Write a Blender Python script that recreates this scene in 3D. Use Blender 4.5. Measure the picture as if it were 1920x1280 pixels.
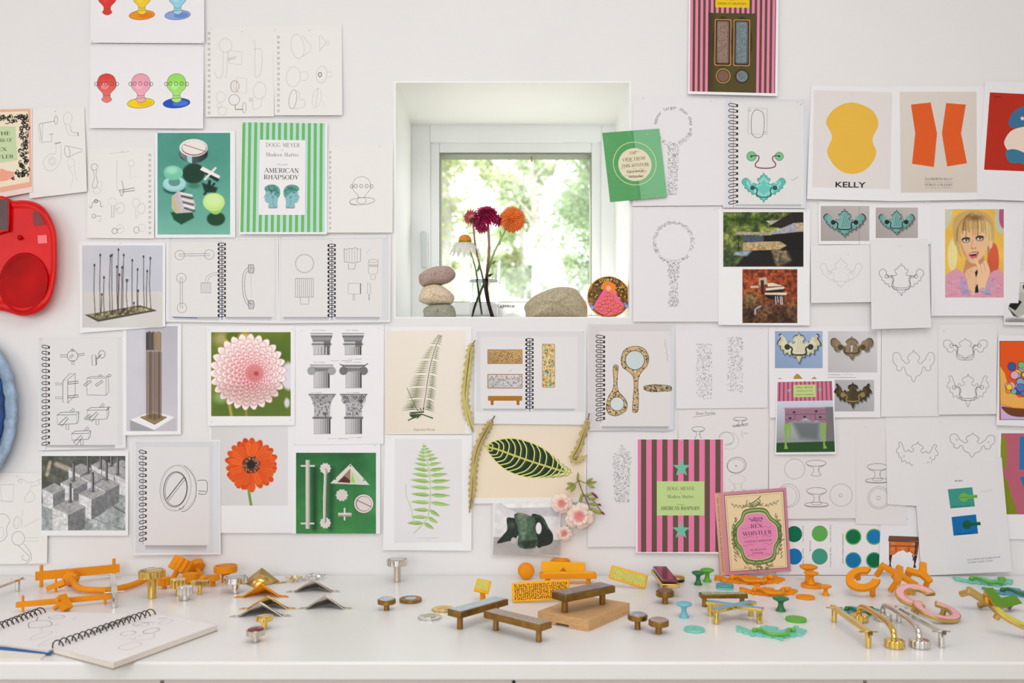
import bpy, math, random
import numpy as np
from mathutils import Vector, Matrix, Euler
for _o in list(bpy.data.objects): bpy.data.objects.remove(_o)
SC = bpy.context.scene; COL = SC.collection
random.seed(7)
PI = math.pi
# ---------------------------------------------------------------- camera
F = 1450.0; CX, CZ, CY = 0.013, 1.3, -1.885; PX0, PY0 = 970.0, 770.0
cam = bpy.data.cameras.new('camera'); camo = bpy.data.objects.new('camera', cam); COL.objects.link(camo)
camo.location = (CX, CY, CZ); camo.rotation_euler = (PI / 2, 0, 0)
cam.sensor_width = 36; cam.lens = 36 * F / 1920
cam.shift_x = -(PX0 - 960) / 1920; cam.shift_y = (PY0 - 640) / 1920
cam.clip_start = 0.05; cam.clip_end = 200
cam.dof.use_dof = True; cam.dof.focus_distance = 1.75; cam.dof.aperture_fstop = 3.4
SC.camera = camo
# ---------------------------------------------------------------- world, sun, exposure
w = bpy.data.worlds.new('sky'); SC.world = w; w.use_nodes = True
nt = w.node_tree; bg = nt.nodes['Background']
tc = nt.nodes.new('ShaderNodeTexCoord'); sp = nt.nodes.new('ShaderNodeSeparateXYZ'); rp = nt.nodes.new('ShaderNodeValToRGB')
nt.links.new(tc.outputs['Generated'], sp.inputs[0]); nt.links.new(sp.outputs['Z'], rp.inputs[0]); nt.links.new(rp.outputs[0], bg.inputs[0])
rp.color_ramp.elements[0].color = (0.99, 0.98, 1.0, 1); rp.color_ramp.elements[1].color = (0.80, 0.91, 1.0, 1)
bg.inputs[1].default_value = 3.0
sun = bpy.data.lights.new('sun', 'SUN'); sun.energy = 10.0; sun.angle = 0.03; sun.color = (1, 0.97, 0.88)
suno = bpy.data.objects.new('sun', sun); COL.objects.link(suno); suno.rotation_euler = Vector((0.6, -0.55, -1.1)).to_track_quat('-Z', 'Y').to_euler()
def area(name, loc, rot, sx, sy, e, c=(1, 1, 1)):
    l = bpy.data.lights.new(name, 'AREA'); l.shape = 'RECTANGLE'; l.size = sx; l.size_y = sy; l.energy = e; l.color = c
    o = bpy.data.objects.new(name, l); COL.objects.link(o); o.location = loc; o.rotation_euler = rot; return o
area('rear_fill', (-0.45, -3.93, 1.75), (PI / 2, 0, 0), 3.0, 1.5, 47, (0.965, 0.985, 1.0))  # added soft area light behind the camera; the wall there has no opening
area('left_fill', (-2.33, -1.75, 1.75), (PI / 2, 0, -PI / 2), 1.5, 1.3, 11.5, (0.965, 0.985, 1.0))  # added area light in front of the solid left wall, lights from the left
area('overhead_fill', (0.3, -1.6, 2.93), (0, 0, 0), 1.8, 1.2, 19, (0.97, 0.985, 1.0))  # added overhead area light under the closed ceiling, brightens the worktop
SC.view_settings.view_transform = 'Standard'; SC.view_settings.look = 'None'
SC.view_settings.exposure = 0.0; SC.view_settings.gamma = 1.0; SC.view_settings.use_curve_mapping = False
SC.cycles.use_denoising = True; SC.cycles.max_bounces = 8; SC.cycles.diffuse_bounces = 5; SC.cycles.transmission_bounces = 8
SC.cycles.caustics_reflective = False; SC.cycles.caustics_refractive = False; SC.cycles.sample_clamp_indirect = 6
# ---------------------------------------------------------------- helpers
DESKZ = 0.9
def lin(c):
    return tuple((x / 255 / 12.92) if x <= 10.31 else ((x / 255 + 0.055) / 1.055) ** 2.4 for x in c[:3])
def wpt(px, py, y=0.0):                       # point of the photo's grid at depth y (wall plane is y=0)
    d = (y - CY) / F
    return Vector((CX + (px - PX0) * d, y, CZ + (PY0 - py) * d))
def dpt(px, py, z=DESKZ):                     # point on the worktop
    d = (CZ - z) * F / (py - PY0)
    return Vector((CX + (px - PX0) * d / F, CY + d, z))
def mpp(py): return (CZ - DESKZ) / (py - PY0)  # metres per pixel at a spot of the worktop
MATS = {}
def mat(name, c, rough=0.5, metal=0.0, noise=0.0, nscale=60, bump=0.0, **kw):
    if name in MATS: return MATS[name]
    m = bpy.data.materials.new(name); m.use_nodes = True; n = m.node_tree; b = n.nodes['Principled BSDF']
    col = lin(c) + (1,)
    b.inputs['Base Color'].default_value = col; b.inputs['Roughness'].default_value = rough; b.inputs['Metallic'].default_value = metal
    for k, v in kw.items(): b.inputs[k.replace('_', ' ')].default_value = v
    if noise or bump:
        t = n.nodes.new('ShaderNodeTexCoord'); x = n.nodes.new('ShaderNodeTexNoise'); x.inputs['Scale'].default_value = nscale; x.inputs['Detail'].default_value = 6
        n.links.new(t.outputs['Object'], x.inputs['Vector'])
        if noise:
            r = n.nodes.new('ShaderNodeValToRGB'); r.color_ramp.elements[0].position = 0.3; r.color_ramp.elements[1].position = 0.72
            r.color_ramp.elements[0].color = tuple(v * (1 - noise) for v in col[:3]) + (1,)
            r.color_ramp.elements[1].color = tuple(min(1, v * (1 + noise)) for v in col[:3]) + (1,)
            n.links.new(x.outputs['Fac'], r.inputs[0]); n.links.new(r.outputs[0], b.inputs['Base Color'])
        if bump:
            u = n.nodes.new('ShaderNodeBump'); u.inputs['Strength'].default_value = bump; u.inputs['Distance'].default_value = 0.001
            n.links.new(x.outputs['Fac'], u.inputs['Height']); n.links.new(u.outputs[0], b.inputs['Normal'])
    MATS[name] = m; return m
def attr_mat(name, rough, coat=0.0, bump=0.0):
    m = mat(name, (200, 200, 200), rough); n = m.node_tree; b = n.nodes['Principled BSDF']
    a = n.nodes.new('ShaderNodeAttribute'); a.attribute_name = 'Col'; n.links.new(a.outputs['Color'], b.inputs['Base Color'])
    b.inputs['Specular IOR Level'].default_value = 0.25; b.inputs['Coat Weight'].default_value = coat
    return m
PRINT = attr_mat('printed_paper', 0.75); GLOSS = attr_mat('glossy_print', 0.5)
ENAM = attr_mat('printed_enamel', 0.12, 0.6)
def link(o, parent=None):
    COL.objects.link(o)
    if parent: o.parent = parent
    return o
def tag(o, label=None, cat=None, group=None, kind=None):
    if label: o['label'] = label
    if cat: o['category'] = cat
    if group: o['group'] = group
    if kind: o['kind'] = kind
    return o
# text outlines: sans from the built-in face, roman caps drawn as strokes
_TC = {}
def sans(s, bold=False):
    k = (s, bold)
    if k not in _TC:
        c = bpy.data.curves.new('t', 'FONT'); c.body = s; c.resolution_u = 2
        if bold: c.offset = 0.02
        o = bpy.data.objects.new('t', c); COL.objects.link(o)
        bpy.context.view_layer.update()
        me = o.evaluated_get(bpy.context.evaluated_depsgraph_get()).to_mesh()
        vs = [(v.co.x, v.co.y) for v in me.vertices]; fs = [tuple(p.vertices) for p in me.polygons]
        bpy.data.objects.remove(o); bpy.data.curves.remove(c)
        _TC[k] = ([(x / 0.72, y / 0.72) for x, y in vs], fs)
    return _TC[k]
# stroke letters: L = straight stroke (T thick, n thin), A = arc cx,cy,rx,ry,a0,a1 ; second item = advance width
SER = {'A': ('n0,0 .38,1;T.38,1 .76,0;n.14,.35 .62,.35', .8), 'B': ('T.13,0 .13,1;n.1,1 .35,1;n.1,0 .38,0;n.1,.53 .38,.53;A.34,.765 .24,.235 -90 90;A.37,.265 .27,.265 -90 90', .68),
 'C': ('A.4,.5 .38,.5 45 315;n.67,.98 .67,.75', .76), 'D': ('T.13,0 .13,1;n.1,1 .35,1;n.1,0 .35,0;A.34,.5 .42,.5 -90 90', .82),
 'E': ('T.13,0 .13,1;n.1,1 .58,1;n.1,0 .6,0;n.1,.52 .44,.52;n.58,1 .58,.8;n.6,0 .6,.22;n.44,.62 .44,.42', .66), 'F': ('T.13,0 .13,1;n.1,1 .58,1;n.1,.52 .44,.52;n.58,1 .58,.8;n.44,.62 .44,.42', .62),
 'G': ('A.4,.5 .38,.5 45 320;n.67,.98 .67,.75;T.68,.05 .68,.42', .8), 'H': ('T.13,0 .13,1;T.67,0 .67,1;n.13,.52 .67,.52', .8), 'I': ('T.13,0 .13,1', .28),
 'K': ('T.13,0 .13,1;n.15,.4 .62,1;T.3,.58 .7,0', .75), 'L': ('T.13,0 .13,1;n.1,0 .58,0;n.58,0 .58,.25', .62), 'M': ('n.1,0 .14,1;T.14,1 .48,.05;n.48,.05 .82,1;T.84,1 .86,0', 1.0),
 'N': ('n.12,0 .12,1;T.12,1 .68,0;n.68,0 .68,1', .8), 'O': ('A.4,.5 .38,.5 0 360', .8), 'P': ('T.13,0 .13,1;n.1,1 .36,1;n.1,.48 .36,.48;A.34,.74 .26,.26 -90 90', .66),
 'R': ('T.13,0 .13,1;n.1,1 .36,1;n.1,.5 .36,.5;A.34,.75 .25,.25 -90 90;T.36,.5 .68,0', .74), 'S': ('A.3,.75 .24,.25 30 190;T.1,.7 .5,.32;A.3,.26 .26,.26 -160 30', .6),
 'T': ('T.35,0 .35,1;n.02,1 .68,1;n.02,1 .02,.8;n.68,1 .68,.8', .7), 'U': ('T.13,1 .13,.3;A.4,.3 .27,.3 180 360;n.67,.3 .67,1', .78), 'V': ('T.0,1 .36,0;n.36,0 .72,1', .74),
 'W': ('T0,1 .28,0;n.28,0 .52,.95;T.5,1 .76,0;n.76,0 1.02,1', 1.04), 'X': ('T.04,1 .66,0;n.64,1 .04,0', .7), 'Y': ('T.02,1 .35,.45;n.35,.45 .68,1;T.35,.48 .35,0', .7),
 'd': ('A.27,.3 .24,.3 0 360;T.5,0 .5,1', .6), 'e': ('A.27,.3 .24,.3 0 320;n.06,.34 .5,.34', .55), 'n': ('T.12,0 .12,.6;A.28,.38 .17,.2 0 150;T.45,0 .45,.4', .58), 'o': ('A.27,.3 .24,.3 0 360', .55),
 'r': ('T.12,0 .12,.6;A.26,.42 .14,.16 40 160', .42), 'a': ('A.24,.18 .2,.18 0 360;T.43,0 .43,.42;A.25,.42 .18,.17 10 160', .52), 't': ('T.16,.06 .16,.85;n.02,.6 .34,.6;A.26,.1 .1,.1 180 300', .38), 's': ('A.2,.45 .15,.15 30 200;A.22,.15 .17,.15 -160 40', .42),
 '+': ('n.0,.45 .7,.45;n.35,.1 .35,.8', .7), ' ': ('', .35), '.': ('T.08,0 .08,.1', .2), 'h': ('T.12,0 .12,1;A.28,.38 .17,.2 0 150;T.45,0 .45,.4', .58), 'i': ('T.12,0 .12,.58;T.12,.78 .12,.88', .25), 'l': ('T.12,0 .12,1', .25), 'u': ('T.12,.6 .12,.2;A.28,.2 .17,.2 180 340;T.45,0 .45,.6', .58), 'c': ('A.26,.3 .22,.3 45 315', .5),
 'f': ('T.14,0 .14,.85;n.0,.6 .3,.6;A.24,.85 .1,.13 60 180', .32), 'g': ('A.25,.34 .2,.24 0 360;T.46,.55 .46,-.1;A.3,-.1 .17,.16 200 340', .55), 'w': ('T0,.6 .17,0;n.17,0 .33,.55;T.33,.6 .5,0;n.5,0 .66,.6', .7)}
def roman(s, wt=1.0):
    V = []; Q = []; x0 = 0
    def seg(a, b, wa, wb):
        d = Vector((b[0] - a[0], b[1] - a[1])); L = d.length or 1e-6; n = Vector((-d.y / L, d.x / L))
        i = len(V); V.extend([(a[0] + n.x * wa, a[1] + n.y * wa), (a[0] - n.x * wa, a[1] - n.y * wa), (b[0] - n.x * wb, b[1] - n.y * wb), (b[0] + n.x * wb, b[1] + n.y * wb)]); Q.append((i, i + 1, i + 2, i + 3))
    for ch in s:
        d, adv = SER.get(ch, ('', .5))
        for st in [q for q in d.split(';') if q]:
            k = st[0]; nums = [float(z) for z in st[1:].replace(',', ' ').split()]
            if k == 'A':
                cx, cy, rx, ry, a0, a1 = nums; n = 14; pp = []
                for i in range(n + 1):
                    a = math.radians(a0 + (a1 - a0) * i / n); pp.append((x0 + cx + rx * math.cos(a), cy + ry * math.sin(a), (0.022 + 0.05 * abs(math.cos(a)) ** 1.5) * wt))
                for p, q in zip(pp, pp[1:]): seg(p, q, p[2], q[2])
            else:
                wd = (0.065 if k == 'T' else 0.024) * wt
                a, b = (x0 + nums[0], nums[1]), (x0 + nums[2], nums[3]); seg(a, b, wd, wd)
                if abs(a[1] - b[1]) > 0.5:
                    for e in (a, b):
                        if e[1] in (0.0, 1.0): seg((e[0] - .14, e[1] + (.015 if e[1] == 0 else -.015)), (e[0] + .14, e[1] + (.015 if e[1] == 0 else -.015)), .022 * wt, .022 * wt)
        x0 += adv + 0.12
    return V, Q
def crom(pts, n=6, closed=False):
    P = [Vector(p) for p in pts]; out = []
    N = len(P)
    if N < 3: return [tuple(p) for p in P]
    rng = range(N) if closed else range(N - 1)
    for i in rng:
        p0 = P[(i - 1) % N] if closed or i > 0 else P[0]; p1 = P[i]; p2 = P[(i + 1) % N]; p3 = P[(i + 2) % N] if closed or i + 2 < N else P[-1]
        for k in range(n):
            t = k / n
            out.append(tuple(0.5 * (2 * p1 + (p2 - p0) * t + (2 * p0 - 5 * p1 + 4 * p2 - p3) * t * t + (3 * p1 - p0 - 3 * p2 + p3) * t ** 3)))
    if not closed: out.append(tuple(P[-1]))
    return out
def rrect(x0, y0, x1, y1, r):
    o = []
    for cx, cy, a in ((x1 - r, y1 - r, 0), (x0 + r, y1 - r, 90), (x0 + r, y0 + r, 180), (x1 - r, y0 + r, 270)): o += [(cx + r * math.cos(math.radians(a + k * 30)), cy + r * math.sin(math.radians(a + k * 30))) for k in range(4)]
    return o
def earc(cx, cy, rx, ry, a0=0, a1=360, n=28, rot=0):
    r = math.radians(rot); o = []
    for i in range(n + (0 if a1 - a0 == 360 else 1)):
        a = math.radians(a0 + (a1 - a0) * i / n); x, y = rx * math.cos(a), ry * math.sin(a)
        o.append((cx + x * math.cos(r) - y * math.sin(r), cy + x * math.sin(r) + y * math.cos(r)))
    return o
def smooth_angle(me, deg=32):
    me.polygons.foreach_set('use_smooth', [True] * len(me.polygons))
    try: me.set_sharp_from_angle(angle=math.radians(deg))
    except Exception: pass
# ---------------------------------------------------------------- raster canvas: colours for the vertices of a fine grid
def vnoise(U, V, sc, seed=0):
    u, v = U / sc + seed * 17.3, V / sc + seed * 9.1
    iu, iv = np.floor(u), np.floor(v); fu, fv = u - iu, v - iv; fu = fu * fu * (3 - 2 * fu); fv = fv * fv * (3 - 2 * fv)
    h = lambda a, b: np.modf(np.abs(np.sin(a * 127.1 + b * 311.7 + seed) * 43758.5453))[0]
    return (h(iu, iv) * (1 - fu) + h(iu + 1, iv) * fu) * (1 - fv) + (h(iu, iv + 1) * (1 - fu) + h(iu + 1, iv + 1) * fu) * fv
def fbm(U, V, sc, seed=0, o=3):
    r = 0; a = 0.5; t = 0
    for i in range(o): r = r + a * vnoise(U, V, sc / 2 ** i, seed + i); t += a; a *= 0.55
    return r / t
class Canvas:
    def __init__(s, x0, y0, x1, y1, col, step=1.0):
        s.x0, s.y0, s.x1, s.y1 = x0, y0, x1, y1; s.nx = int((x1 - x0) / step) + 1; s.ny = int((y1 - y0) / step) + 1
        s.U, s.V = np.meshgrid(np.linspace(x0, x1, s.nx), np.linspace(y0, y1, s.ny)); s.A = np.zeros(s.U.shape + (3,)) + np.array(col, float)
    def blend(s, m, col):
        c = col if isinstance(col, np.ndarray) and col.ndim == 3 else np.array(col, float)
        s.A = s.A * (1 - m[..., None]) + c * m[..., None]
    def pmask(s, pts, soft=0.7):
        U, V = s.U, s.V; ins = np.zeros(U.shape, bool); dm = np.full(U.shape, 1e9); n = len(pts)
        for i in range(n):
            x1, y1 = pts[i][:2]; x2, y2 = pts[(i + 1) % n][:2]
            if y1 != y2: ins ^= ((y1 > V) != (y2 > V)) & (U < (x2 - x1) * (V - y1) / (y2 - y1) + x1)
            L = (x2 - x1) ** 2 + (y2 - y1) ** 2 + 1e-9; t = np.clip(((U - x1) * (x2 - x1) + (V - y1) * (y2 - y1)) / L, 0, 1)
            dm = np.minimum(dm, (U - x1 - t * (x2 - x1)) ** 2 + (V - y1 - t * (y2 - y1)) ** 2)
        d = np.sqrt(dm) * np.where(ins, 1, -1); return np.clip(0.5 + d / soft, 0, 1)
    def poly(s, pts, col, soft=0.8, a=1, sm=False):
        if sm: pts = crom(pts, 5, True)
        s.blend(s.pmask(pts, soft) * a, col)
    def ell(s, cx, cy, rx, ry, col, soft=0.8, a=1, rot=0):
        r = math.radians(rot); x = (s.U - cx) * math.cos(r) + (s.V - cy) * math.sin(r); y = -(s.U - cx) * math.sin(r) + (s.V - cy) * math.cos(r)
        d = np.sqrt((x / rx) ** 2 + (y / ry) ** 2); s.blend(np.clip(0.5 + (1 - d) * min(rx, ry) / soft, 0, 1) * a, col)
    def line(s, pts, w, col, soft=0.8, a=1, sm=False):
        if sm: pts = crom(pts, 5)
        dm = np.full(s.U.shape, 1e9)
        for (x1, y1), (x2, y2) in zip(pts, pts[1:]):
            L = (x2 - x1) ** 2 + (y2 - y1) ** 2 + 1e-9; t = np.clip(((s.U - x1) * (x2 - x1) + (s.V - y1) * (y2 - y1)) / L, 0, 1)
            dm = np.minimum(dm, (s.U - x1 - t * (x2 - x1)) ** 2 + (s.V - y1 - t * (y2 - y1)) ** 2)
        s.blend(np.clip(0.5 + (w / 2 - np.sqrt(dm)) / soft, 0, 1) * a, col)
    def vgrad(s, pts, c0, c1, horiz=False, soft=0.8):
        xs = [p[0] for p in pts]; ys = [p[1] for p in pts]
        t = np.clip((s.U - min(xs)) / (max(xs) - min(xs)), 0, 1) if horiz else np.clip((s.V - min(ys)) / (max(ys) - min(ys)), 0, 1)
        s.blend(s.pmask(pts, soft), np.array(c0, float) * (1 - t[..., None]) + np.array(c1, float) * t[..., None])
    def mottle(s, sc, amt, seed=0, m=None):
        n = (fbm(s.U, s.V, sc, seed) - 0.5) * 2 * amt; n = n if m is None else n * m
        s.A = np.clip(s.A * (1 + n[..., None]), 0, 255)
# ---------------------------------------------------------------- sheet of paper with its print
EPS = 9e-6
class Sheet:
    def __init__(s, name, label, cat, quad, base=1.0, lift=2.0, col=(240, 238, 236), group=None, box=None, thick=0.3, lead=None, material=None):
        if len(quad) == 4 and not isinstance(quad[0], (tuple, list)): x0, y0, x1, y1 = quad; quad = [(x0, y0), (x1, y0), (x1, y1), (x0, y1)]
        s.q = quad; s.box = box; s.base = base * 0.001; s.lift = lift * 0.001; s.mat = material or PRINT
        s.y0 = min(p[1] for p in quad); s.y1 = max(p[1] for p in quad); s.name = name; s.lay = 0; s.root = None
        s.meta = (label, cat, group); s.V = []; s.Fc = []; s.C = []
        s.x0 = min(p[0] for p in quad)
        # slab: front face towards the room, back, rim
        t = thick * 0.001
        b = [s.W(px, py, 0, raw=True) for px, py in quad]; bk = [v + Vector((0, t, 0)) for v in b]
        s.V += [tuple(v) for v in b + bk]; s.C += [lin(col)] * 8
        s.Fc += [(0, 1, 2, 3), (7, 6, 5, 4), (0, 4, 5, 1), (1, 5, 6, 2), (2, 6, 7, 3), (3, 7, 4, 0)]
        s.up()
    def W(s, u, v, lay=None, raw=False):
        if s.box and not raw:
            x0, y0, x1, y1 = s.box; a = (u - x0) / (x1 - x0); b = (v - y0) / (y1 - y0); q = s.q
            u = (q[0][0] * (1 - a) + q[1][0] * a) * (1 - b) + (q[3][0] * (1 - a) + q[2][0] * a) * b
            v = (q[0][1] * (1 - a) + q[1][1] * a) * (1 - b) + (q[3][1] * (1 - a) + q[2][1] * a) * b
        tv = (v - s.y0) / (s.y1 - s.y0)
        D = 1 / ((1 - tv) / (-CY - s.base) + tv / (-CY - s.base - s.lift)) - (s.lay if lay is None else lay) * EPS
        k = D / F; d = -CY - D
        return Vector((CX + (u - PX0) * k, -d, CZ + (PY0 - v) * k))
    def up(s): s.lay += 1; return s
    def poly(s, pts, col, sm=0):
        if sm: pts = crom(pts, sm, True)
        i = len(s.V); s.V += [tuple(s.W(p[0], p[1])) for p in pts]; s.Fc.append(tuple(range(i, i + len(pts))))
        if isinstance(col[0], (tuple, list)): s.C += [lin(c) for c in col]
        else: s.C += [lin(col)] * len(pts)
        s.up()
    def rect(s, x0, y0, x1, y1, col): s.poly([(x0, y0), (x1, y0), (x1, y1), (x0, y1)], col)
    def ell(s, cx, cy, rx, ry, col, rot=0, n=32): s.poly(earc(cx, cy, rx, ry, 0, 360, n, rot), col)
    def line(s, pts, w=0.8, col=(110, 108, 108), sm=0, closed=False, up=False):
        if sm: pts = crom(pts, sm, closed)
        pts = [tuple(p[:2]) for p in pts]
        if closed: pts = pts + [pts[0]]
        L = len(pts); c = lin(col); vs = []
        for i in range(L):
            a = pts[max(i - 1, 0)] if not (closed and i == 0) else pts[-2]; b = pts[min(i + 1, L - 1)] if not (closed and i == L - 1) else pts[1]
            dx, dy = b[0] - a[0], b[1] - a[1]; l = math.hypot(dx, dy) or 1; nx, ny = -dy / l * w / 2, dx / l * w / 2
            vs += [(pts[i][0] + nx, pts[i][1] + ny), (pts[i][0] - nx, pts[i][1] - ny)]
        k = len(s.V); s.V += [tuple(s.W(x, y)) for x, y in vs]; s.C += [c] * len(vs)
        s.Fc += [(k + 2 * i, k + 2 * i + 1, k + 2 * i + 3, k + 2 * i + 2) for i in range(L - 1)]
        if up: s.up()
    def circ(s, cx, cy, rx, ry=None, w=0.8, col=(110, 108, 108), rot=0, a0=0, a1=360):
        s.line(earc(cx, cy, rx, ry or rx, a0, a1, 26, rot), w, col, closed=(a1 - a0 == 360))
    def text(s, t, cx, cy, h, wd=None, col=(40, 38, 38), font='roman', ang=0, wt=1.0, slant=0, left=False):
        V, Q = roman(t, wt) if font == 'roman' else sans(t, wt > 1)
        if not V: return
        xs = [v[0] for v in V]; x0, x1 = min(xs), max(xs); sx = h if wd is None else wd / (x1 - x0)
        a = math.radians(ang); ca, sa = math.cos(a), math.sin(a); k = len(s.V); c = lin(col)
        for x, y in V:
            X = (x - (x0 if left else (x0 + x1) / 2)) * sx + slant * y * h; Y = -(y - 0.5) * h
            s.V.append(tuple(s.W(cx + X * ca - Y * sa, cy + X * sa + Y * ca)))
        s.C += [c] * len(V); s.Fc += [tuple(i + k for i in q) for q in Q]
        s.up()
    def cv(s, c):
        k = len(s.V); P = [tuple(s.W(a, b)) for a, b in zip(c.U.ravel(), c.V.ravel())]
        s.V += P; A = np.clip(c.A.reshape(-1, 3), 0, 255) / 255; A = np.where(A <= 0.04045, A / 12.92, ((A + 0.055) / 1.055) ** 2.4); s.C += A.tolist()
        for j in range(c.ny - 1):
            r = k + j * c.nx; s.Fc += [(r + i, r + i + 1, r + i + 1 + c.nx, r + i + c.nx) for i in range(c.nx - 1)]
        s.up()
    def dots(s, pts, r, col):
        for x, y in pts:
            k = len(s.V); s.V += [tuple(s.W(x + r * a, y + r * b)) for a, b in ((-1, -.6), (0.6, -1), (1, .6), (-.5, 1))]; s.C += [lin(col)] * 4; s.Fc.append((k, k + 1, k + 2, k + 3))
    def flush(s, name, parent=None):
        me = bpy.data.meshes.new(name); me.from_pydata(s.V, [], s.Fc)
        at = me.color_attributes.new('Col', 'FLOAT_COLOR', 'POINT')
        at.data.foreach_set('color', np.concatenate([np.array(s.C, float).reshape(-1, 3), np.ones((len(s.C), 1))], 1).ravel())
        me.materials.append(s.mat); me.update(); o = bpy.data.objects.new(name, me); link(o, parent); s.V, s.Fc, s.C = [], [], []
        return o
    def part(s, name, label=None, material=None):     # what was drawn so far closes; the next strokes form the part
        s.close(); s.pn = name; s.pl = label; s.keep = s.mat; s.mat = material or s.mat
    def close(s):
        if not s.V: return
        if s.root is None: s.root = s.flush(s.name); tag(s.root, s.meta[0], s.meta[1], s.meta[2])
        else:
            o = s.flush(s.pn, s.root); s.mat = s.keep
            if s.pl: o['label'] = s.pl
    def done(s, pins=(), pl=None):
        s.close()
        for px, py in pins: PINS.append((s.W(px, py, raw=True), pl))
        return s.root
PINS = []
# ---------------------------------------------------------------- solid things: mesh builder in local units
class MB:
    def __init__(s, k=0.001): s.k = k; s.v = []; s.f = []; s.M = Matrix.Identity(4)
    def at(s, x=0, y=0, z=0, rx=0, ry=0, rz=0):
        s.M = Matrix.Translation((x, y, z)) @ Euler([math.radians(a) for a in (rx, ry, rz)]).to_matrix().to_4x4(); return s
    def add(s, V, Fc):
        i = len(s.v); s.v += [tuple((s.M @ Vector(p)) * s.k) for p in V]; s.f += [tuple(a + i for a in f) for f in Fc]; return s
    def box(s, sx, sy, sz, c=(0, 0, 0)):
        x, y, z = sx / 2, sy / 2, sz / 2; V = [(c[0] + a * x, c[1] + b * y, c[2] + d * z) for d in (-1, 1) for a, b in ((-1, -1), (1, -1), (1, 1), (-1, 1))]
        return s.add(V, [(3, 2, 1, 0), (4, 5, 6, 7), (0, 1, 5, 4), (1, 2, 6, 5), (2, 3, 7, 6), (3, 0, 4, 7)])
    def prism(s, pts, z0, z1, top=1.0):
        if sum(a[0] * b[1] - b[0] * a[1] for a, b in zip(pts, pts[1:] + pts[:1])) < 0: pts = pts[::-1]
        n = len(pts); cx = sum(p[0] for p in pts) / n; cy = sum(p[1] for p in pts) / n
        V = [(x, y, z0) for x, y in pts] + [(cx + (x - cx) * top, cy + (y - cy) * top, z1) for x, y in pts]
        return s.add(V, [tuple(range(n))[::-1], tuple(range(n, 2 * n))] + [(i, (i + 1) % n, n + (i + 1) % n, n + i) for i in range(n)])
    def lathe(s, prof, n=36, fl=0, fa=0.0, sy=1.0):
        V = []; Fc = []; m = len(prof)
        for r, z in prof:
            for i in range(n):
                a = 2 * PI * i / n; q = r * (1 + (fa * (abs(math.cos(fl * a / 2)) - 0.64) if fl else 0)); V.append((q * math.cos(a), q * math.sin(a) * sy, z))
        for j in range(m - 1):
            for i in range(n): Fc.append((j * n + i, j * n + (i + 1) % n, (j + 1) * n + (i + 1) % n, (j + 1) * n + i))
        if prof[0][0] > 1e-4: Fc.append(tuple(range(n))[::-1])
        if prof[-1][0] > 1e-4: Fc.append(tuple((m - 1) * n + i for i in range(n)))
        return s.add(V, Fc)
    def cyl(s, r, z0, z1, n=28, b=0.0, **k):
        b = b or 0.08 * min(r, abs(z1 - z0)); return s.lathe([(r - b, z0), (r, z0 + b), (r, z1 - b), (r - b, z1)], n, **k)
    def tube(s, path, r, n=12, caps=True):
        P = [Vector(p) for p in path]; V = []; Fc = []; up = Vector((0.13, 0.21, 1)).normalized(); N = len(P)
        for i, p in enumerate(P):
            t = (P[min(i + 1, N - 1)] - P[max(i - 1, 0)]).normalized(); a = t.cross(up)
            if a.length < 0.05: a = t.cross(Vector((1, 0, 0)))
            a.normalize(); b = a.cross(t).normalized(); q = r[i] if isinstance(r, (list, tuple)) else r
            V += [tuple(p + (a * math.cos(2 * PI * k / n) + b * math.sin(2 * PI * k / n)) * q) for k in range(n)]
        for i in range(N - 1): Fc += [(i * n + k, i * n + (k + 1) % n, (i + 1) * n + (k + 1) % n, (i + 1) * n + k) for k in range(n)]
        if caps: Fc += [tuple(range(n))[::-1], tuple((N - 1) * n + k for k in range(n))]
        return s.add(V, Fc)
    def build(s, name, m, parent=None, bev=0.0, deg=32, sub=0):
        me = bpy.data.meshes.new(name); me.from_pydata(s.v, [], s.f); me.update()
        smooth_angle(me, deg); me.materials.append(m)
        o = bpy.data.objects.new(name, me); link(o, parent)
        if bev:
            b = o.modifiers.new('bevel', 'BEVEL'); b.width = bev * s.k; b.segments = 2; b.limit_method = 'ANGLE'; b.angle_limit = math.radians(40)
        if sub: u = o.modifiers.new('subdivision', 'SUBSURF'); u.levels = u.render_levels = sub
        return o
def root(name, label, cat, loc, group=None, rot=(0, 0, 0)):
    o = bpy.data.objects.new(name, None); link(o); o.location = loc; o.rotation_euler = [math.radians(a) for a in rot]; o.empty_display_size = 0.02
    return tag(o, label, cat, group)
def kids(o):
    r = [o]
    for c in o.children: r += kids(c)
    return r
def drop(o, z=DESKZ):                         # rest the thing on the surface below it
    bpy.context.view_layer.update(); lo = 1e9
    for c in kids(o):
        if c.type == 'MESH': 
            for v in c.data.vertices: lo = min(lo, (c.matrix_world @ v.co).z)
    o.location.z += z + 0.0002 - lo
    return o
def struct(o): o['kind'] = 'structure'; return o
# ================================================================ the room
WALL = mat('white_wall_paint', (233, 231, 230), 0.85, noise=0.012, nscale=3, bump=0.03)
LINER = mat('white_gloss_reveal', (240, 241, 238), 0.5)
PVC = mat('white_window_plastic', (236, 239, 238), 0.35)
XL, XR, ZT, ZB = -2.4, 2.6, 3.0, 0.0
nx0, nx1 = wpt(739, 0).x, wpt(1183, 0).x; nz0, nz1 = wpt(0, 597).z, wpt(0, 152).z; ND = 0.289
def wallhole(name, m):
    b = MB(1.0)
    for (x0, x1, z0, z1) in ((XL, nx0, ZB, ZT), (nx1, XR, ZB, ZT), (nx0, nx1, nz1, ZT), (nx0, nx1, ZB, nz0)):
        b.box(x1 - x0, ND + 0.12, z1 - z0, ((x0 + x1) / 2, (ND + 0.12) / 2, (z0 + z1) / 2))
    return struct(b.build(name, m))
wallhole('wall_back', WALL)
b = MB(1.0); t = 0.004
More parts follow.
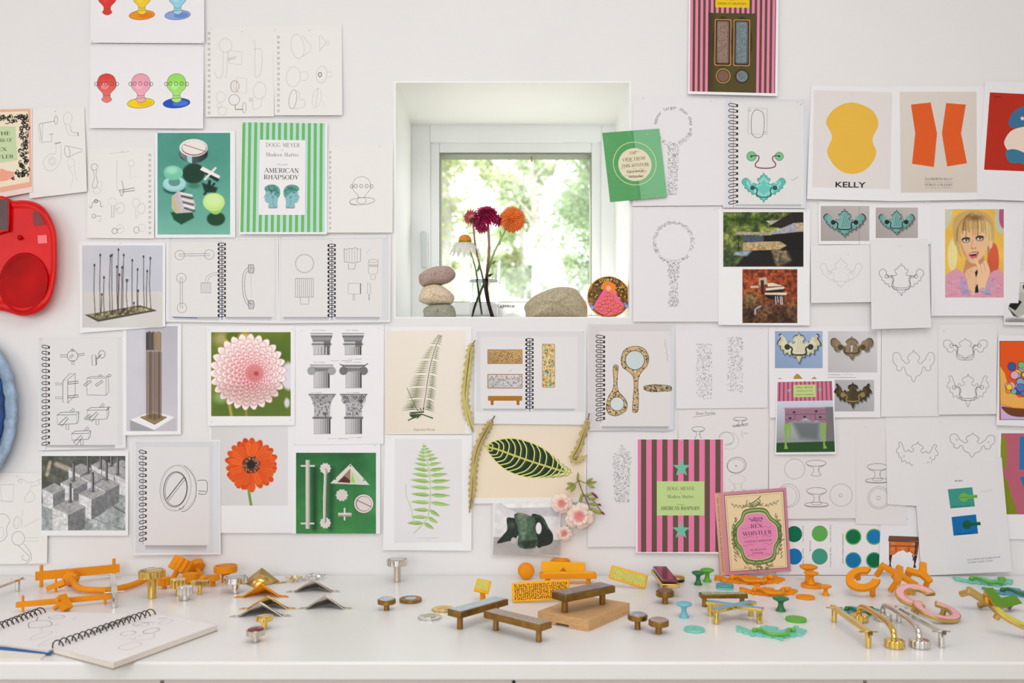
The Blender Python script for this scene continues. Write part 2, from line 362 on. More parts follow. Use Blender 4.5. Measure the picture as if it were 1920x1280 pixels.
b.box(t, ND, nz1 - nz0, (nx0 + t / 2, ND / 2 - 0.0005, (nz0 + nz1) / 2)); b.box(t, ND, nz1 - nz0, (nx1 - t / 2, ND / 2 - 0.0005, (nz0 + nz1) / 2))
b.box(nx1 - nx0 - 2 * t, ND, t, ((nx0 + nx1) / 2, ND / 2 - 0.0005, nz1 - t / 2)); struct(b.build('trim_1', LINER))
b = MB(1.0); b.box(nx1 - nx0 - 2 * t, ND, t, ((nx0 + nx1) / 2, ND / 2 - 0.0005, nz0 + t / 2)); struct(b.build('trim_2', LINER)); SILL = nz0 + t
for nm, c, s_ in (('wall_left', (XL - .05, -2, 1.5), (.1, 4.4, 3)), ('wall_right', (XR + .05, -2, 1.5), (.1, 4.4, 3)), ('wall_front', (.1, -4.05, 1.5), (5.2, .1, 3)),
                  ('ceiling', (.1, -1.9, 3.05), (5.2, 4.6, .1)), ('floor', (.1, -1.9, -.05), (5.2, 4.6, .1))):
    m = WALL if nm != 'floor' and nm != 'wall_front' else mat('taupe_wall_paint', (150, 138, 126), 0.8) if nm == 'wall_front' else mat('pale_oak_floor', (196, 188, 178), 0.5, noise=0.1, nscale=8)
    b = MB(1.0); b.box(*s_, c=c); struct(b.build(nm, m))
# window: fixed frame, sash, pane, handle
yf = ND - 0.005
def fr(mb, x0, y0, x1, y1, X0, Y0, X1, Y1, ya, yb):   # rectangular ring between outer and inner pixel rects, given at depth ya
    a, b_ = wpt(x0, y1, ya), wpt(x1, y0, ya); c, d = wpt(X0, Y1, ya), wpt(X1, Y0, ya)
    yc, dy = (ya + yb) / 2, yb - ya
    mb.box(c.x - a.x, dy, b_.z - a.z, ((a.x + c.x) / 2, yc, (a.z + b_.z) / 2)); mb.box(b_.x - d.x, dy, b_.z - a.z, ((b_.x + d.x) / 2, yc, (a.z + b_.z) / 2))
    mb.box(d.x - c.x, dy, b_.z - d.z, ((c.x + d.x) / 2, yc, (b_.z + d.z) / 2)); mb.box(d.x - c.x, dy, c.z - a.z, ((c.x + d.x) / 2, yc, (a.z + c.z) / 2))
wr = root('window_1', 'small white window set deep in the wall niche', 'window', wpt(965, 430, ND)); wr['kind'] = 'structure'
def wpart(mb, name, m, bev=0, parent=wr):
    o = mb.build(name, m, parent, bev=bev); o.matrix_parent_inverse = Matrix.Translation(wr.location).inverted(); return o
b = MB(1.0); fr(b, 771, 233, 1158, 622, 806, 265, 1128, 592, ND - 0.012, ND + 0.05); wpart(b, 'window_frame', PVC, 0.002)
b = MB(1.0); fr(b, 806.5, 265.5, 1127.5, 591.5, 824, 286, 1109, 566, ND + 0.004, ND + 0.055); wpart(b, 'sash', PVC, 0.003)
b = MB(1.0); fr(b, 823.6, 285.6, 1109.4, 566.4, 825.5, 289, 1107.8, 565.2, ND + 0.006, ND + 0.0545); wpart(b, 'gasket', mat('grey_gasket', (120, 126, 108), 0.7))
g = bpy.data.materials.new('window_glass'); g.use_nodes = True; n_ = g.node_tree; n_.nodes.remove(n_.nodes['Principled BSDF'])
t_ = n_.nodes.new('ShaderNodeBsdfTransparent'); q_ = n_.nodes.new('ShaderNodeBsdfGlossy'); q_.inputs['Roughness'].default_value = 0.02; m_ = n_.nodes.new('ShaderNodeMixShader'); m_.inputs[0].default_value = 0.05
n_.links.new(t_.outputs[0], m_.inputs[1]); n_.links.new(q_.outputs[0], m_.inputs[2]); n_.links.new(m_.outputs[0], n_.nodes['Material Output'].inputs[0])
b = MB(1.0); a_, c_ = wpt(821, 569, ND + 0.04), wpt(1112, 284, ND + 0.04); b.box(c_.x - a_.x, 0.003, c_.z - a_.z, ((a_.x + c_.x) / 2, ND + 0.05, (a_.z + c_.z) / 2)); wpart(b, 'pane', g)
b = MB(1.0); p_ = wpt(795, 440, ND - 0.02); b.at(p_.x, ND - 0.022, p_.z).prism(earc(0, 0, .009, .013, n=16), -0.008, 0.008); b.at()
q0, q1 = wpt(796, 440, ND - 0.04), wpt(796, 500, ND - 0.04); b.box(0.017, 0.014, q0.z - q1.z + .01, ((q0.x), ND - 0.045, (q0.z + q1.z) / 2)); b.box(0.014, 0.035, 0.02, (q0.x, ND - 0.026, q0.z - 0.008)); wpart(b, 'handle', mat('satin_white_handle', (205, 210, 210), 0.3), 0.004)
b = MB(1.0); p_ = wpt(997, 297, ND + 0.03); b.box(0.003, 0.002, 0.014, (p_.x, ND + 0.035, p_.z)); b.at(p_.x, ND + 0.033, p_.z - .006).box(.004, .003, .004); wpart(b, 'latch', mat('brown_clip', (170, 120, 80), 0.5))
# ---------------------------------------------------------------- outside: bank, path, trees
GR = mat('sunlit_grass', (184, 182, 174), 0.9, noise=0.25, nscale=1.5); 
b = MB(1.0); NX, NY = 14, 26; V = []; Fc = []
for j in range(NY):
    for i in range(NX):
        y = 0.6 + j * 0.9; x = -7 + i * 1.1; z = 0.2 + 2.45 * min(1, max(0, (y - 1) / 6.5)) + 0.09 * max(0, y - 7.5) + 0.05 * math.sin(i * 1.7 + j); V.append((x, y, z))
for j in range(NY - 1):
    for i in range(NX - 1): k = j * NX + i; Fc.append((k, k + 1, k + NX + 1, k + NX))
b.add(V, Fc); o = struct(b.build('ground', GR)); 
b = MB(1.0); b.at(0, 9.4, 2.87, rx=6).box(14, 1.1, 0.06); struct(b.build('path', mat('pale_gravel_path', (245, 240, 226), 0.9, noise=0.06, nscale=6)))
b = MB(1.0); b.at(0, 12.2, 3.12, rx=6).box(14, .55, 0.06); struct(b.build('path', MATS['pale_gravel_path']))
def leafmat(n, c):
    m = mat(n, c, 0.6, noise=0.35, nscale=2.2); m.node_tree.nodes['Principled BSDF'].inputs['Transmission Weight'].default_value = 0.0
    nt_ = m.node_tree; p = nt_.nodes['Principled BSDF']; tr = nt_.nodes.new('ShaderNodeBsdfTranslucent'); tr.inputs[0].default_value = lin(c) + (1,); mx = nt_.nodes.new('ShaderNodeMixShader'); mx.inputs[0].default_value = 0.4
    out = nt_.nodes['Material Output']; nt_.links.new(p.outputs[0], mx.inputs[1]); nt_.links.new(tr.outputs[0], mx.inputs[2]); nt_.links.new(mx.outputs[0], out.inputs[0]); return m
BARK = mat('pale_bark', (190, 186, 178), 0.9, noise=0.2, nscale=9)
def tree(x, y, z, h, cw, n, c, lab, seed, tr=0.09, ls=0.062, z0=1.2):
    rnd = random.Random(seed); r = root('tree', lab, 'tree', (x, y, z), 'trees on the bank outside the window')
    b = MB(1.0); top = (rnd.uniform(-.3, .3), rnd.uniform(-.2, .2), h * 0.95)
    b.tube([(0, 0, -0.6), (0.03, 0, h * .3), (top[0] * .5, top[1] * .5, h * .65), top], [tr, tr * .8, tr * .5, tr * .15], 9)
    for k in range(7):
        a = rnd.uniform(0, 6.28); s0 = rnd.uniform(.3, .75) * h; L = cw * rnd.uniform(.4, .75)
        b.tube([(0, 0, s0), (math.cos(a) * L * .5, math.sin(a) * L * .5, s0 + .25 * L), (math.cos(a) * L, math.sin(a) * L, s0 + .5 * L)], [tr * .4, tr * .25, tr * .1], 6)
    b.build('trunk', BARK, r)
    cl = [(rnd.gauss(0, cw * .42), rnd.gauss(0, cw * .42), rnd.uniform(z0, h), rnd.uniform(.18, .5)) for _ in range(34)]
    b = MB(1.0)
    for _ in range(n):
        cx, cy, cz, cr = cl[rnd.randrange(34)]; d = Vector((rnd.gauss(0, 1), rnd.gauss(0, 1), rnd.gauss(0, .8))).normalized() * cr * rnd.uniform(.3, 1.05)
        M = Matrix.Translation((cx + d.x, cy + d.y, cz + d.z)) @ Euler((rnd.uniform(-1.2, 1.2), rnd.uniform(-1.2, 1.2), rnd.uniform(0, 6.28))).to_matrix().to_4x4(); b.M = M; q = ls * rnd.uniform(.6, 1.3)
        b.add([(0, 0, 0), (q * .35, q * .5, q * .08), (0, q * 1.1, 0), (-q * .35, q * .5, q * .08)], [(0, 1, 2, 3)])
    b.build('foliage', leafmat('leaves_' + str(c), c), r); return r
def gz(y): return 0.2 + 2.45 * min(1, max(0, (y - 1) / 6.5)) + 0.09 * max(0, y - 7.5)
tree(-0.8, 6.6, gz(6.6), 3.9, .72, 11000, (186, 194, 152), 'yellow-green sunlit tree at the left of the window view', 1, z0=.3)
tree(0.95, 7.0, gz(7.0), 3.9, .74, 11000, (154, 174, 138), 'mid green leafy tree at the right of the window view', 2, z0=.3)
tree(0.3, 10.6, gz(10.6), 4.0, .7, 1800, (160, 174, 138), 'slim pale-barked tree in the middle of the window view', 3, tr=.075, z0=1.6)
tree(1.9, 13.4, gz(13.4), 5.0, 1.0, 5000, (150, 170, 126), 'broad green tree beyond the path outside', 4, ls=.12, z0=.5)
tree(-1.7, 13.6, gz(13.6), 5.0, 1.0, 5000, (176, 188, 142), 'pale green tree beyond the path outside', 5, ls=.12, z0=.5)
tree(0.1, 18.0, gz(18), 6.5, 1.3, 6000, (168, 184, 142), 'farthest pale tree beyond the path outside', 6, ls=.16, z0=.5)
# ---------------------------------------------------------------- worktop and drawer units
dk = mat('white_laminate', (236, 234, 232), 0.3, bump=0.015, nscale=200)
yF = dpt(960, 1241).y
b = MB(1.0); b.box(XR - XL - .02, -0.004 - yF, 0.03, ((XL + XR) / 2, (yF - 0.004) / 2, DESKZ - 0.015)); o = b.build('worktop', dk); 
bv = o.modifiers.new('bevel', 'BEVEL'); bv.width = 0.004; bv.segments = 3
tag(o, 'long white laminate worktop running the whole wall', 'worktop')
cab = mat('warm_white_cabinet', (222, 214, 208), 0.5)
xs = [XL + .02, dpt(290, 1241).x, dpt(963, 1241).x, dpt(1636, 1241).x, XR - .02]
labs = ['white drawer unit under the sketchbooks at the left end', 'white drawer unit under the brass triangles, left of centre', 'white drawer unit under the wooden block and brass pulls', 'white drawer unit under the gold bar pulls at the right end']
for i in range(4):
    w_ = xs[i + 1] - xs[i]; r = root('drawer_unit', labs[i], 'drawer unit', ((xs[i] + xs[i + 1]) / 2, -0.3, 0), 'white drawer units under the worktop')
    b = MB(1.0); yb = yF + 0.045; b.box(w_ - .003, -0.01 - yb, DESKZ - .032 - .08, (0, (yb - .01) / 2 + .3, (DESKZ - .032 + .08) / 2)); b.build('carcass', cab, r)
    for j in range(3):
        b = MB(1.0); z1 = DESKZ - .037 - j * .27; b.box(w_ - .006, .018, .262, (0, yF + .034 + .3, z1 - .131)); b.build('drawer_front', cab, r, bev=.0015)
# ================================================================ papers on the wall, left of the window
PL, PM, PD, INK = (196, 193, 190), (158, 155, 153), (112, 110, 110), (62, 60, 62)
WHT = (238, 236, 237)
def sketch(name, lab, quad, base, lift, col=(236, 233, 230), cat='drawing', group='pencil sketches pinned to the wall', **k): return Sheet(name, lab, cat, quad, base, lift, col, group, **k)
def holes(s, x, y0, y1, n, w=5, h=4.4):
    for i in range(n):
        y = y0 + (y1 - y0) * i / (n - 1); s.rect(x - w / 2, y, x + w / 2, y + h, (206, 202, 198)); s.lay -= 1
        s.line([(x - w / 2, y), (x + w / 2, y)], 0.8, (150, 146, 142))
    s.up()
def coil(s, x, y0, y1, n, w=16, both=False, col=(44, 42, 44)):      # photographed wire binding
    for i in range(n):
        y = y0 + (y1 - y0) * i / (n - 1); t = (i / (n - 1) - .5) * 2 * (0 if both else 1)
        s.line([(x + w * .42, y - 1.6), (x, y - 2.6 + t), (x - w * .36, y - 2 + t * 2), (x - w / 2, y + t * 2.4 + .6), (x - w * .36, y + 2.6 + t * 2), (x, y + 2.6 + t), (x + w * .42, y + 1.6)], 1.4, col, 3)
        s.rect(x + w * .3, y - 2.5, x + w / 2, y + 2.5, col); s.lay -= 1
        if both: s.rect(x - w / 2, y - 2.3, x - w * .3, y + 2.3, col); s.lay -= 1
        s.line([(x + .2, y), (x + .2, y + (y1 - y0) / (n - 1))], 1.4 if both else 0.9, (110, 108, 112) if i < n * .6 or not both else (40, 74, 140))
    s.up()
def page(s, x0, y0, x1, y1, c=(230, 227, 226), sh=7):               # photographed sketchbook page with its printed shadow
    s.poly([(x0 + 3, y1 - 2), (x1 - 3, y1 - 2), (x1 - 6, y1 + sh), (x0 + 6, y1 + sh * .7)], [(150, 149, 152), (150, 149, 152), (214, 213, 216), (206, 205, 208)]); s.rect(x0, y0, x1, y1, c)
def knobhead(s, cx, cy, r, c1, c2, plate=None, pc=None, ink=(104, 78, 78), cut=None):
    if plate:
        s.ell(cx, cy + 2.07 * r, 1.42 * r, .52 * r, plate, rot=-4); s.ell(cx + .4 * r, cy + 2.1 * r, .8 * r, .3 * r, pc or plate, rot=-4); s.circ(cx, cy + 2.07 * r, 1.42 * r, .52 * r, .8, ink, rot=-4)
    body = [(cx - r, cy), (cx - .9 * r, cy + .5 * r), (cx - .45 * r, cy + 1.0 * r), (cx - .37 * r, cy + 1.4 * r), (cx - .52 * r, cy + 1.75 * r), (cx, cy + 2.02 * r), (cx + .52 * r, cy + 1.75 * r), (cx + .37 * r, cy + 1.4 * r), (cx + .45 * r, cy + 1.0 * r), (cx + .9 * r, cy + .5 * r), (cx + r, cy), (cx + .72 * r, cy - .72 * r), (cx, cy - r), (cx - .72 * r, cy - .72 * r)]
    bp = crom(body, 5, True)
    if c1: s.poly(bp, [tuple(c1[k] + (c2[k] - c1[k]) * min(1, max(0, (p[1] - cy + r) / (3 * r))) for k in range(3)) for p in bp]); s.ell(cx - .2 * r, cy + .3 * r, .4 * r, .35 * r, tuple(min(255, v + 8) for v in c2))
    s.line(bp, .7, ink, closed=True); s.line([(cx - .38 * r, cy + 1.25 * r), (cx, cy + 1.33 * r), (cx + .38 * r, cy + 1.25 * r)], .7, ink)
    for dx in (-1.08, -.65, -.05, .55, 1.08):
        s.circ(cx + dx * r, cy + (.08 if abs(dx) > 1 else .04) * r, .17 * r, .19 * r, 1.0, ink); 
    s.up()
s = Sheet('watercolour_print', 'white print of red, yellow and blue knobs, cut off at the photo top', 'print', [(170, -70), (383, -70), (383, 81), (169, 80)], 3.5, 4, WHT, 'watercolour knob prints')
for x, a, b_, p, q in ((201, (224, 52, 48), (224, 60, 56), None, None), (266, (245, 200, 40), (242, 208, 60), (240, 150, 30), (232, 126, 24)), (333, (140, 205, 225), (160, 214, 230), (140, 166, 222), (110, 140, 210))): knobhead(s, x, -7 if x > 210 else -6, 17, a, b_, p, q)
s.done([(173, 78), (380, 79)])
s = Sheet('watercolour_print', 'white print of red, pink and green knobs on coloured plates', 'print', [(170, 82), (382, 83), (381, 241), (168, 240)], 1.5, 5, WHT, 'watercolour knob prints')
for x, a, b_, p, q in ((200, (222, 62, 56), (232, 132, 128), None, None), (264, (238, 160, 178), (240, 176, 190), (244, 210, 30), (236, 196, 20)), (331, (150, 222, 96), (178, 232, 132), (38, 84, 190), (70, 120, 214))): knobhead(s, x, 156, 18, a, b_, p, q)
s.done([(174, 85), (379, 86)])
s = sketch('sketch_sheet', 'perforated page of faint knob and plate sketches, left of a pair', [(388, 52), (515, 50), (514, 218), (386, 219)], 1.2, 4); holes(s, 392, 61, 210, 16)
s.circ(423, 85, 12, 13, .8, PL); s.line([(419, 97), (417, 140), (408, 146), (402, 134)], .8, PL, 4); s.line([(427, 97), (425, 138), (420, 146)], .8, PL, 4); s.line([(429, 95), (454, 98), (453, 121), (430, 119)], .8, PL, closed=True); s.line([(426, 111), (442, 106), (443, 109), (428, 113)], .9, PM)
s.line([(474, 80), (478, 78), (478, 140), (483, 143), (489, 136), (491, 95), (476, 93)], .8, PL, 3); s.circ(440, 162, 8, 11, .9, PM); [s.line([(440 + d, 152), (440 + d * 1.7, 162), (440 + d, 172)], .7, (190, 160, 130), 3) for d in (-4, -1, 2, 5)]
s.line([(443, 146), (463, 147), (462, 175), (444, 173)], .7, PL, closed=True); s.circ(439, 187, 10, 10, 1.1, PM); s.line([(441, 197), (441, 205), (456, 205)], 1.6, PD); s.circ(458, 202, 3.5, 10, .9, PM)
s.circ(414, 182, 9, 10, .7, PL); s.circ(417, 208, 8, 8, .7, PL); s.circ(487, 170, 12, 16, .7, PL); s.line([(476, 180), (474, 204), (488, 200), (492, 180)], .7, PL, 4); s.circ(470, 187, 2.6, 3, .9, PM); s.circ(411, 198, 4, 5, .6, PL)
s.done([(454, 60), (397, 55)])
s = sketch('sketch_sheet', 'perforated page of oval knob sketches, right of a pair', [(513, 48), (641, 47), (642, 216), (515, 216)], 1.6, 6); holes(s, 522, 68, 206, 15)
s.circ(558, 87, 12, 23, .8, PL, -8); s.line([(567, 66), (584, 86), (582, 96), (560, 111)], .7, PL); s.line([(601, 66), (612, 80), (598, 97)], .8, PL); s.circ(614, 81, 3, 4, .7, PL); s.line([(599, 66), (600, 96)], .7, PL)
s.circ(550, 144, 13, 19, .8, PL, 6); s.line([(563, 136), (576, 135), (577, 149), (566, 151)], .7, PL, 2); s.circ(603, 140, 10, 16, .9, PL, 6); s.circ(600, 140, 3, 4, 1.5, PD); s.line([(613, 136), (622, 134), (622, 144), (614, 144)], .7, PL)
s.circ(549, 186, 7, 18, 1.0, PM, 8); s.line([(556, 169), (562, 176), (560, 186), (571, 188), (569, 201), (548, 203)], .8, PL, 3); s.circ(594, 184, 8, 19, .7, PL, 10); s.line([(596, 166), (592, 200)], .9, PL); s.line([(603, 190), (607, 190), (606, 200)], .6, PL)
s.done([(580, 57), (516, 57)])
# book jacket print at the left edge
s = Sheet('cover_print', 'print of a peach book cover with black scroll frame, cut by left edge', 'print', [(-78, 206), (60, 203), (61, 360), (-72, 384)], 2.6, 7, (236, 222, 214), 'book cover prints')
s.poly([(-76, 207), (57, 204), (60, 350), (-70, 374)], (235, 178, 152)); s.poly([(-60, 213), (52, 208), (55, 341), (-60, 362)], (240, 226, 200))
s.part('printed_panel', 'pale green panel lettered with a title'); s.poly([(-40, 236), (29, 237), (33, 300), (-40, 312)], (200, 216, 172))
for t_, x, y, wd in (('THE', 6, 250, 26), ('WORK OF', 7, 263, 38), ('REX', 3, 280, 26), ('WHISTLER', -2, 294, 60)): s.text(t_, x - (3 if t_ != 'THE' else 0), y, 6.5, wd, (60, 62, 52), ang=-2, wt=1.2)
s.part('printed_frame', 'black scrollwork border'); rnd = random.Random(3)
def scroll(s, x, y, r, c, w, rn):
    a0 = rn.uniform(0, 6.28); d = rn.choice((-1, 1)); s.line([(x + r * (1 - t / 9) * math.cos(a0 + d * t * .62), y + r * (1 - t / 9) * math.sin(a0 + d * t * .62)) for t in range(9)], w, c)
for i in list(range(64)) * 2:
    if i < 22: x, y = -50 + i * 4.6, 222 + rnd.uniform(-6, 7)
    elif i < 46: x, y = 46 + rnd.uniform(-8, 6), 222 + (i - 22) * 4.6
    else: x, y = -50 + (i - 46) * 5.4, 332 + rnd.uniform(-6, 5) - (i - 46) * .2
    scroll(s, x, y, rnd.uniform(3, 6.5), (54, 50, 48), rnd.uniform(1.2, 2.4), rnd); scroll(s, x, y, rnd.uniform(2, 4), (54, 50, 48), 1.2, rnd)
s.up(); s.poly([(-20, 322), (4, 316), (12, 320), (27, 322), (26, 331), (14, 338), (-10, 342)], (240, 166, 140)); s.done([(50, 208)])
s = sketch('sketch_sheet', 'faint sketches of hooks and horn-shaped pulls beside the peach cover print', [(54, 204), (158, 200), (163, 359), (55, 372)], 1.2, 7)
s.line([(74, 232), (103, 227)], 1.2, PM); s.line([(74, 232), (78, 266), (96, 266), (97, 252)], 1.0, PM); s.line([(71, 233), (75, 268), (84, 268)], .8, PL); s.line([(92, 252), (100, 251)], 1.2, PM); s.circ(105, 225, 3, 8, 1, PM); s.line([(80, 232), (79, 262)], 1.3, PL)
s.circ(127, 222, 8, 12, .8, PL, 4); s.line([(121, 231), (130, 253), (146, 253)], .8, PL, 4); s.line([(132, 234), (134, 247), (146, 249)], .8, PM, 4); s.line([(146, 248), (147, 255)], 1.4, PD)
s.line([(103, 269), (114, 267)], 2.2, PM); s.line([(105, 270), (104, 288), (93, 289), (81, 304), (90, 320), (104, 316), (114, 298), (114, 270)], .8, PL, 5); s.circ(98, 302, 7, 8, .8, PL); s.circ(98, 302, 3.5, 5, .9, PL)
s.circ(126, 284, 5, 11, 1, PM, -8); s.line([(128, 295), (146, 286), (154, 284), (154, 280), (128, 274)], .9, PM); s.circ(133, 305, 7, 8, .6, PL); s.line([(127, 312), (137, 330), (133, 350)], .6, PL, 4); s.line([(140, 310), (141, 325), (146, 342)], .6, PL, 4)
s.done([(104, 209)])
s = sketch('sketch_sheet', 'perforated page of small hook and knob sketches, left of the teal print', [(165, 279), (290, 276), (289, 447), (163, 446)], 1.0, 4); holes(s, 281, 289, 435, 16)
s.circ(177, 313, 6, 6, 1.1, PM); s.line([(174, 319), (177, 332), (173, 350), (179, 352), (183, 342), (180, 328), (181, 319)], 1, PM, 3); s.circ(182, 357, 7, 6, .8, PL); s.line([(184, 342), (191, 340), (191, 351)], .8, PL)
s.line([(219, 300), (219, 350), (223, 358)], .8, PL); s.line([(228, 338), (232, 356), (228, 368), (224, 356)], 1.3, PM, 3); s.line([(223, 357), (252, 352), (253, 357), (228, 360)], 1.2, PD); s.circ(246, 306, 6, 6, .7, PL); s.line([(244, 312), (244, 335), (258, 330)], .6, PL)
s.line([(167, 386), (171, 390), (174, 380), (180, 376), (188, 378), (189, 388), (193, 386)], 1.3, PM, 3); s.circ(180, 377, 3, 3, 1.4, PD); s.circ(176, 405, 3.5, 3.5, 1.2, PM); s.line([(180, 405), (190, 405)], 1, PM); s.line([(189, 408), (188, 415), (182, 414)], 1, PL, 3)
s.circ(211, 378, 8, 7, .6, PL); s.line([(209, 385), (214, 385), (213, 408), (209, 408)], .9, PM, closed=True); s.circ(225, 390, 8, 10, .9, PL, 14); s.line([(217, 394), (224, 388)], .9, PM); s.circ(255, 380, 7, 8, .7, PL); s.circ(265, 391, 7, 10, .8, PL, 10); s.line([(254, 390), (255, 410), (259, 402)], .8, PL)
s.circ(215, 433, 5, 5, 1.3, PM); s.line([(219, 431), (227, 427)], 1.2, PM); s.circ(225, 429, 7, 8, .7, PL); s.circ(256, 431, 5, 6, 1, PM); s.circ(266, 427, 7, 7, .6, PL); s.line([(205, 288), (243, 284)], .8, PL)
s.done([(229, 284)])
# teal photo of knobs
s = Sheet('photo_print', 'glossy teal photo print of round knobs and a cross pull', 'print', [(290, 246), (441, 245), (441, 445), (291, 446)], 1.8, 3, (238, 239, 242), 'colour photo prints')
s.part('printed_photo', None, GLOSS); c = Canvas(295.3, 249, 431.6, 439.6, (88, 162, 144), 0.9); c.A[:] = np.array((78, 150, 134)) + np.array((40, 34, 30)) * ((c.V[..., None] - 249) / 190) ** 2; c.mottle(30, .05)
c.ell(363, 325, 21, 19, (22, 58, 44), 3); c.ell(364, 348, 11, 5, (50, 112, 80), 4, .7); c.ell(405, 410, 17, 13, (26, 66, 40), 3); c.poly([(320, 398), (360, 396), (364, 408), (340, 421), (326, 412)], (24, 74, 46), 3); c.ell(327, 355, 20, 9, (38, 92, 76), 3); c.poly([(378, 342), (408, 352), (404, 362), (384, 360)], (20, 54, 40), 3); c.line([(383, 364), (402, 344)], 4, (18, 50, 38))
c.ell(363, 288, 27, 17, (40, 66, 62)); c.vgrad([(336, 274), (390, 274), (388, 292), (376, 304), (350, 304), (338, 292)], (130, 140, 138), (18, 40, 38), True); c.ell(363, 277, 26.5, 16.5, (240, 236, 232)); c.ell(364, 277.5, 23.5, 14, (120, 88, 76)); c.ell(364, 276.5, 22.5, 13, (236, 228, 224)); c.line([(345, 271), (385, 284)], 1.4, (150, 112, 96)); c.poly([(350, 291), (360, 293), (360, 306), (352, 303)], (170, 206, 214))
c.ell(327, 345, 22, 14.5, (150, 200, 206)); c.ell(327, 343, 20, 12.5, (168, 216, 216)); c.ell(327, 341, 11, 8, (96, 150, 138)); c.ell(325, 324, 18, 13.5, (118, 200, 168)); c.ell(322, 319, 11, 7, (160, 222, 196), 6)
c.poly([(375, 318), (380, 312), (413, 330), (411, 337)], (240, 234, 232)); c.poly([(413, 330), (411, 337), (408, 341), (402, 338), (376, 321)], (26, 50, 44)); c.line([(404, 315), (384, 336)], 4, (232, 228, 226)); c.poly([(375, 318), (380, 312), (413, 330), (411, 335)], (240, 234, 232)); c.line([(393, 340), (391, 352)], 6, (16, 46, 38))
c.poly([(322, 368), (334, 358), (360, 366), (367, 385), (360, 398), (330, 400), (322, 390)], (196, 190, 192)); c.poly([(322, 372), (326, 368), (334, 396), (328, 399)], (206, 190, 120))
for i, g_ in enumerate(((240, 236, 236), (60, 66, 64), (236, 226, 226), (96, 90, 90), (246, 242, 240), (70, 84, 78))): c.line([(339 + i * 1.5, 362 + i * 5.6), (360 + i, 366 + i * 6)], 3, g_, 1)
c.line([(334, 359), (342, 386), (340, 398)], 3, (206, 196, 198)); c.ell(404, 388, 13, 14, (150, 210, 90)); c.ell(401, 379, 20.5, 17, (196, 230, 140)); c.ell(400, 375, 16, 12, (212, 240, 164), 8); s.cv(c)
s.done([(294, 248)])
# green striped poster
G1, LB = (108, 190, 96), (192, 218, 224)
s = Sheet('poster_print', 'green and pale blue striped poster with two teal busts', 'poster', [(453, 228), (614, 230), (613, 439), (449, 439)], 3.0, 5, (240, 240, 238), 'announcement posters', box=(453, 228, 614, 439))
s.rect(455, 229, 608, 435, (216, 228, 228))
for i in range(14):
    x = 454.5 + i * 11.15; s.rect(x + 5.8, 229, x + 10.4, 435, LB); s.lay -= 1; s.rect(x, 229, x + 5.8, 435, G1); s.lay -= 1
s.up(); s.rect(487.5, 261.5, 573, 402.5, (238, 236, 236))
s.text('DOUG MEYER', 531, 271, 7.2, 63, (84, 82, 84), wt=.9); s.text('+', 530, 280.5, 6, 6, (120, 118, 118), wt=.7); s.text('Modern Matter', 530, 289, 7, 61, (84, 82, 84), wt=.9); s.text('Present', 530.5, 307.5, 4, 19, (120, 118, 118), wt=.8); s.text('AMERICAN', 528.5, 319, 8.4, 65, (56, 54, 56), wt=1.15); s.text('RHAPSODY', 529, 331.5, 8.4, 65, (56, 54, 56), wt=1.15)
s.part('printed_bust', 'teal engraved bust facing left'); rnd = random.Random(5)
def bust(s, cx, f):
    X = lambda x: cx + f * x
    s.poly([(X(a), b_) for a, b_ in ((-11, 352), (-5, 347), (6, 347), (13, 352), (15, 362), (12, 374), (11, 382), (11, 389), (-5, 389.5), (-5, 381), (-9, 380), (-11, 375), (-12.5, 368), (-11, 361))], (142, 190, 196), 3)
    s.poly([(X(a), b_) for a, b_ in ((-13, 356), (-12, 350), (-5, 346), (6, 346), (14, 352), (16, 362), (13, 370), (8, 366), (4, 360), (-4, 358))], (104, 164, 152), 3)
    for _ in range(34):
        a = rnd.uniform(0, 6.28); q = rnd.uniform(.2, 1); x, y = 2 + 12 * q * math.cos(a), 355 + 8 * q * math.sin(a) + max(0, q * math.cos(a)) * 4; scroll(s, X(x), y, 2.1, (52, 116, 104), .8, rnd)
    s.line([(X(-12.5), 366), (X(-14), 371), (X(-11.5), 372), (X(-12), 378)], .7, (60, 110, 116)); s.line([(X(-9), 366), (X(-6), 366.5)], .9, (50, 90, 96)); s.line([(X(-1), 367), (X(3), 372), (X(3), 382), (X(8), 389)], .7, (84, 140, 148)); s.ell(X(3), 369, 1.6, 3, (104, 160, 166)); s.line([(X(-5), 389.5), (X(11), 389.5)], 1, (50, 90, 96)); s.up()
bust(s, 511, 1); s.part('printed_bust', 'teal engraved bust facing right'); bust(s, 549, -1); s.done([(457, 232), (607, 233)])
s = sketch('sketch_sheet', 'faint perforated page with a single round-headed knob drawing', [(614, 272), (737, 270), (736, 436), (613, 436)], 1.0, 5); holes(s, 619, 284, 426, 16, 4)
knobhead(s, 678, 348, 17, None, None, None, None, (126, 122, 120)); s.circ(679, 377, 24, 6.5, .9, (126, 122, 120), -4); s.line([(656, 379), (657, 383), (668, 385)], 1, PM); s.done([(630, 274), (712, 274)])
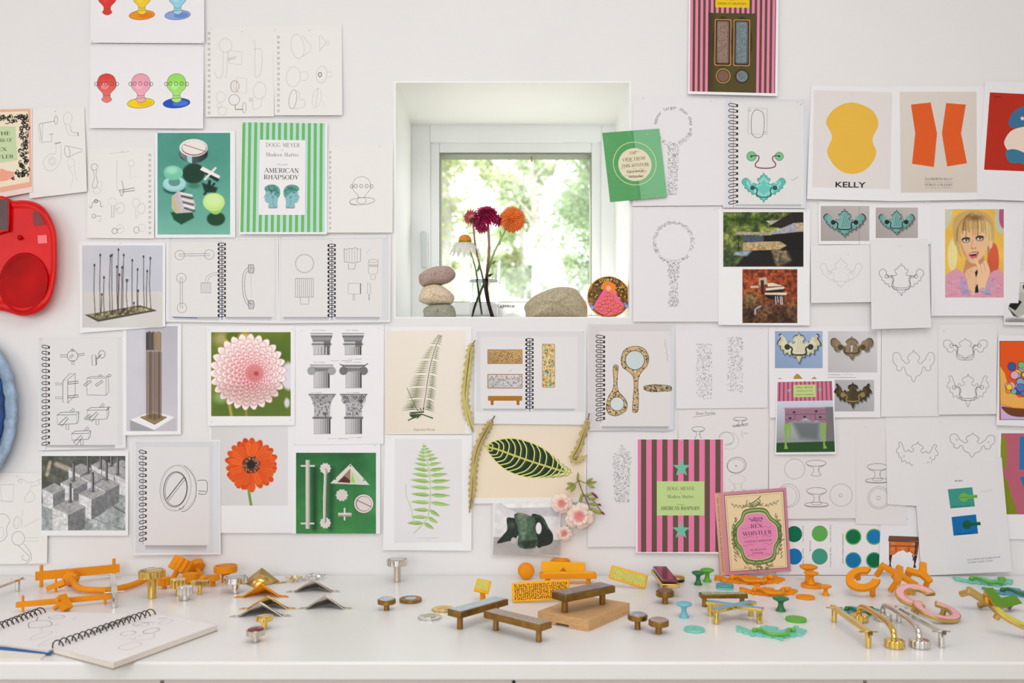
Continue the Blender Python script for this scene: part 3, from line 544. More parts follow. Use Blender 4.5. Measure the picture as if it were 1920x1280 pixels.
# rods photo prints
s = Sheet('photo_print', 'photo print of thin wire stalks on a flat mossy base', 'print', [(148, 453), (310, 455), (310, 612), (150, 624)], 1.4, 4, (238, 238, 240), 'colour photo prints')
s.part('printed_photo', None, GLOSS); c = Canvas(154, 460, 305, 614, (200, 202, 208), 0.9); c.A[:] = np.where(c.V[..., None] > 546, (214, 210, 206), np.array((206, 206, 212)) + np.array((-8, -6, 0)) * ((c.U[..., None] - 154) / 150)); c.mottle(60, .04)
c.poly([(161, 590), (262, 572), (292, 581), (184, 602)], (92, 88, 66)); c.poly([(166, 590), (260, 574), (284, 581), (185, 598)], (130, 122, 92)); m_ = c.pmask([(166, 590), (260, 574), (284, 581), (185, 598)]); c.mottle(5, .9, 3, m_); c.line([(161, 590), (184, 602), (292, 582)], 1.8, (52, 48, 38))
rn = random.Random(11)
for x, y0 in ((177, 497), (188, 478), (195, 520), (207, 480), (210, 478), (219, 500), (222, 468), (229, 501), (232, 478), (238, 527), (248, 488), (258, 505), (269, 481), (276, 508), (282, 484), (259, 545), (191, 552), (251, 568), (224, 515)):
    yb = 596 - (x - 177) * .14 - rn.uniform(0, 6); c.line([(x, y0), (x - 1 + rn.uniform(-1, 1), (y0 + yb) / 2), (x + rn.uniform(-2, 2), yb)], 1.3, (70, 58, 50)); c.ell(x, y0, 1.6, 2.6, (50, 44, 40))
c.ell(238, 525, 3, 2.5, (74, 104, 84)); s.cv(c); s.done([(226, 456)])
def skb(quad, lab, base, lift, **k): return Sheet('sketchbook_print', lab, 'print', quad, base, lift, (232, 231, 232), 'prints of sketchbook pages', **k)
s = skb([(312, 443), (522, 446), (522, 606), (311, 603)], 'print of an open sketchbook showing bar and curved pull drawings', 1.3, 4); s.poly([(316, 447), (519, 449), (519, 600), (316, 599)], (222, 221, 223)); s.up()
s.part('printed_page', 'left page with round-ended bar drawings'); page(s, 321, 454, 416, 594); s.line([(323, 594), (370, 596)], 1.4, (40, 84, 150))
for x, y in ((337, 478), (392, 477), (340, 521), (341, 577)): s.circ(x, y, 9, 9, .8, (130, 128, 130))
s.line([(336, 476), (394, 475), (394, 479), (336, 480), (336, 476)], .8, (130, 128, 130)); s.line([(338, 520), (338, 578), (342, 578), (342, 520), (338, 520)], .8, (130, 128, 130)); s.line([(377, 530), (395, 530), (395, 549), (377, 549), (377, 530)], .8, PD); [s.line([(377 + i * 2.6, 530), (377 + i * 2.6, 549)], .6, PM) for i in range(1, 7)]; s.line([(384, 530), (388, 518), (398, 512), (410, 511)], .8, PM, 4); s.line([(389, 530), (392, 521), (399, 516), (410, 515)], .8, PM, 4)
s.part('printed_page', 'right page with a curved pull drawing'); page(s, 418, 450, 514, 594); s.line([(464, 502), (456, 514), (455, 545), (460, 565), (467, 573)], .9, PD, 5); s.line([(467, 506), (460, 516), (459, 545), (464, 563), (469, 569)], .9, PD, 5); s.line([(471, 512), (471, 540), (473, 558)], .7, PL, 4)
for y in (496, 563): s.line([(466, y), (475, y), (477, y + 8), (475, y + 16), (467, y + 16), (465, y + 8), (466, y)], 1, PD); [s.line([(467 + i * 2.4, y), (467.5 + i * 2.4, y + 16)], .8, PD) for i in range(4)]; s.line([(466, y + 6), (476, y + 7)], .7, PD)
s.part('printed_binding', 'black wire binding'); coil(s, 416, 458, 591, 17, 15, True); s.done([(318, 447), (516, 448)])
s = skb([(523, 444), (733, 440), (732, 604), (522, 606)], 'print of an open sketchbook showing fluted knob drawings', 1.6, 4); s.poly([(525, 447), (729, 444), (729, 600), (525, 602)], (220, 220, 223)); s.up()
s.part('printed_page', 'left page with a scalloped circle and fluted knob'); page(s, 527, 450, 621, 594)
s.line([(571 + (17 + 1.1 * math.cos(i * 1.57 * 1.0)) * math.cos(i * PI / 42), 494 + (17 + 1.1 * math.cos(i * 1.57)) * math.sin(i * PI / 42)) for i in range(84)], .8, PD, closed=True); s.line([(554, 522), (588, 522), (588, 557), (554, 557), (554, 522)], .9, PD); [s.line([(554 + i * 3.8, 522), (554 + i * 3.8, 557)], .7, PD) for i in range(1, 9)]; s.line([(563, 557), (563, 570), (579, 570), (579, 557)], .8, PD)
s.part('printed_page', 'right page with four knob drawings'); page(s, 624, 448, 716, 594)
s.line([(645, 466), (650, 468), (655, 465), (660, 467), (666, 464), (671, 467), (676, 465), (676, 490), (662, 493), (646, 491), (645, 466)], .9, PD); [s.line([(650 + i * 5, 467), (650 + i * 5, 491)], .7, PM) for i in range(5)]; s.line([(653, 494), (654, 505), (665, 504), (667, 494)], .9, PD)
s.circ(700, 489, 9, 3, .8, PM); s.line([(691, 489), (691, 512), (700, 515), (708, 512), (709, 489)], .8, PM); s.line([(695, 516), (696, 524), (703, 524), (704, 516)], .8, PM); [s.circ(694 + i * 4.4, 498, 1.5, 2, .7, PD) for i in range(4)]
s.line([(653, 531), (676, 531), (676, 551), (653, 551), (653, 531)], .8, PM); s.line([(676, 531), (676, 551)], 1.8, PD); s.line([(662, 551), (662, 563), (665, 563), (665, 551)], .9, PM); s.line([(689, 531), (694, 531), (695, 550), (689, 551), (689, 531)], .8, PM); s.line([(692, 551), (692, 563)], 1.6, PM); s.line([(687, 474), (695, 466)], .7, PL)
s.part('printed_binding', 'black wire binding'); coil(s, 622, 460, 591, 17, 15, True); s.done([(527, 446), (726, 443)])
s = skb([(70, 632), (232, 629), (236, 840), (73, 844)], 'print of a sketchbook page with peg and block drawings, wire bound left', 1.3, 4); s.poly([(72, 633), (228, 631), (230, 834), (75, 836)], (222, 221, 223))
s.part('printed_page', 'page of peg and block drawings'); page(s, 82, 633, 220, 834, (228, 226, 225))
I = (96, 94, 94)
s.circ(136, 667, 10, 10, 1, I); s.circ(136, 656, 2.5, 2, 1, I); [s.line(p, 1.0, I, closed=True) for p in ([(113, 665), (126, 665), (126, 669), (113, 669)], [(146, 664), (158, 662), (159, 665), (146, 668)], [(135, 676), (139, 676), (139, 683), (135, 683)], [(130, 669), (136, 664), (138, 666), (132, 672)], [(172, 666), (179, 665), (180, 685), (173, 684)])]
s.circ(191, 664, 6, 7, 1, I); s.line([(182, 673), (190, 664)], 1.6, I); s.line([(181, 667), (181, 684)], 1.2, I)
s.line([(118, 714), (127, 711), (127, 756), (118, 754)], 1, I, closed=True); s.line([(118, 714), (130, 701), (141, 700), (127, 711)], .9, I); s.line([(141, 700), (141, 740), (127, 756)], .8, I)
for y in (716, 742): s.line([(104, y + 2), (118, y + 2), (118, y + 5), (104, y + 5), (104, y + 2)], .8, PD); s.line([(128, y), (147, y - 2), (147, y + 2), (128, y + 4), (128, y)], 1.2, I)
s.line([(163, 709), (199, 708), (199, 741), (163, 740)], 1, I, closed=True); s.line([(163, 709), (170, 706), (203, 705), (204, 735), (199, 741)], .9, I); s.line([(199, 708), (203, 705)], .8, I); [s.line([(x - 9, 721), (x + 4, 712), (x + 6, 715), (x - 7, 724), (x - 9, 721)], 1.1, I) for x in (166, 188)]; s.circ(205, 704, 3, 2.4, 1, I); s.circ(188, 704, 3, 1.5, .8, I)
for x, y, pg in ((107, 778, 1), (163, 769, 2), (134, 813, 3)):
    w_, h_ = (37, 18) if pg < 3 else (32, 12); s.line([(x, y), (x + w_, y - 1), (x + w_, y + h_ - 2), (x + 1, y + h_)], 1, I, closed=True); s.line([(x, y), (x + 7, y - 5), (x + w_ + 4, y - 6), (x + w_, y - 1)], 1, I); s.line([(x + w_ + 4, y - 6), (x + w_ + 3, y + h_ - 8), (x + w_, y + h_ - 2)], 1, I)
    s.line([(x + 4, y + 16), (x + 18, y + 3), (x + 21, y + 6), (x + 9, y + 21), (x + 4, y + 16)], 1.2, I); s.line([(x + 17, y + h_), (x + 17, y + h_ + 9), (x + 22, y + h_ + 9), (x + 22, y + h_)], 1, PD); s.line([(x + 24, y - 6), (x + 30, y - 13), (x + 33, y - 11), (x + 29, y - 6)], 1, I)
    if pg == 2: s.line([(x - 5, y + 15), (x + 6, y + 7), (x + 8, y + 10), (x - 3, y + 18), (x - 5, y + 15)], 1.2, I); s.line([(x + 37, y + 1), (x + 42, y - 7), (x + 45, y - 5)], 1.1, I)
s.part('printed_binding', 'black wire binding'); coil(s, 86, 651, 830, 17, 15); s.done([(76, 635), (226, 633)])
s = Sheet('photo_print', 'photo print of tall upright brass rods on a white plinth', 'print', [(231, 610), (340, 607), (339, 814), (231, 816)], 2.2, 4, (240, 240, 241), 'colour photo prints')
s.part('printed_photo', None, GLOSS); c = Canvas(237, 611, 333, 808, (198, 196, 202), 0.9); c.A[:] = np.array((186, 184, 192)) + np.array((22, 20, 20)) * (c.V[..., None] - 611) / 197; c.poly([(237, 611), (271, 611), (271, 774), (237, 790)], (206, 204, 212), 6); c.mottle(50, .03)
c.poly([(244, 787), (286, 770), (328, 782), (289, 806)], (240, 238, 240)); c.poly([(244, 787), (289, 806), (289, 808), (244, 808)], (164, 162, 168)); c.poly([(289, 806), (328, 782), (331, 808), (289, 808)], (196, 192, 198)); c.poly([(264, 781), (288, 775), (312, 781), (290, 794)], (150, 128, 88)); c.line([(264, 782), (290, 795), (312, 782)], 1.6, (92, 76, 50))
for i in range(10):
    x = 275 + i * 2.9; k_ = .8 + .2 * math.sin(i * 2.1); c.line([(x, 626), (x, 780 + (5 - abs(i - 5)) * 1.6)], 1.5, (150 * k_, 118 * k_, 90 * k_)); c.line([(x, 624 - (i % 3)), (x, 655)], 2.6, (62, 54, 50) if i < 5 else (150, 124, 92)); c.line([(x + 1.4, 660), (x + 1.4, 786)], .7, (70, 50, 46))
s.cv(c); s.done([(285, 609)])
# dahlia
s = Sheet('photo_print', 'square photo print of a pink and white dahlia', 'print', [(388, 612), (553, 610), (553, 797), (389, 798)], 2.0, 3, (240, 239, 239), 'colour photo prints')
s.part('printed_photo', None, GLOSS); c = Canvas(396, 622.5, 545, 780, (104, 120, 34), 0.8)
n1 = fbm(c.U, c.V, 60, 2)[..., None]; c.A[:] = np.array((150, 150, 36)) * (1 - n1) + np.array((62, 96, 28)) * n1; c.ell(520, 690, 40, 50, (70, 102, 30), 30, .7); c.poly([(396, 740), (545, 750), (545, 780), (396, 780)], (80, 110, 40), 20, .7); c.ell(415, 635, 14, 12, (206, 180, 140), 14, .7); c.ell(440, 632, 16, 14, (92, 110, 20), 6); c.ell(458, 634, 11, 10, (222, 190, 60), 8); c.line([(424, 640), (419, 690)], 7, (206, 200, 60), 4); c.ell(415, 745, 14, 10, (160, 196, 140), 10, .7)
c.ell(542, 705, 16, 26, (226, 220, 230), 5); c.ell(538, 755, 5, 9, (220, 216, 226), 3); c.line([(460, 750), (462, 780)], 5, (150, 140, 50), 2); c.line([(428, 745), (434, 780)], 5, (190, 170, 70), 4)
cx, cy = 465, 697; c.poly([(cx + (60 + 2.6 * math.sin(i * 2.2)) * math.cos(i * PI / 20), cy + (61 + 2.6 * math.cos(i * 2.6)) * math.sin(i * PI / 20)) for i in range(40)], (232, 196, 186), 2, sm=True)
ox, oy = 481, 700
for R in (58, 50, 43, 36.5, 30.5, 25, 20, 15.5, 11, 7.5, 4.5):
    n = max(9, int(14 + R * .22)); k = R / 58; ccx, ccy = cx * k + ox * (1 - k), cy * k + oy * (1 - k); L = 5 + R * .24; ph = R * .37
    for i in range(n):
        a = ph + 2 * PI * i / n; top = -math.sin(a); x, y = ccx + (R - L * .2) * math.cos(a), ccy + (R - L * .2) * math.sin(a) * 1.0; wd = max(2.2, R * PI / n * 1.25)
        ca, sa = math.cos(a), math.sin(a); P = [(x + ca * u * L - sa * v * wd, y + sa * u * L + ca * v * wd) for u, v in ((-1, -.5), (-.3, -.9), (.3, -1), (.72, -.72), (.96, -.3), (1, 0), (.96, .3), (.72, .72), (.3, 1), (-.3, .9), (-1, .5))]
        lt = max(0, min(1, .25 + k * .9)); rim = (255, 240 - 20 * (1 - k), 238 - 14 * (1 - k)); inn = (204 + 40 * k + 6 * top, 70 + 138 * k ** 1.5 + 16 * top, 78 + 126 * k ** 1.5 + 14 * top)
        c.poly(P, (inn[0] * .72, inn[1] * .6, inn[2] * .6), 1.2, .55); c.poly([(x + (p - x) * .92, y + (q - y) * .92) for p, q in P], rim if k > .2 else (236, 170, 170), 1.2); c.poly([(x - ca * L * .2 + (p - x) * .76, y - sa * L * .2 + (q - y) * .76) for p, q in P], inn, 3.2, .8)
c.ell(ox, oy, 4, 4, (170, 60, 64), 2, .6); m_ = c.pmask([(405, 720), (525, 720), (520, 745), (465, 762), (415, 745)], 14); c.blend(m_ * .25, (150, 90, 80)); s.cv(c); s.done([(392, 619), (548, 617), (396, 790), (544, 788)])
# gerbera
s = Sheet('photo_print', 'photo print of an orange-red gerbera on pale grey', 'print', [(391, 798), (553, 797), (552, 999), (412, 999)], 1.5, 4, (238, 237, 238), 'colour photo prints')
s.part('printed_photo', None, GLOSS); c = Canvas(396, 799, 540, 947.5, (222, 220, 219), 0.85); c.A[:] = np.array((216, 213, 212)) + np.array((8, 9, 11)) * (c.U[..., None] - 396) / 144
c.line([(464, 900), (468, 930), (471, 948)], 5, (120, 152, 70), 1); rn = random.Random(4); gx, gy = 471, 871
for ring, R, col in ((0, 51, (214, 66, 14)), (1, 48, (232, 84, 18)), (2, 42, (238, 96, 24))):
    for i in range(21 - ring * 3):
        a = (i + ring * .4) * 2 * PI / (21 - ring * 3) + rn.uniform(-.05, .05); L = R * rn.uniform(.93, 1.03); ca, sa = math.cos(a), math.sin(a) * 1.0
        P = [(gx + ca * u * L - sa * v, gy + sa * u * L + ca * v) for u, v in ((.25, -2), (.55, -6), (.85, -6.4), (.97, -3.4), (1, 0), (.97, 3.4), (.85, 6.4), (.55, 6), (.25, 2))]
        c.poly(P, (176, 44, 8), 1, .9); j = rn.uniform(-10, 10); c.poly([(gx + (p - gx) * .985 + .3, gy + (q - gy) * .985) for p, q in P], (col[0] + j, col[1] + j, col[2]), 1.6, .93); c.line([(gx + ca * L * .3, gy + sa * L * .3), (gx + ca * L * .9, gy + sa * L * .9)], .8, (200, 58, 12), 1, .5); c.line([P[2], P[3], P[4], P[5], P[6]], .9, (246, 130, 50), 1, .8)
c.ell(gx, gy, 17, 16, (120, 54, 30), 2)
for i in range(110): a = rn.uniform(0, 6.28); q = rn.uniform(8, 17); c.ell(gx + q * math.cos(a), gy + q * math.sin(a), .9, .9, (214, 160, 110) if rn.random() < .6 else (60, 30, 26), .8)
c.ell(gx - .5, gy, 8, 8, (34, 26, 28), 2.4); s.cv(c); s.done([(395, 801)])
# columns engraving
s = Sheet('engraving_print', 'black and white engraving print of six column capitals', 'print', [(552, 611), (720, 609), (719, 832), (553, 834)], 1.2, 2, (240, 238, 239), 'botanical and engraving prints')
def colm(s, x, y0, y1, wd, fl, kind):
    s.rect(x - wd / 2, y0, x + wd / 2, y1, (214, 211, 212)); n = 9 if fl else 5
    for i in range(n):
        xx = x - wd / 2 + wd * (i + .5) / n; g_ = int(190 - 130 * (i / n) ** 1.5); s.rect(xx - wd / n * (.18 + .2 * i / n), y0, xx + wd / n * (.18 + .22 * i / n), y1, (g_, g_, g_)); s.lay -= 1
    s.up(); s.line([(x - wd / 2, y0), (x - wd / 2, y1)], .7, PM); s.line([(x + wd / 2, y0), (x + wd / 2, y1)], 1.1, INK); s.line([(x - wd / 2 - 1, y1), (x + wd / 2 + 1, y1)], .8, PM)
for k, (x, y) in enumerate(((603, 625), (662, 625))):
    colm(s, x, 650, 665, 30, k, 0); s.rect(x - 17, 638, x + 17, 650, (196, 194, 195)); s.poly([(x + 4, 638), (x + 17, 638), (x + 16, 650), (x + 4, 650)], (120, 118, 120)); s.rect(x - 19, 644, x + 19, 646, (90, 88, 90)); s.poly([(x - 21, 625), (x + 21, 625), (x + 20, 631), (x + 16, 640), (x - 16, 640), (x - 20, 631)], (150, 148, 150)); s.rect(x - 21, 625, x + 21, 628, (226, 224, 225)); s.line([(x - 21, 625), (x + 21, 625)], 1.1, INK); s.line([(x - 20, 631), (x + 20, 631)], 1, INK); s.line([(x - 17, 639), (x + 17, 639)], .9, INK)
for k, x in enumerate((603, 663)):
    colm(s, x, 696, 727, 29, 1, 1); s.rect(x - 20, 688, x + 20, 697, (160, 158, 160)); s.rect(x - 21, 684, x + 21, 688, (208, 206, 208)); s.line([(x - 22, 684), (x + 22, 684)], 1, INK); [s.line([(x - 12 + i * 3, 690), (x - 12 + i * 3, 695)], 1.2, INK) for i in range(9)]
    for q in (-1, 1):
        s.ell(x + q * 19, 695, 7.5, 7.5, (190, 188, 190) if not k else (140, 138, 140)); [s.circ(x + q * 19, 695, r, r, .9, INK if k else PD) for r in (7.3, 4.8, 2.2)]
    if k: s.line([(x - 26, 682), (x - 20, 686), (x + 20, 686), (x + 27, 681)], 1.6, INK)
rn = random.Random(8)
for k, x in enumerate((604, 663)):
    colm(s, x, 784, 813, 30, 1, 2); s.rect(x - 18, 781, x + 18, 785, (120, 118, 120)); s.rect(x - 15, 750, x + 15, 781, (190, 188, 189)); s.poly([(x - 26, 739), (x + 26, 739), (x + 21, 746), (x + 17, 754), (x - 17, 754), (x - 21, 746)], (168, 166, 168)); s.line([(x - 26, 739), (x + 26, 739)], 1.3, INK)
    for i in range(46): xx = x + rn.uniform(-21, 21) * (1 if i < 20 else .7); yy = rn.uniform(741, 758) if i < 20 else rn.uniform(755, 780); scroll(s, xx, yy, rn.uniform(1.5, 4), (84, 82, 84) if xx < x else (50, 48, 50), .9, rn)
    if k: [(s.circ(x + q * 16, 749, 6, 6, 1.1, INK), s.circ(x + q * 16, 749, 3, 3, 1, INK)) for q in (-1, 1)]
for x, y, wd in ((598, 619, 24), (660, 619, 24), (640, 676, 40), (665, 673, 26), (598, 679, 22), (662, 679, 30), (592, 736, 20), (662, 736, 24), (634, 822, 38), (667, 820, 24)): s.line([(x - wd / 2, y), (x - wd * .1, y)], .8, PL); s.line([(x, y), (x + wd / 2, y)], .8, PM)
s.done([(566, 619), (710, 615)])
s = Sheet('photo_print', 'green photo print of nickel bar, tube, triangle and round hardware', 'print', [(548, 826), (713, 828), (713, 1000), (547, 1000)], 1.9, 5, (240, 239, 240), 'colour photo prints')
s.part('printed_photo', None, GLOSS); c = Canvas(555, 848.5, 705, 1000, (40, 112, 60), 0.85); c.A[:] = np.array((36, 100, 54)) + np.array((24, 36, 16)) * (c.V[..., None] - 848) / 150; c.blend(np.clip((c.U - 670) / 50, 0, .5), (70, 150, 90)); c.mottle(26, .14, 3); c.line([(590, 880), (590, 990)], 9, (16, 56, 30), 8, .8); c.line([(622, 880), (620, 990)], 10, (18, 60, 34), 8, .6)
c.rect = lambda x0, y0, x1, y1, col: c.poly([(x0, y0), (x1, y0), (x1, y1), (x0, y1)], col)
c.line([(565, 873), (589, 873)], 3, (232, 226, 220)); c.line([(565, 981), (588, 981)], 3, (232, 226, 220)); c.rect(573, 862, 580.5, 991, (214, 204, 196)); c.rect(578, 862, 580.5, 991, (178, 168, 160))
for y in (878, 980): c.poly([(610 + (10 + .9 * math.cos(i * PI)) * math.cos(i * PI / 10), y + (10 + .9 * math.cos(i * PI)) * math.sin(i * PI / 10)) for i in range(20)], (224, 214, 208), sm=True)
c.line([(611, 880), (609, 930), (609, 978)], 6, (190, 182, 178)); c.line([(609, 882), (607, 930), (607, 978)], 1.6, (240, 236, 234)); c.line([(613, 882), (612, 930), (611, 978)], 1.2, (90, 84, 84))
c.poly([(657, 869), (619, 906), (693, 909)], (226, 218, 210)); c.poly([(657, 878), (632, 904), (657, 905)], (160, 120, 104)); c.poly([(657, 878), (657, 905), (684, 906)], (206, 216, 196)); c.poly([(660, 886), (658, 904), (666, 905)], (150, 210, 90), 2); c.poly([(634, 903), (646, 892), (656, 900), (656, 905)], (84, 40, 36), 2); [c.ell(x, y, 1.3, 1.3, (40, 36, 34)) for x, y in ((657, 873), (629, 898), (682, 900))]
c.poly([(641 + (11 + .8 * math.cos(i * PI)) * math.cos(i * PI / 10), 928 + (11 + .8 * math.cos(i * PI)) * math.sin(i * PI / 10)) for i in range(20)], (216, 206, 200), sm=True); c.ell(682, 944, 19, 18.5, (60, 50, 46)); c.ell(682, 944, 18, 17.5, (230, 222, 216)); c.ell(682, 944, 15, 14.5, (90, 70, 60)); c.ell(682.5, 944, 14, 13.6, (222, 212, 206)); c.line([(669, 937), (696, 950)], 1.2, (90, 66, 56))
c.rect(634, 961, 659, 968, (222, 208, 204)); c.line([(646, 953), (646, 974)], 3, (230, 222, 214)); c.rect(634, 965, 659, 968, (170, 146, 144)); s.cv(c); s.done([(553, 833), (702, 835)])
# ferns
s = Sheet('botanical_print', 'cream botanical print of a tall slender fern frond', 'print', [(722, 613), (884, 612), (884, 813), (722, 814)], 1.1, 2, (240, 239, 238), 'botanical and engraving prints')
s.part('printed_plate', 'cream plate with dark fern'); s.poly([(723.5, 620.5), (873, 619), (872, 812), (721.5, 812)], [(238, 229, 215), (240, 232, 220), (238, 229, 214), (235, 224, 206)])
ax = crom([(825, 629), (812, 665), (803, 705), (798, 740), (793, 768)], 12); rn = random.Random(2); N = 43
for i in range(N):
    t = i / (N - 1); p = ax[int(t * (len(ax) - 1))]; L = (5 + 21 * math.sin(min(1, t * 1.15) * PI * .62)) * (1.0 if t < .9 else 1.1); g_ = (150 - 60 * t, 150 - 42 * t, 96 - 36 * t)
    wl = L * (1.0 + .55 * t); wr_ = L * (.55 + .25 * t) * .95 + 2
    s.poly([(p[0], p[1] - 1), (p[0] - wl * .5, p[1] - .2 - 1.7), (p[0] - wl, p[1] - 1 + 3 * t), (p[0] - wl * .5, p[1] - .1)], g_); s.lay -= 1
    s.poly([(p[0], p[1] - 1), (p[0] + wr_ * .5, p[1] - 1), (p[0] + wr_, p[1] + 1 + 5 * t), (p[0] + wr_ * .5, p[1] + .9)], (g_[0] * .86, g_[1] * .95, g_[2])); s.lay -= 1
s.up(); s.line(ax, 1.1, (70, 62, 46)); s.line([(763, 727), (771, 745), (783, 770)], .9, (92, 78, 60))
for i in range(12): a = -.5 + i * .28; s.poly([(792, 776), (792 + 26 * math.cos(a + 2.2), 772 + 16 * math.sin(a + 1.8) * .6), (792 + 22 * math.cos(a + 2.3), 775 + 18 * math.sin(a + 1.9) * .6)], (58 + i * 3, 88, 56)); s.lay -= 1
s.up(); s.line([(765, 788), (790, 776), (812, 784)], 2.4, (66, 96, 60)); s.line([(768, 774), (795, 772)], 2.4, (50, 76, 48)); s.text('Polypodium Phorale', 795, 805, 4.2, 40, (120, 106, 90), 'sans', slant=.3); s.done([(730, 617)])
s = Sheet('botanical_print', 'white botanical print of a bright green fern frond', 'print', [(722, 815), (885, 816), (884, 1032), (718, 1031)], 1.7, 4, (241, 240, 240), 'botanical and engraving prints')
s.poly([(740, 823), (866, 823), (866, 1016), (739, 1018)], (232, 230, 231)); s.up()
ax = crom([(794, 830), (800, 860), (806, 895), (807, 930), (803, 965), (790, 985), (775, 1000)], 8)
def axp(y):
    for a, b_ in zip(ax, ax[1:]):
        if a[1] <= y <= b_[1]: t = (y - a[1]) / (b_[1] - a[1] + 1e-9); return a[0] + (b_[0] - a[0]) * t
    return ax[-1][0]
ys = [837, 843, 849, 856, 863, 872, 882, 892, 903, 915, 928, 942, 956, 969, 980]
for i, y in enumerate(ys):
    t = i / 14; L = 4 + 33 * min(1, t * 1.8) - (6 if t > .85 else 0)
    for q in (-1, 1):
        up = .32 - (.62 * t if q > 0 else .5 * t) + (.18 if q < 0 else .1); x0 = axp(y); Lq = L * (1 if q < 0 else 1.02); x1, y1 = x0 + q * Lq, y - Lq * (up if q > 0 else up * .55) + (10 * max(0, t - .7) * 3 if q > 0 else 0)
        if t > .8 and q > 0: x1, y1 = x0 + 20, y + 12
        dx, dy = x1 - x0, y1 - y; l = math.hypot(dx, dy); nx, ny = -dy / l, dx / l; h = 2.2 + 1.6 * min(1, t * 2)
        P = [(x0, y), (x0 + dx * .3 + nx * h, y + dy * .3 + ny * h), (x0 + dx * .65 + nx * h * .8, y + dy * .65 + ny * h * .8), (x1, y1), (x0 + dx * .65 - nx * h * .8, y + dy * .65 - ny * h * .8), (x0 + dx * .3 - nx * h, y + dy * .3 - ny * h)]
        s.poly(P, (150, 192, 98) if (i + q) % 2 else (164, 204, 114)); m = int(l / 2.6)
        for k in range(1, m): u = k / m; hh = h * (1 - abs(u - .3) * .8); s.line([(x0 + dx * u - nx * hh, y + dy * u - ny * hh), (x0 + dx * u - nx * hh * .25, y + dy * u - ny * hh * .25)], .6, (92, 130, 64)); s.line([(x0 + dx * u + nx * hh, y + dy * u + ny * hh), (x0 + dx * u + nx * hh * .25, y + dy * u + ny * hh * .25)], .6, (214, 226, 190))
        s.line([(x0, y), (x1, y1)], .7, (190, 214, 140)); s.up()
s.line(ax, 1.1, (176, 206, 116)); s.line([(761, 908), (762, 930), (770, 950), (778, 985)], .9, (190, 210, 130), 4); s.line([(783, 1008), (822, 1008)], .7, (206, 204, 200)); s.line([(799, 1012), (808, 1012)], .7, (206, 204, 200)); s.done([(728, 819)])
# concrete blocks
s = Sheet('photo_print', 'grey photo print of concrete blocks with threaded rods', 'print', [(76, 846), (241, 845), (240, 1004), (77, 1004)], 1.6, 4, (238, 239, 241), 'colour photo prints')
s.part('printed_photo', None, GLOSS); c = Canvas(78, 854.5, 235, 994, (84, 86, 80), 0.8); c.A[:] = np.where((c.U * .4 + c.V > 975)[..., None], (168, 176, 176), (88, 90, 82)); c.mottle(14, .3, 1)
c.line([(94, 866), (88, 890)], 6, (176, 168, 140), 3); c.line([(106, 870), (140, 884)], 9, (176, 170, 150), 4); c.line([(205, 944), (235, 962)], 1.6, (80, 84, 84)); c.line([(170, 970), (235, 994)], 1.4, (130, 136, 136)); c.line([(235, 905), (150, 990)], 1.2, (130, 136, 136))
def blk(c, x, y, w_, h_, sd=1):      # x,y = near top corner, w half width, h height
    c.poly([(x - w_ * .95, y - w_ * .42), (x + .1 * w_, y - w_ * .95), (x + w_, y - w_ * .5), (x, y)], (164, 164, 164)); c.poly([(x - w_ * .95, y - w_ * .42), (x, y), (x, y + h_), (x - w_ * .9, y + h_ * .75)], (216, 217, 218)); c.poly([(x, y), (x + w_, y - w_ * .5), (x + w_ * .97, y + h_ * .6), (x, y + h_)], (122, 123, 126)); c.line([(x, y), (x, y + h_)], .8, (90, 92, 94)); c.line([(x - w_ * .95, y - w_ * .42), (x, y), (x + w_, y - w_ * .5)], .8, (190, 190, 190))
for x, y, w_, h_ in ((228, 876, 15, 20), (190, 880, 20, 22), (214, 892, 24, 34), (150, 890, 23, 20), (174, 905, 24, 30), (236, 900, 22, 30), (138, 916, 26, 26), (198, 920, 26, 36), (172, 936, 26, 38), (100, 926, 22, 30), (128, 965, 32, 42)): blk(c, x, y, w_, h_)
m_ = np.ones(c.U.shape); c.mottle(3.2, .16, 5); c.mottle(9, .12, 9)
for x, y in ((132, 940), (174, 920), (200, 898), (138, 900), (165, 886), (189, 877), (221, 888), (209, 872)): c.line([(x, y), (x, y - 32 + (960 - y) * -.02)], 4.6, (70, 70, 74)); c.line([(x - 1.2, y), (x - 1.2, y - 31)], 1.4, (160, 160, 164)); c.ell(x, y + 1, 5, 2, (90, 90, 90), 2, .6)
s.cv(c); s.done([(82, 848)])
s = skb([(252, 825), (413, 824), (414, 1039), (250, 1041)], 'print of a sketchbook page with one large slotted round knob drawing', 2.4, 6); s.poly([(254, 828), (411, 828), (411, 1036), (254, 1036)], (216, 216, 220)); s.rect(400, 828, 411, 1036, (220, 224, 230))
s.part('printed_page', 'page with a slotted knob drawing'); page(s, 268, 838, 392, 1022, (227, 224, 224), 12); I = (104, 102, 104)
s.circ(329, 915, 29, 43, 1, PM, 6); s.circ(336, 914, 33, 43, .9, PL, 6); s.line([(345, 873), (358, 885), (367, 905), (366, 935), (352, 955), (340, 959)], 1.1, I, 5); s.circ(329, 917, 22, 33, 1.7, I, 6); s.circ(330, 917, 20, 31, .9, I, 6); s.line([(313, 935), (346, 893)], 2, I); s.line([(316, 938), (349, 896)], 1, I)
s.line([(370, 901), (386, 900), (389, 912), (386, 926), (371, 925)], 1.2, I, 2); s.line([(372, 920), (386, 921)], 2, PM); s.circ(340, 950, 5, 3, 1.4, I, -30, 0, 180)
s.part('printed_binding', 'black wire binding'); coil(s, 268, 848, 1010, 16, 14); s.done([(258, 829), (408, 829)])
s = sketch('sketch_sheet', 'faint page of spiral hook sketches at the left edge above the worktop', [(-40, 884), (91, 888), (88, 1056), (-40, 1058)], 2.0, 5)
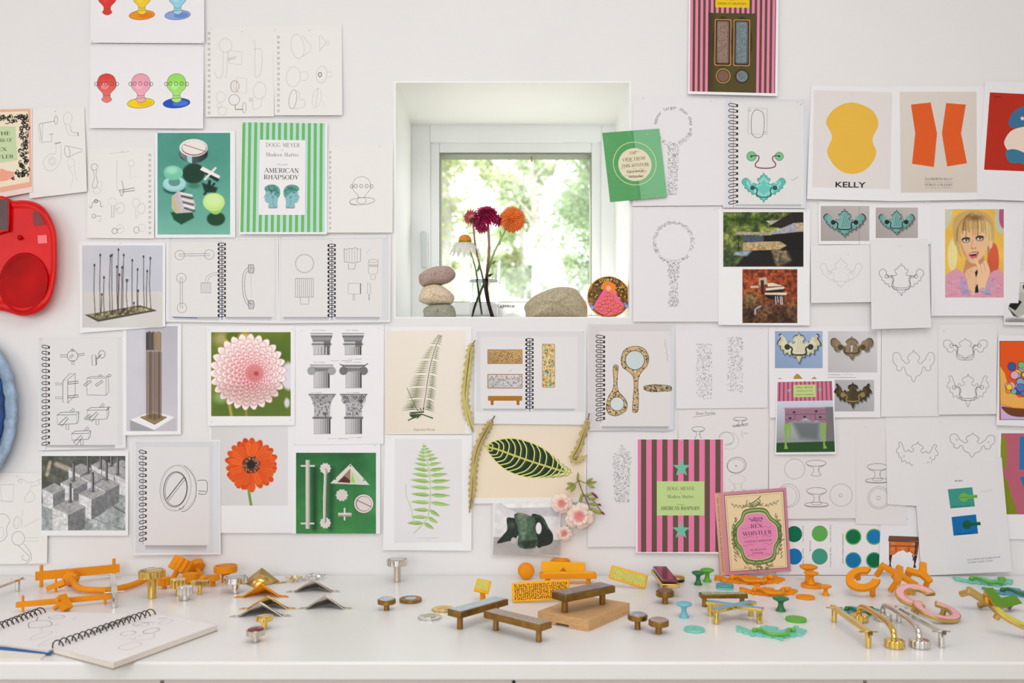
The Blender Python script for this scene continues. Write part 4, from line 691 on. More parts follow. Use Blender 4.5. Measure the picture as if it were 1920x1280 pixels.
s.line([(0, 911), (4, 941), (24, 941), (26, 910)], .8, PL); s.line([(-2, 909), (28, 908)], 1, PL); s.line([(-2, 938), (24, 940)], 1, PL); s.line([(34, 902), (42, 898), (55, 905), (68, 902), (78, 898), (80, 905), (66, 910), (58, 912), (55, 922), (48, 930), (46, 938), (56, 941), (65, 934), (62, 924), (58, 920)], .8, PL, 4); s.circ(38, 901, 4, 4, .8, PL); s.circ(76, 902, 4, 4, .8, PL)
s.line([(-2, 964), (10, 964), (18, 975), (12, 990), (13, 1004), (4, 1014), (-2, 1014)], .9, PM, 4); s.line([(0, 988), (6, 990), (7, 1005), (0, 1008)], .8, PL, 3); s.circ(32, 979, 7, 12, .8, PL, 10); s.circ(31, 978, 4, 8, .7, PL, 10); s.line([(42, 954), (41, 990)], .7, PL); s.line([(45, 987), (62, 978), (73, 972)], .7, PL)
s.circ(34, 1009, 12, 13, .9, PM); s.line([(34, 1022), (48, 1036), (56, 1044), (50, 1051), (41, 1046), (44, 1040)], .9, PM, 4); s.line([(45, 1019), (56, 1034), (59, 1048), (48, 1056)], .9, PM, 4); s.line([(47, 1008), (72, 1008)], .6, PL); s.line([(47, 1014), (72, 1014)], .6, PL); s.done([(33, 893)])
# ================================================================ papers on the wall, centre and right
MCOL = [(214, 176, 120), (120, 168, 140), (226, 196, 140), (176, 106, 50), (236, 214, 170), (80, 140, 120)]
def mosaic(s, inside, x0, y0, x1, y1, n, r, seed, cols=MCOL):
    rn = random.Random(seed)
    for _ in range(n):
        x, y = rn.uniform(x0, x1), rn.uniform(y0, y1)
        if inside(x, y): s.dots([(x, y)], r * rn.uniform(.6, 1.4), rn.choice(cols))
    s.up()
s = skb([(890, 619), (1099, 617), (1098, 796), (889, 794)], 'print of an open sketchbook with speckled boxes and bench drawing', 1.3, 4); s.poly([(893, 621), (1096, 621), (1096, 772), (893, 772)], (222, 219, 221))
s.part('printed_page', 'left page with gold and silver speckled rectangles'); page(s, 901, 631, 991, 766, (229, 226, 227), 5)
for y0, y1, cf, cd in ((655, 682, (196, 160, 104), (70, 50, 34)), (701, 728, (212, 208, 208), (60, 56, 60))):
    s.rect(914, y0, 979.5, y1, (166, 112, 56)); s.poly([(915.5, y0 + 1.5), (978, y0 + 1.5), (978, y1 - 1.5), (915.5, y1 - 1.5)], [cf, tuple(min(255, v + 12) for v in cf), cf, tuple(v * .9 for v in cf)]); mosaic(s, lambda x, y: True, 917, y0 + 3, 977, y1 - 3, 230, .65, y0, [cd, cd, (130, 100, 80)])
s.rect(915, 742, 979, 751, (176, 118, 38)); s.rect(920, 750, 925.5, 759, (166, 108, 34)); s.rect(968.5, 750, 974, 759, (166, 108, 34)); s.line([(954, 697), (960, 692)], .7, PM)
s.part('printed_page', 'right page with an orange and teal speckled strip'); page(s, 994, 631, 1082, 766, (229, 226, 227), 5); s.poly(rrect(1016.5, 644.5, 1040.5, 726.5, 3), (120, 92, 60)); s.poly(rrect(1017.3, 645.3, 1039.7, 725.7, 3), (236, 206, 142)); mosaic(s, lambda x, y: True, 1018, 646, 1039, 725, 300, 1.5, 77, [(240, 190, 90), (130, 190, 190), (238, 214, 160), (226, 160, 60), (160, 200, 180)])
s.part('printed_binding', 'black wire binding'); coil(s, 993, 637, 763, 17, 15, True); s.done([(896, 624), (1093, 621)])
s = skb([(1102, 608), (1264, 607), (1263, 806), (1103, 807)], 'print of a sketchbook page with speckled hand mirror drawings', 1.9, 4); s.poly([(1103, 608), (1263, 608), (1262, 806), (1104, 806)], (216, 211, 212)); s.rect(1256, 610, 1263, 805, (214, 220, 228))
s.part('printed_page', 'page with speckled hand mirrors'); page(s, 1124, 621, 1257, 799, (227, 222, 221), 9)
DK = (96, 74, 58)
o1 = crom([(1190, 649), (1207, 653), (1216, 668), (1214, 684), (1204, 696), (1198, 706), (1196, 720), (1197, 750), (1196, 770), (1191, 773), (1186, 770), (1187, 750), (1189, 725), (1187, 706), (1177, 695), (1167, 687), (1165, 670), (1172, 655)], 5, True)
o2 = crom([(1150, 687), (1159, 686), (1158, 700), (1157, 720), (1160, 734), (1170, 745), (1176, 757), (1173, 770), (1160, 778), (1150, 779), (1140, 774), (1137, 760), (1141, 744), (1149, 730), (1151, 715)], 5, True)
o3 = crom([(1208, 724), (1225, 721), (1247, 722), (1258, 725), (1258, 732), (1245, 733), (1225, 734), (1210, 731)], 4, True)
def pin_(poly):
    def f(x, y):
        r = False; n = len(poly)
        for i in range(n):
            (x1, y1), (x2, y2) = poly[i], poly[(i + 1) % n]
            if (y1 > y) != (y2 > y) and x < (x2 - x1) * (y - y1) / (y2 - y1) + x1: r = not r
        return r
    return f
for o_, n_ in ((o1, 900), (o2, 600), (o3, 240)):
    s.poly(o_, (216, 180, 130)); xs_ = [p[0] for p in o_]; ys_ = [p[1] for p in o_]; mosaic(s, pin_(o_), min(xs_), min(ys_), max(xs_), max(ys_), n_, 1.25, n_, MCOL + [(70, 60, 50)]); s.line(o_, 1.1, DK, closed=True); s.up()
s.ell(1190.5, 675, 18, 18, (206, 216, 218)); s.circ(1190.5, 675, 18, 18, 1.3, DK); s.ell(1157, 757, 13, 13, (214, 222, 222)); s.circ(1157, 757, 13, 13, 1.1, DK)
rn = random.Random(3); s.line([(1247 + rn.uniform(-2.5, 2.5) + (i / 26) * 5, 636 + i * 1.7) for i in range(25)], .7, PM)
s.part('printed_binding', 'black wire binding'); coil(s, 1126, 632, 784, 18, 17); s.done([(1113, 613), (1257, 611)])
s = Sheet('botanical_print', 'cream botanical print of one large green and yellow striped leaf', 'print', [(890, 794), (1100, 796), (1098, 941), (888, 944)], 0.9, 4, (240, 238, 236), 'botanical and engraving prints')
s.part('printed_plate', 'cream plate with a dark green striped leaf'); s.poly([(892, 795), (1097, 797), (1096, 932), (891, 933)], [(238, 224, 204), (236, 221, 200), (240, 222, 196), (240, 224, 198)])
up_ = crom([(908, 836), (925, 826), (950, 821), (975, 823), (1005, 833), (1030, 848), (1048, 868), (1060, 881), (1073, 887)], 8); lo_ = crom([(908, 836), (918, 852), (932, 868), (950, 882), (975, 892), (1000, 896), (1025, 895), (1050, 888), (1073, 887)], 8); md_ = crom([(908, 836), (935, 843), (965, 854), (1000, 866), (1035, 877), (1060, 884), (1073, 887)], 10)
s.poly(up_ + lo_[::-1][1:-1], (214, 222, 110)); s.poly([(p[0] * .97 + 990 * .03, p[1] * .96 + 862 * .04) for p in up_ + lo_[::-1][1:-1]], (34, 52, 34)); NM = len(md_)
for i in range(1, 17):
    t = i / 18; p = md_[int(t * (NM - 1))]; q = up_[min(len(up_) - 1, int((t * .92 + .15 * (1 - t)) * 64 - 3 + 2))] if True else 0
    q = up_[max(1, min(len(up_) - 2, int((t - .04) * (len(up_) - 1))))]; r_ = lo_[max(1, min(len(lo_) - 2, int((t - .04) * (len(lo_) - 1))))]
    m1 = ((p[0] + q[0]) / 2 + 5, (p[1] + q[1]) / 2 - 2); m2 = ((p[0] + r_[0]) / 2 + 4, (p[1] + r_[1]) / 2 + 4)
    for e, m_ in ((q, m1), (r_, m2)):
        L_ = crom([p, m_, e], 6); s.line(L_, 2.1, (222, 222, 140)); s.line([(a + 3.6, b_ + .6) for a, b_ in L_[:-3]], 1.0, (70, 104, 56))
s.up(); s.line(md_, 3.2, (226, 222, 130)); s.up(); s.line(md_, 1, (150, 168, 70)); s.done()
s = Sheet('photo_print', 'photo print of a dark green rounded bronze sculpture, slightly tilted', 'print', [(929, 924), (1054, 931), (1047, 1043), (922, 1037)], 3.6, 5, (232, 228, 228), 'colour photo prints')
s.part('printed_photo', None, GLOSS); c = Canvas(923, 926, 1049, 1041, (226, 224, 226), 0.8); c.poly([(923, 926), (1052, 932), (1050, 952), (951, 953), (929, 937)], (240, 240, 240)); c.poly([(951, 953), (1050, 952), (1050, 968), (980, 966)], (196, 194, 200), 3); c.line([(929, 937), (951, 953), (1050, 951)], 1.2, (190, 188, 194)); c.poly([(923, 1006), (1049, 1012), (1049, 1043), (923, 1040)], (176, 172, 170)); c.mottle(12, .07)
D1, D2, D3 = (36, 46, 40), (72, 96, 78), (104, 128, 108)
c.poly([(950, 972), (958, 970), (970, 974), (973, 990), (972, 1002), (964, 1012), (954, 1014), (932, 1018), (943, 1003), (951, 992)], D1, sm=True); c.ell(959, 984, 6, 8, (60, 72, 60), 4); c.ell(963, 1013, 5, 6, (190, 188, 188)); c.poly([(996, 968), (1010, 965), (1020, 972), (1028, 988), (1037, 1003), (1034, 1018), (1018, 1024), (1006, 1022)], D1, sm=True); c.ell(1010, 990, 5.5, 11, (236, 234, 238)); c.line([(1000, 968), (1014, 968), (1028, 992)], 2, D2, 2)
c.poly([(964, 966), (974, 961), (992, 966), (1003, 972), (1004, 986), (1006, 1002), (1008, 1018), (1000, 1027), (982, 1028), (971, 1022), (972, 1000), (969, 984)], D2, sm=True); c.poly([(970, 966), (984, 966), (988, 980), (984, 1010), (976, 1006), (974, 985)], D3, 6, sm=True); c.poly([(975, 1016), (1006, 1012), (1003, 1026), (984, 1028)], D1, 5, .8); c.line([(971, 962), (990, 967)], 2.5, (150, 130, 104), 2); c.mottle(5, .3, 2, (c.A.mean(2) < 125) * 1.0)
for xx, yy in ((923, 926),): c.blend(np.clip(((924 + (1041 - c.V) * .058) - c.U) / .8, 0, 1), (232, 228, 228))
s.cv(c); s.done([(990, 941)])
def dotfield(s, f, x0, y0, x1, y1, n, seed, col=(126, 122, 124), r=.55):
    rn = random.Random(seed); m = 0
    while m < n:
        x, y = rn.uniform(x0, x1), rn.uniform(y0, y1)
        if f(x, y):
            m += 1
            if rn.random() < .55: s.dots([(x, y)], r * rn.uniform(.7, 1.4), col)
            else:
                a = rn.uniform(0, 3.14); l = rn.uniform(1, 2.2); s.line([(x - l * math.cos(a), y - l * math.sin(a)), (x, y + rn.uniform(-1, 1)), (x + l * math.cos(a), y + l * math.sin(a))], .5, col)
    s.up()
def dsheet(quad, lab, base, lift): return Sheet('dotted_sheet', lab, 'drawing', quad, base, lift, (232, 229, 231), 'dotted pen drawings on white sheets')
s = dsheet([(1100, 808), (1270, 806), (1268, 1024), (1102, 1025)], 'white sheet with a dotted brush-like shape, left of the pink poster', 1.4, 4)
dotfield(s, lambda x, y: abs(x - 1166 + (y - 900) * .01) < (17 * math.sin(min(1, max(0, (y - 833) / 26)) * 1.57) if y < 859 else (17 - (y - 859) * .04)) and (y < 943), 1146, 834, 1186, 943, 620, 1); s.done([(1108, 813), (1264, 812)])
s = dsheet([(1267, 613), (1440, 611), (1439, 764), (1268, 766)], 'white sheet with two dotted upright strips', 1.0, 3)
dotfield(s, lambda x, y: True, 1306, 644, 1335, 748, 400, 2); dotfield(s, lambda x, y: True, 1364, 631, 1393, 735, 400, 3); s.line([(1310 + i * 2.4, 645 + (i % 2) * 2) for i in range(11)], .7, PM); s.done([(1280, 615), (1428, 616)])
s = dsheet([(1187, 180), (1358, 178), (1357, 385), (1186, 386)], 'white sheet with a lettered ring mirror drawing, behind the green jacket', 1.0, 4)
mir = lambda cx, cy, R, r: (lambda x, y: r < math.hypot((x - cx), (y - cy) * .97) < R)
dotfield(s, lambda x, y: mir(1262, 235, 39, 30)(x, y) and (y > 250) or (abs(x - 1262 - (y - 300) * -.02) < 9 + abs(y - 330) * .03 and 272 < y < 366), 1222, 200, 1304, 368, 560, 4)
tx = 'appear larger than they are'
for i, ch in enumerate(tx):
    a = math.radians(188 + i * 7.6); s.text(ch, 1262 + 35 * math.cos(a), 236 + 35 * math.sin(a), 6.5, None, (104, 100, 102), 'sans', ang=math.degrees(a) + 90)
s.done([(1206, 184), (1333, 190)])
s = dsheet([(1187, 387), (1354, 386), (1352, 603), (1187, 603)], 'white sheet with a fine dotted hand mirror, right of the window', 1.5, 4)
dotfield(s, lambda x, y: mir(1263, 454, 39, 32.5)(x, y) or (490 < y < 575 and abs(x - 1263) < (12 - abs(y - 500) * .12 if y < 545 else 8 + (y - 545) * .09)), 1222, 412, 1304, 578, 760, 5); s.done([(1212, 390), (1341, 393)])
# green jacket hanging over the niche edge
s = Sheet('book_jacket', 'green paper book jacket with a cream lettered circle, tilted over the niche corner', 'book jacket', [(1129, 249), (1236, 241), (1251, 369), (1144, 379)], 4.5, 6, (92, 162, 102), box=(1129, 249, 1236, 379))
s.poly([(1187, 249), (1236, 249), (1236, 379), (1187, 379)], (122, 184, 136)); s.poly([(1183, 249), (1187, 249), (1187, 379), (1181, 379)], (86, 154, 100)); rn = random.Random(6)
for i in range(60): y = 250 + i * 2.15; x = rn.uniform(1130, 1160); s.line([(x, y), (x + rn.uniform(20, 50), y)], .5, (84, 154, 92))
s.up(); s.circ(1183, 311, 40, 40.5, 1.2, (214, 226, 160)); s.up(); s.part('printed_label', 'cream lettered circle'); s.ell(1183, 313, 31, 31, (228, 218, 188)); IK = (84, 78, 70)
for t_, x, y, h, wd in (('THE', 1181, 291, 5.4, 13), ('VIEW FROM', 1181, 302, 6, 43), ('THIS WINDOW', 1183, 314, 6, 52), ('Laurence', 1182, 325, 5, 30), ('Whistler', 1182, 335, 5, 28)): s.text(t_, x, y, h, wd, IK, 'roman' if t_.isupper() else 'sans', slant=.25, wt=1.1)
for i in range(18): a = rn.uniform(0, 6.28); q = rn.uniform(8, 27); x, y = 1183 + q * math.cos(a), 313 + q * math.sin(a); s.line([(x - 5, y + 1), (x - 2, y - 1), (x + 2, y + 1), (x + 5, y - 1)], .45, (128, 118, 100), 3)
s.done([(1213, 252)])
# striped poster top right
PK, BR = (236, 128, 172), (104, 84, 72)
s = Sheet('poster_print', 'pink and olive striped poster with two textured bars, at the top edge', 'poster', [(1292, -62), (1461, -60), (1458, 180), (1290, 176)], 3.8, 6, (240, 239, 239), 'announcement posters', box=(1290, -62, 1459, 178))
s.rect(1293, -60, 1454, 173, (92, 78, 46))
for i in range(17): x = 1293 + i * 9.65; s.rect(x - (0 if i else 0), -60, x + 5, 173, (234, 134, 176)); s.lay -= 1
s.up(); s.rect(1327, 24, 1418, 173, (84, 74, 38)); s.poly([(1327, 24), (1345, 24), (1345, 173), (1327, 173)], [(60, 50, 30), (84, 74, 38), (84, 74, 38), (66, 56, 32)]); s.rect(1340, -60, 1404, 13.5, (232, 196, 30)); s.text('AMERICAN RHAPSODY', 1371, 6.2, 4, 56, (96, 78, 20), wt=1.3); s.text('Present', 1371, -1, 2.4, 10, (130, 104, 20))
for x0, c1, c2 in ((1339, (150, 122, 108), (112, 92, 82)), (1374.5, (122, 136, 140), (88, 100, 106))):
    s.part('printed_photo', 'brown bar and round knob picture' if x0 < 1350 else 'blue-grey bar and round knob picture'); s.poly(earc(x0 + 15.5, 78, 20, 48, n=24), (62, 52, 30)); R = lambda a, b_, c_, d: rrect(a, b_, c_, d, 3)
    s.poly(R(x0, 35.5, x0 + 31.5, 123.5), (186, 134, 76)); s.poly(R(x0 + 2, 37.5, x0 + 29.5, 121.5), (44, 34, 28)); s.poly(R(x0 + 4, 39, x0 + 27.5, 119), c2); s.poly(R(x0 + 6, 41, x0 + 25, 117), c1); rn = random.Random(int(x0)); s.dots([(rn.uniform(x0 + 6, x0 + 25), rn.uniform(41, 117)) for _ in range(420)], .7, c2); s.up(); s.dots([(rn.uniform(x0 + 6, x0 + 25), rn.uniform(41, 117)) for _ in range(300)], .6, tuple(min(255, v + 26) for v in c1)); s.up()
    s.ell(x0 + 17, 142.5, 14, 14, (186, 134, 76) if x0 < 1350 else (70, 56, 40)); s.ell(x0 + 17, 142.5, 12, 12, (50, 40, 34)); s.ell(x0 + 17, 142.5, 10.5, 10.5, c1 if x0 > 1350 else (128, 96, 76)); s.dots([(x0 + 17 + rn.uniform(-7, 7), 142 + rn.uniform(-7, 7)) for _ in range(60)], .7, c2)
s.done()
# pink poster
s = Sheet('poster_print', 'pink and brown striped poster with a pale green lettered panel', 'poster', [(1194, 822), (1358, 822), (1356, 1038), (1192, 1036)], 3.0, 5, (241, 240, 240), 'announcement posters')
s.rect(1195.5, 823.5, 1356, 1034.5, PK)
for i in range(8): x = 1202 + i * 19.9; s.rect(x, 823.5, x + 9.7, 1034.5, BR); s.lay -= 1
s.up(); s.rect(1231.5, 902, 1320.5, 966, (196, 220, 148))
def star(cx, cy, R, r=.4, n=5): return [(cx + R * (1 if i % 2 == 0 else r) * math.sin(i * PI / n), cy - R * (1 if i % 2 == 0 else r) * math.cos(i * PI / n)) for i in range(2 * n)]
s.poly(star(1278, 877, 17.5), (116, 198, 168)); s.poly(star(1277, 994, 17.5), (116, 198, 168))
s.text('DOUG MEYER', 1276, 915.5, 6, 51, (74, 84, 58)); s.text('+', 1276, 923.5, 6, 6, (96, 106, 70), wt=.7); s.text('Modern Matter', 1276, 930.5, 6, 49, (74, 84, 58)); s.text('Present', 1276, 945.5, 3, 14, (96, 106, 70)); s.text('AMERICAN RHAPSODY', 1275.5, 952.5, 6.4, 75, (50, 58, 40), wt=1.25); s.done([(1278, 826)])
s = skb([(1357, 182), (1513, 184), (1511, 390), (1356, 389)], 'print of a sketchbook page with turquoise winged pull drawings', 1.8, 4); s.poly([(1359, 184), (1511, 186), (1509, 388), (1358, 388)], (222, 221, 226)); s.rect(1504, 200, 1511, 388, (214, 220, 232))
s.part('printed_page', 'page with green and turquoise pull drawings'); page(s, 1374, 191, 1507, 383, (230, 227, 225), 5)
s.line([(1403, 202), (1439, 204), (1438, 252), (1402, 251)], .8, PM, closed=True); s.line([(1409, 245), (1409, 220), (1414, 208), (1421, 206), (1430, 211), (1433, 225), (1432, 245), (1428, 256), (1419, 258), (1411, 253)], 1.1, PD, 4, True); s.circ(1406, 207, 1.5, 1.5, .8, PM); s.circ(1434, 248, 1.5, 1.5, .8, PM)
for x, r in ((1409, 9), (1461, 8)): s.ell(x, 293, r, r, (120, 196, 146)); s.circ(x, 293, r, r, .9, (70, 140, 100)); s.ell(x, 293, 2, 2, (90, 40, 44))
s.line([(1411, 292), (1422, 292), (1422, 300), (1417, 306), (1417, 312), (1426, 315), (1444, 315), (1453, 312), (1454, 306), (1449, 300), (1450, 293), (1460, 292)], 2.0, (120, 50, 66), 4, up=True)
HALF = [(0, 1), (.06, .84), (.15, .8), (.17, .66), (.29, .62), (.27, .46), (.2, .36), (.27, .24), (.4, .26), (.44, .1), (.56, .16), (.66, .3), (.68, .52), (.8, .66), (.92, .6), (1, .4), (.93, .2), (.86, .12), (.88, -.02), (.76, -.1), (.7, -.28), (.58, -.26), (.54, -.46), (.4, -.42), (.3, -.6), (.2, -.58), (.16, -.78), (.06, -.8), (0, -1)]
H2 = [(0, 1), (.05, .85), (.18, .74), (.3, .5), (.2, .3), (.34, .14), (.46, .3), (.58, .42), (.62, .62), (.76, .84), (.94, .8), (1, .52), (.96, .2), (.8, -.02), (.84, -.14), (.72, -.3), (.58, -.24), (.54, -.06), (.44, -.1), (.38, -.4), (.26, -.58), (.12, -.66), (.1, -.8), (0, -1)]
H3 = [(0, 1), (.06, .84), (.2, .78), (.28, .6), (.18, .5), (.2, .34), (.34, .3), (.42, .44), (.5, .3), (.62, .36), (.74, .76), (.84, .9), (.92, .8), (.86, .62), (.98, .4), (1, .2), (.88, .14), (.86, -.1), (.74, -.12), (.7, -.42), (.56, -.3), (.46, -.5), (.36, -.4), (.24, -.6), (.14, -.56), (.06, -.82), (0, -1)]
def wings(cx, cy, w_, h_, H=HALF, rot=0):
    P = H[:-1] + [H[-1]] + [(-a, b_) for a, b_ in H[::-1][1:-1]]; r = math.radians(rot); P = crom(P, 3, True)
    return [(cx + a * w_ * math.cos(r) + b_ * h_ * math.sin(r), cy - b_ * h_ * math.cos(r) + a * w_ * math.sin(r)) for a, b_ in P]
def bail(s, cx, cy, w_, h_, wd, col, dbl=False, dy=.1):
    P = [(cx + a * w_, cy - b_ * h_) for a, b_ in ((-.6, dy), (-.42, dy), (-.36, -.1), (-.4, -.3), (-.3, -.48), (0, -.52), (.3, -.48), (.4, -.3), (.36, -.1), (.42, dy), (.6, dy))]
    s.line(P, wd, col, 5); 
    if dbl: s.line([(cx + (x - cx) * .9, cy + (y - cy) * .86 - 1) for x, y in P], wd, col, 5)
    for q in (-.62, .62): s.circ(cx + q * w_, cy - dy * h_, 3.4, 3.4, wd, col)
    s.up()
for i, (sc_, cc) in enumerate(((1, (96, 190, 178)), (.8, (150, 216, 204)), (.55, (110, 200, 190)))): s.poly(wings(1432, 352, 41 * sc_, 28 * sc_), cc)
s.line(wings(1432, 352, 41, 28), 1, (60, 150, 140), closed=True); bail(s, 1432, 355, 34, 28, 2, (54, 90, 88), dy=.1); s.ell(1411, 352, 3, 3, (40, 96, 90)); s.ell(1453, 352, 3, 3, (40, 96, 90)); s.line([(1483, 336), (1487, 338), (1496, 331)], .9, PM); s.line([(1499, 198), (1506, 193)], .7, PM)
s.part('printed_binding', 'black wire binding'); coil(s, 1375, 198, 378, 18, 18); s.done([(1369, 190), (1495, 192)])
# plain stand-ins for the two graphic posters and the profile poster
s = Sheet('poster_print', 'pale poster with one yellow shape over black lettering', 'poster', [(1521, 160), (1682, 164), (1680, 377), (1513, 373)], 2.4, 5, (238, 236, 238), 'bold shape posters')
s.part('printed_plate', 'pale grey plate with a yellow shape'); s.poly([(1526, 169), (1673, 173), (1669, 355), (1523, 351)], (228, 221, 219))
s.poly(crom([(1598, 192), (1634, 206), (1647, 232), (1636, 262), (1643, 288), (1626, 316), (1598, 326), (1570, 316), (1551, 286), (1560, 256), (1549, 228), (1566, 203)], 8, True), (234, 186, 72)); s.text('KELLY', 1595, 346, 10.4, 57, (34, 34, 38), 'sans', ang=1, wt=1.2); s.done([(1598, 176)])
s = Sheet('poster_print', 'beige poster with two slanting orange bars over small lettering', 'poster', [(1675, 162), (1847, 162), (1848, 374), (1680, 377)], 2.0, 5, (238, 236, 237), 'bold shape posters')
s.part('printed_plate', 'beige plate with orange bars'); s.poly([(1687, 172), (1831, 172), (1832, 361), (1689, 361)], [(222, 214, 206), (220, 210, 202), (218, 206, 194), (216, 206, 192)])
s.poly([(1708, 196), (1745, 192), (1757, 250), (1751, 313), (1710, 307), (1716, 250)], (226, 94, 36)); s.poly([(1774, 193), (1811, 196), (1802, 250), (1813, 306), (1776, 312), (1766, 250)], (226, 94, 36))
s.text('ELLSWORTH KELLY', 1760.5, 335.5, 4.2, 52, (96, 84, 80), wt=1.3); s.text('FROM TUESDAY MARCH', 1760.5, 341.3, 1.7, 52, (120, 106, 100)); s.text('FERUS GALLERY', 1760.5, 346.3, 4.2, 52, (96, 84, 80), wt=1.3); s.text('LOS ANGELES CALIFORNIA', 1760.5, 351.7, 1.7, 52, (120, 106, 100)); s.done([(1760, 174)])
s = Sheet('poster_print', 'deep red poster with blue and cream shapes, cut off at the right edge', 'poster', [(1847, 152), (2010, 158), (2004, 380), (1832, 373)], 2.8, 5, (236, 234, 236), 'bold shape posters')
s.part('printed_plate', 'red plate with blue and cream shapes'); s.poly([(1856, 173), (1996, 180), (1990, 324), (1845, 318)], (184, 44, 26)); s.poly(crom([(1958, 190), (1926, 196), (1900, 210), (1891, 230), (1900, 240), (1930, 238), (1970, 236)], 5, True), (62, 110, 148)); s.poly(crom([(1908, 240), (1884, 262), (1888, 280), (1905, 296), (1930, 312), (1980, 314), (1980, 240)], 5, True), (236, 216, 200)); s.poly(crom([(1886, 284), (1904, 280), (1930, 292), (1950, 312), (1912, 306), (1892, 304)], 5, True), (60, 120, 150)); s.poly(star(1917, 222, 5), (240, 226, 206)); s.line([(1863, 181), (1866, 183), (1870, 181), (1877, 182)], 1.1, (60, 24, 20)); s.done([(1900, 160)])
# houses
s = Sheet('photo_print', 'sheet with two photo prints of a terraced house in woods', 'print', [(1348, 392), (1519, 392), (1518, 610), (1347, 609)], 2.1, 5, (240, 239, 240), 'colour photo prints')
s.part('printed_photo', 'upper photo of a shaded balcony house among green trees', GLOSS); c = Canvas(1356, 397.5, 1506.5, 500, (60, 70, 30), 0.8); n1 = fbm(c.U, c.V, 14, 3, 4)[..., None]; n2 = fbm(c.U, c.V, 5, 8, 3)[..., None]
c.A[:] = np.clip(np.array((236, 236, 120)) * (n1 * 1.15 - .15) + np.array((20, 40, 16)) * (1.1 - n1), 0, 255) * (.55 + .75 * n2); c.blend(np.clip((c.V - 440) / 40, 0, 1) * np.clip((1400 - c.U) / 40, 0.2, .8), np.array((46, 62, 40)) * (.6 + n2)); m_ = np.clip(1 - np.abs(c.V - 412) / 26, 0, 1) * (c.U < 1440) * .7; c.blend(m_, np.array((34, 56, 16)) * (.4 + 1.6 * n2))
c.poly([(1400, 470), (1507, 448), (1507, 500), (1380, 500)], (30, 26, 24), 6); c.poly([(1444, 460), (1470, 454), (1484, 490), (1455, 500)], np.array((170, 150, 116)) * (.2 + 1.1 * n2), 6, .9); c.poly([(1378, 472), (1410, 470), (1400, 480), (1376, 478)], (150, 166, 186), 4)
c.poly([(1436, 414), (1470, 412), (1450, 424)], (186, 180, 170)); c.poly([(1440, 425), (1485, 398), (1507, 398), (1507, 432)], (44, 36, 30)); c.poly([(1434, 441), (1488, 418), (1507, 417), (1507, 438), (1500, 434)], (166, 164, 176)); c.poly([(1492, 418), (1507, 417), (1507, 434), (1494, 433)], (188, 170, 140)); c.poly([(1434, 441), (1507, 434), (1507, 470), (1410, 468), (1393, 452)], (26, 22, 22)); c.poly([(1378, 434), (1394, 434), (1450, 436), (1446, 441), (1380, 440)], (172, 158, 138)); c.poly([(1394, 441), (1432, 443), (1432, 453), (1396, 453)], (70, 84, 104)); c.poly([(1393, 454), (1462, 452), (1475, 460), (1462, 468), (1393, 470)], np.array((206, 178, 128)) * (.65 + .5 * n2)); c.line([(1384, 441), (1385, 470)], 1.4, (30, 26, 22)); c.mottle(3, .2, 6); s.cv(c)
s.part('printed_photo', 'lower photo of white terraces in red autumn woods', GLOSS); c = Canvas(1392, 504.5, 1495, 605.5, (90, 50, 30), 0.8); n1 = fbm(c.U, c.V, 18, 5, 4)[..., None]; n2 = fbm(c.U, c.V, 4.5, 9, 3)[..., None]
c.A[:] = (np.array((196, 92, 46)) * n1 + np.array((96, 40, 26)) * (1 - n1)) * (.3 + 1.3 * n2); c.blend(np.clip((c.V - 548) / 30, 0, 1) * .8, (np.array((128, 100, 66)) * n1 + np.array((30, 22, 18)) * (1 - n1)) * (.2 + 1.5 * n2)); c.blend(np.clip(1 - np.hypot(c.U - 1408, (c.V - 560)) / 22, 0, .8), np.array((140, 122, 74)) * (.3 + 1.2 * n2))
W_ = (228, 218, 196); c.poly([(1423, 521), (1437, 519), (1439, 532), (1424, 536)], (196, 176, 148)); c.poly([(1426, 525), (1432, 525), (1433, 552), (1427, 552)], (52, 42, 38)); c.poly([(1438, 531), (1448, 530), (1469, 536), (1440, 537)], W_); c.poly([(1406, 536), (1420, 535), (1424, 539), (1408, 540)], (200, 190, 170)); c.poly([(1436, 540), (1471, 537), (1470, 542), (1436, 546)], W_); c.poly([(1434, 545), (1474, 541), (1468, 548), (1436, 547)], (40, 30, 26)); c.poly([(1434, 549), (1476, 548), (1474, 553), (1434, 552)], W_); c.poly([(1434, 553), (1474, 554), (1460, 562), (1440, 560)], (30, 24, 22))
[c.line([(x, 556), (x + 1, 566 + (x % 3) * 2)], 1.8, (214, 214, 226), 1.5) for x in (1454, 1458, 1463, 1466)]; c.line([(1418, 578), (1426, 574)], 3, (176, 176, 200), 2); c.line([(1416, 580), (1416, 588)], 3, (190, 190, 206), 2); s.cv(c); s.done([(1355, 395), (1512, 395)])
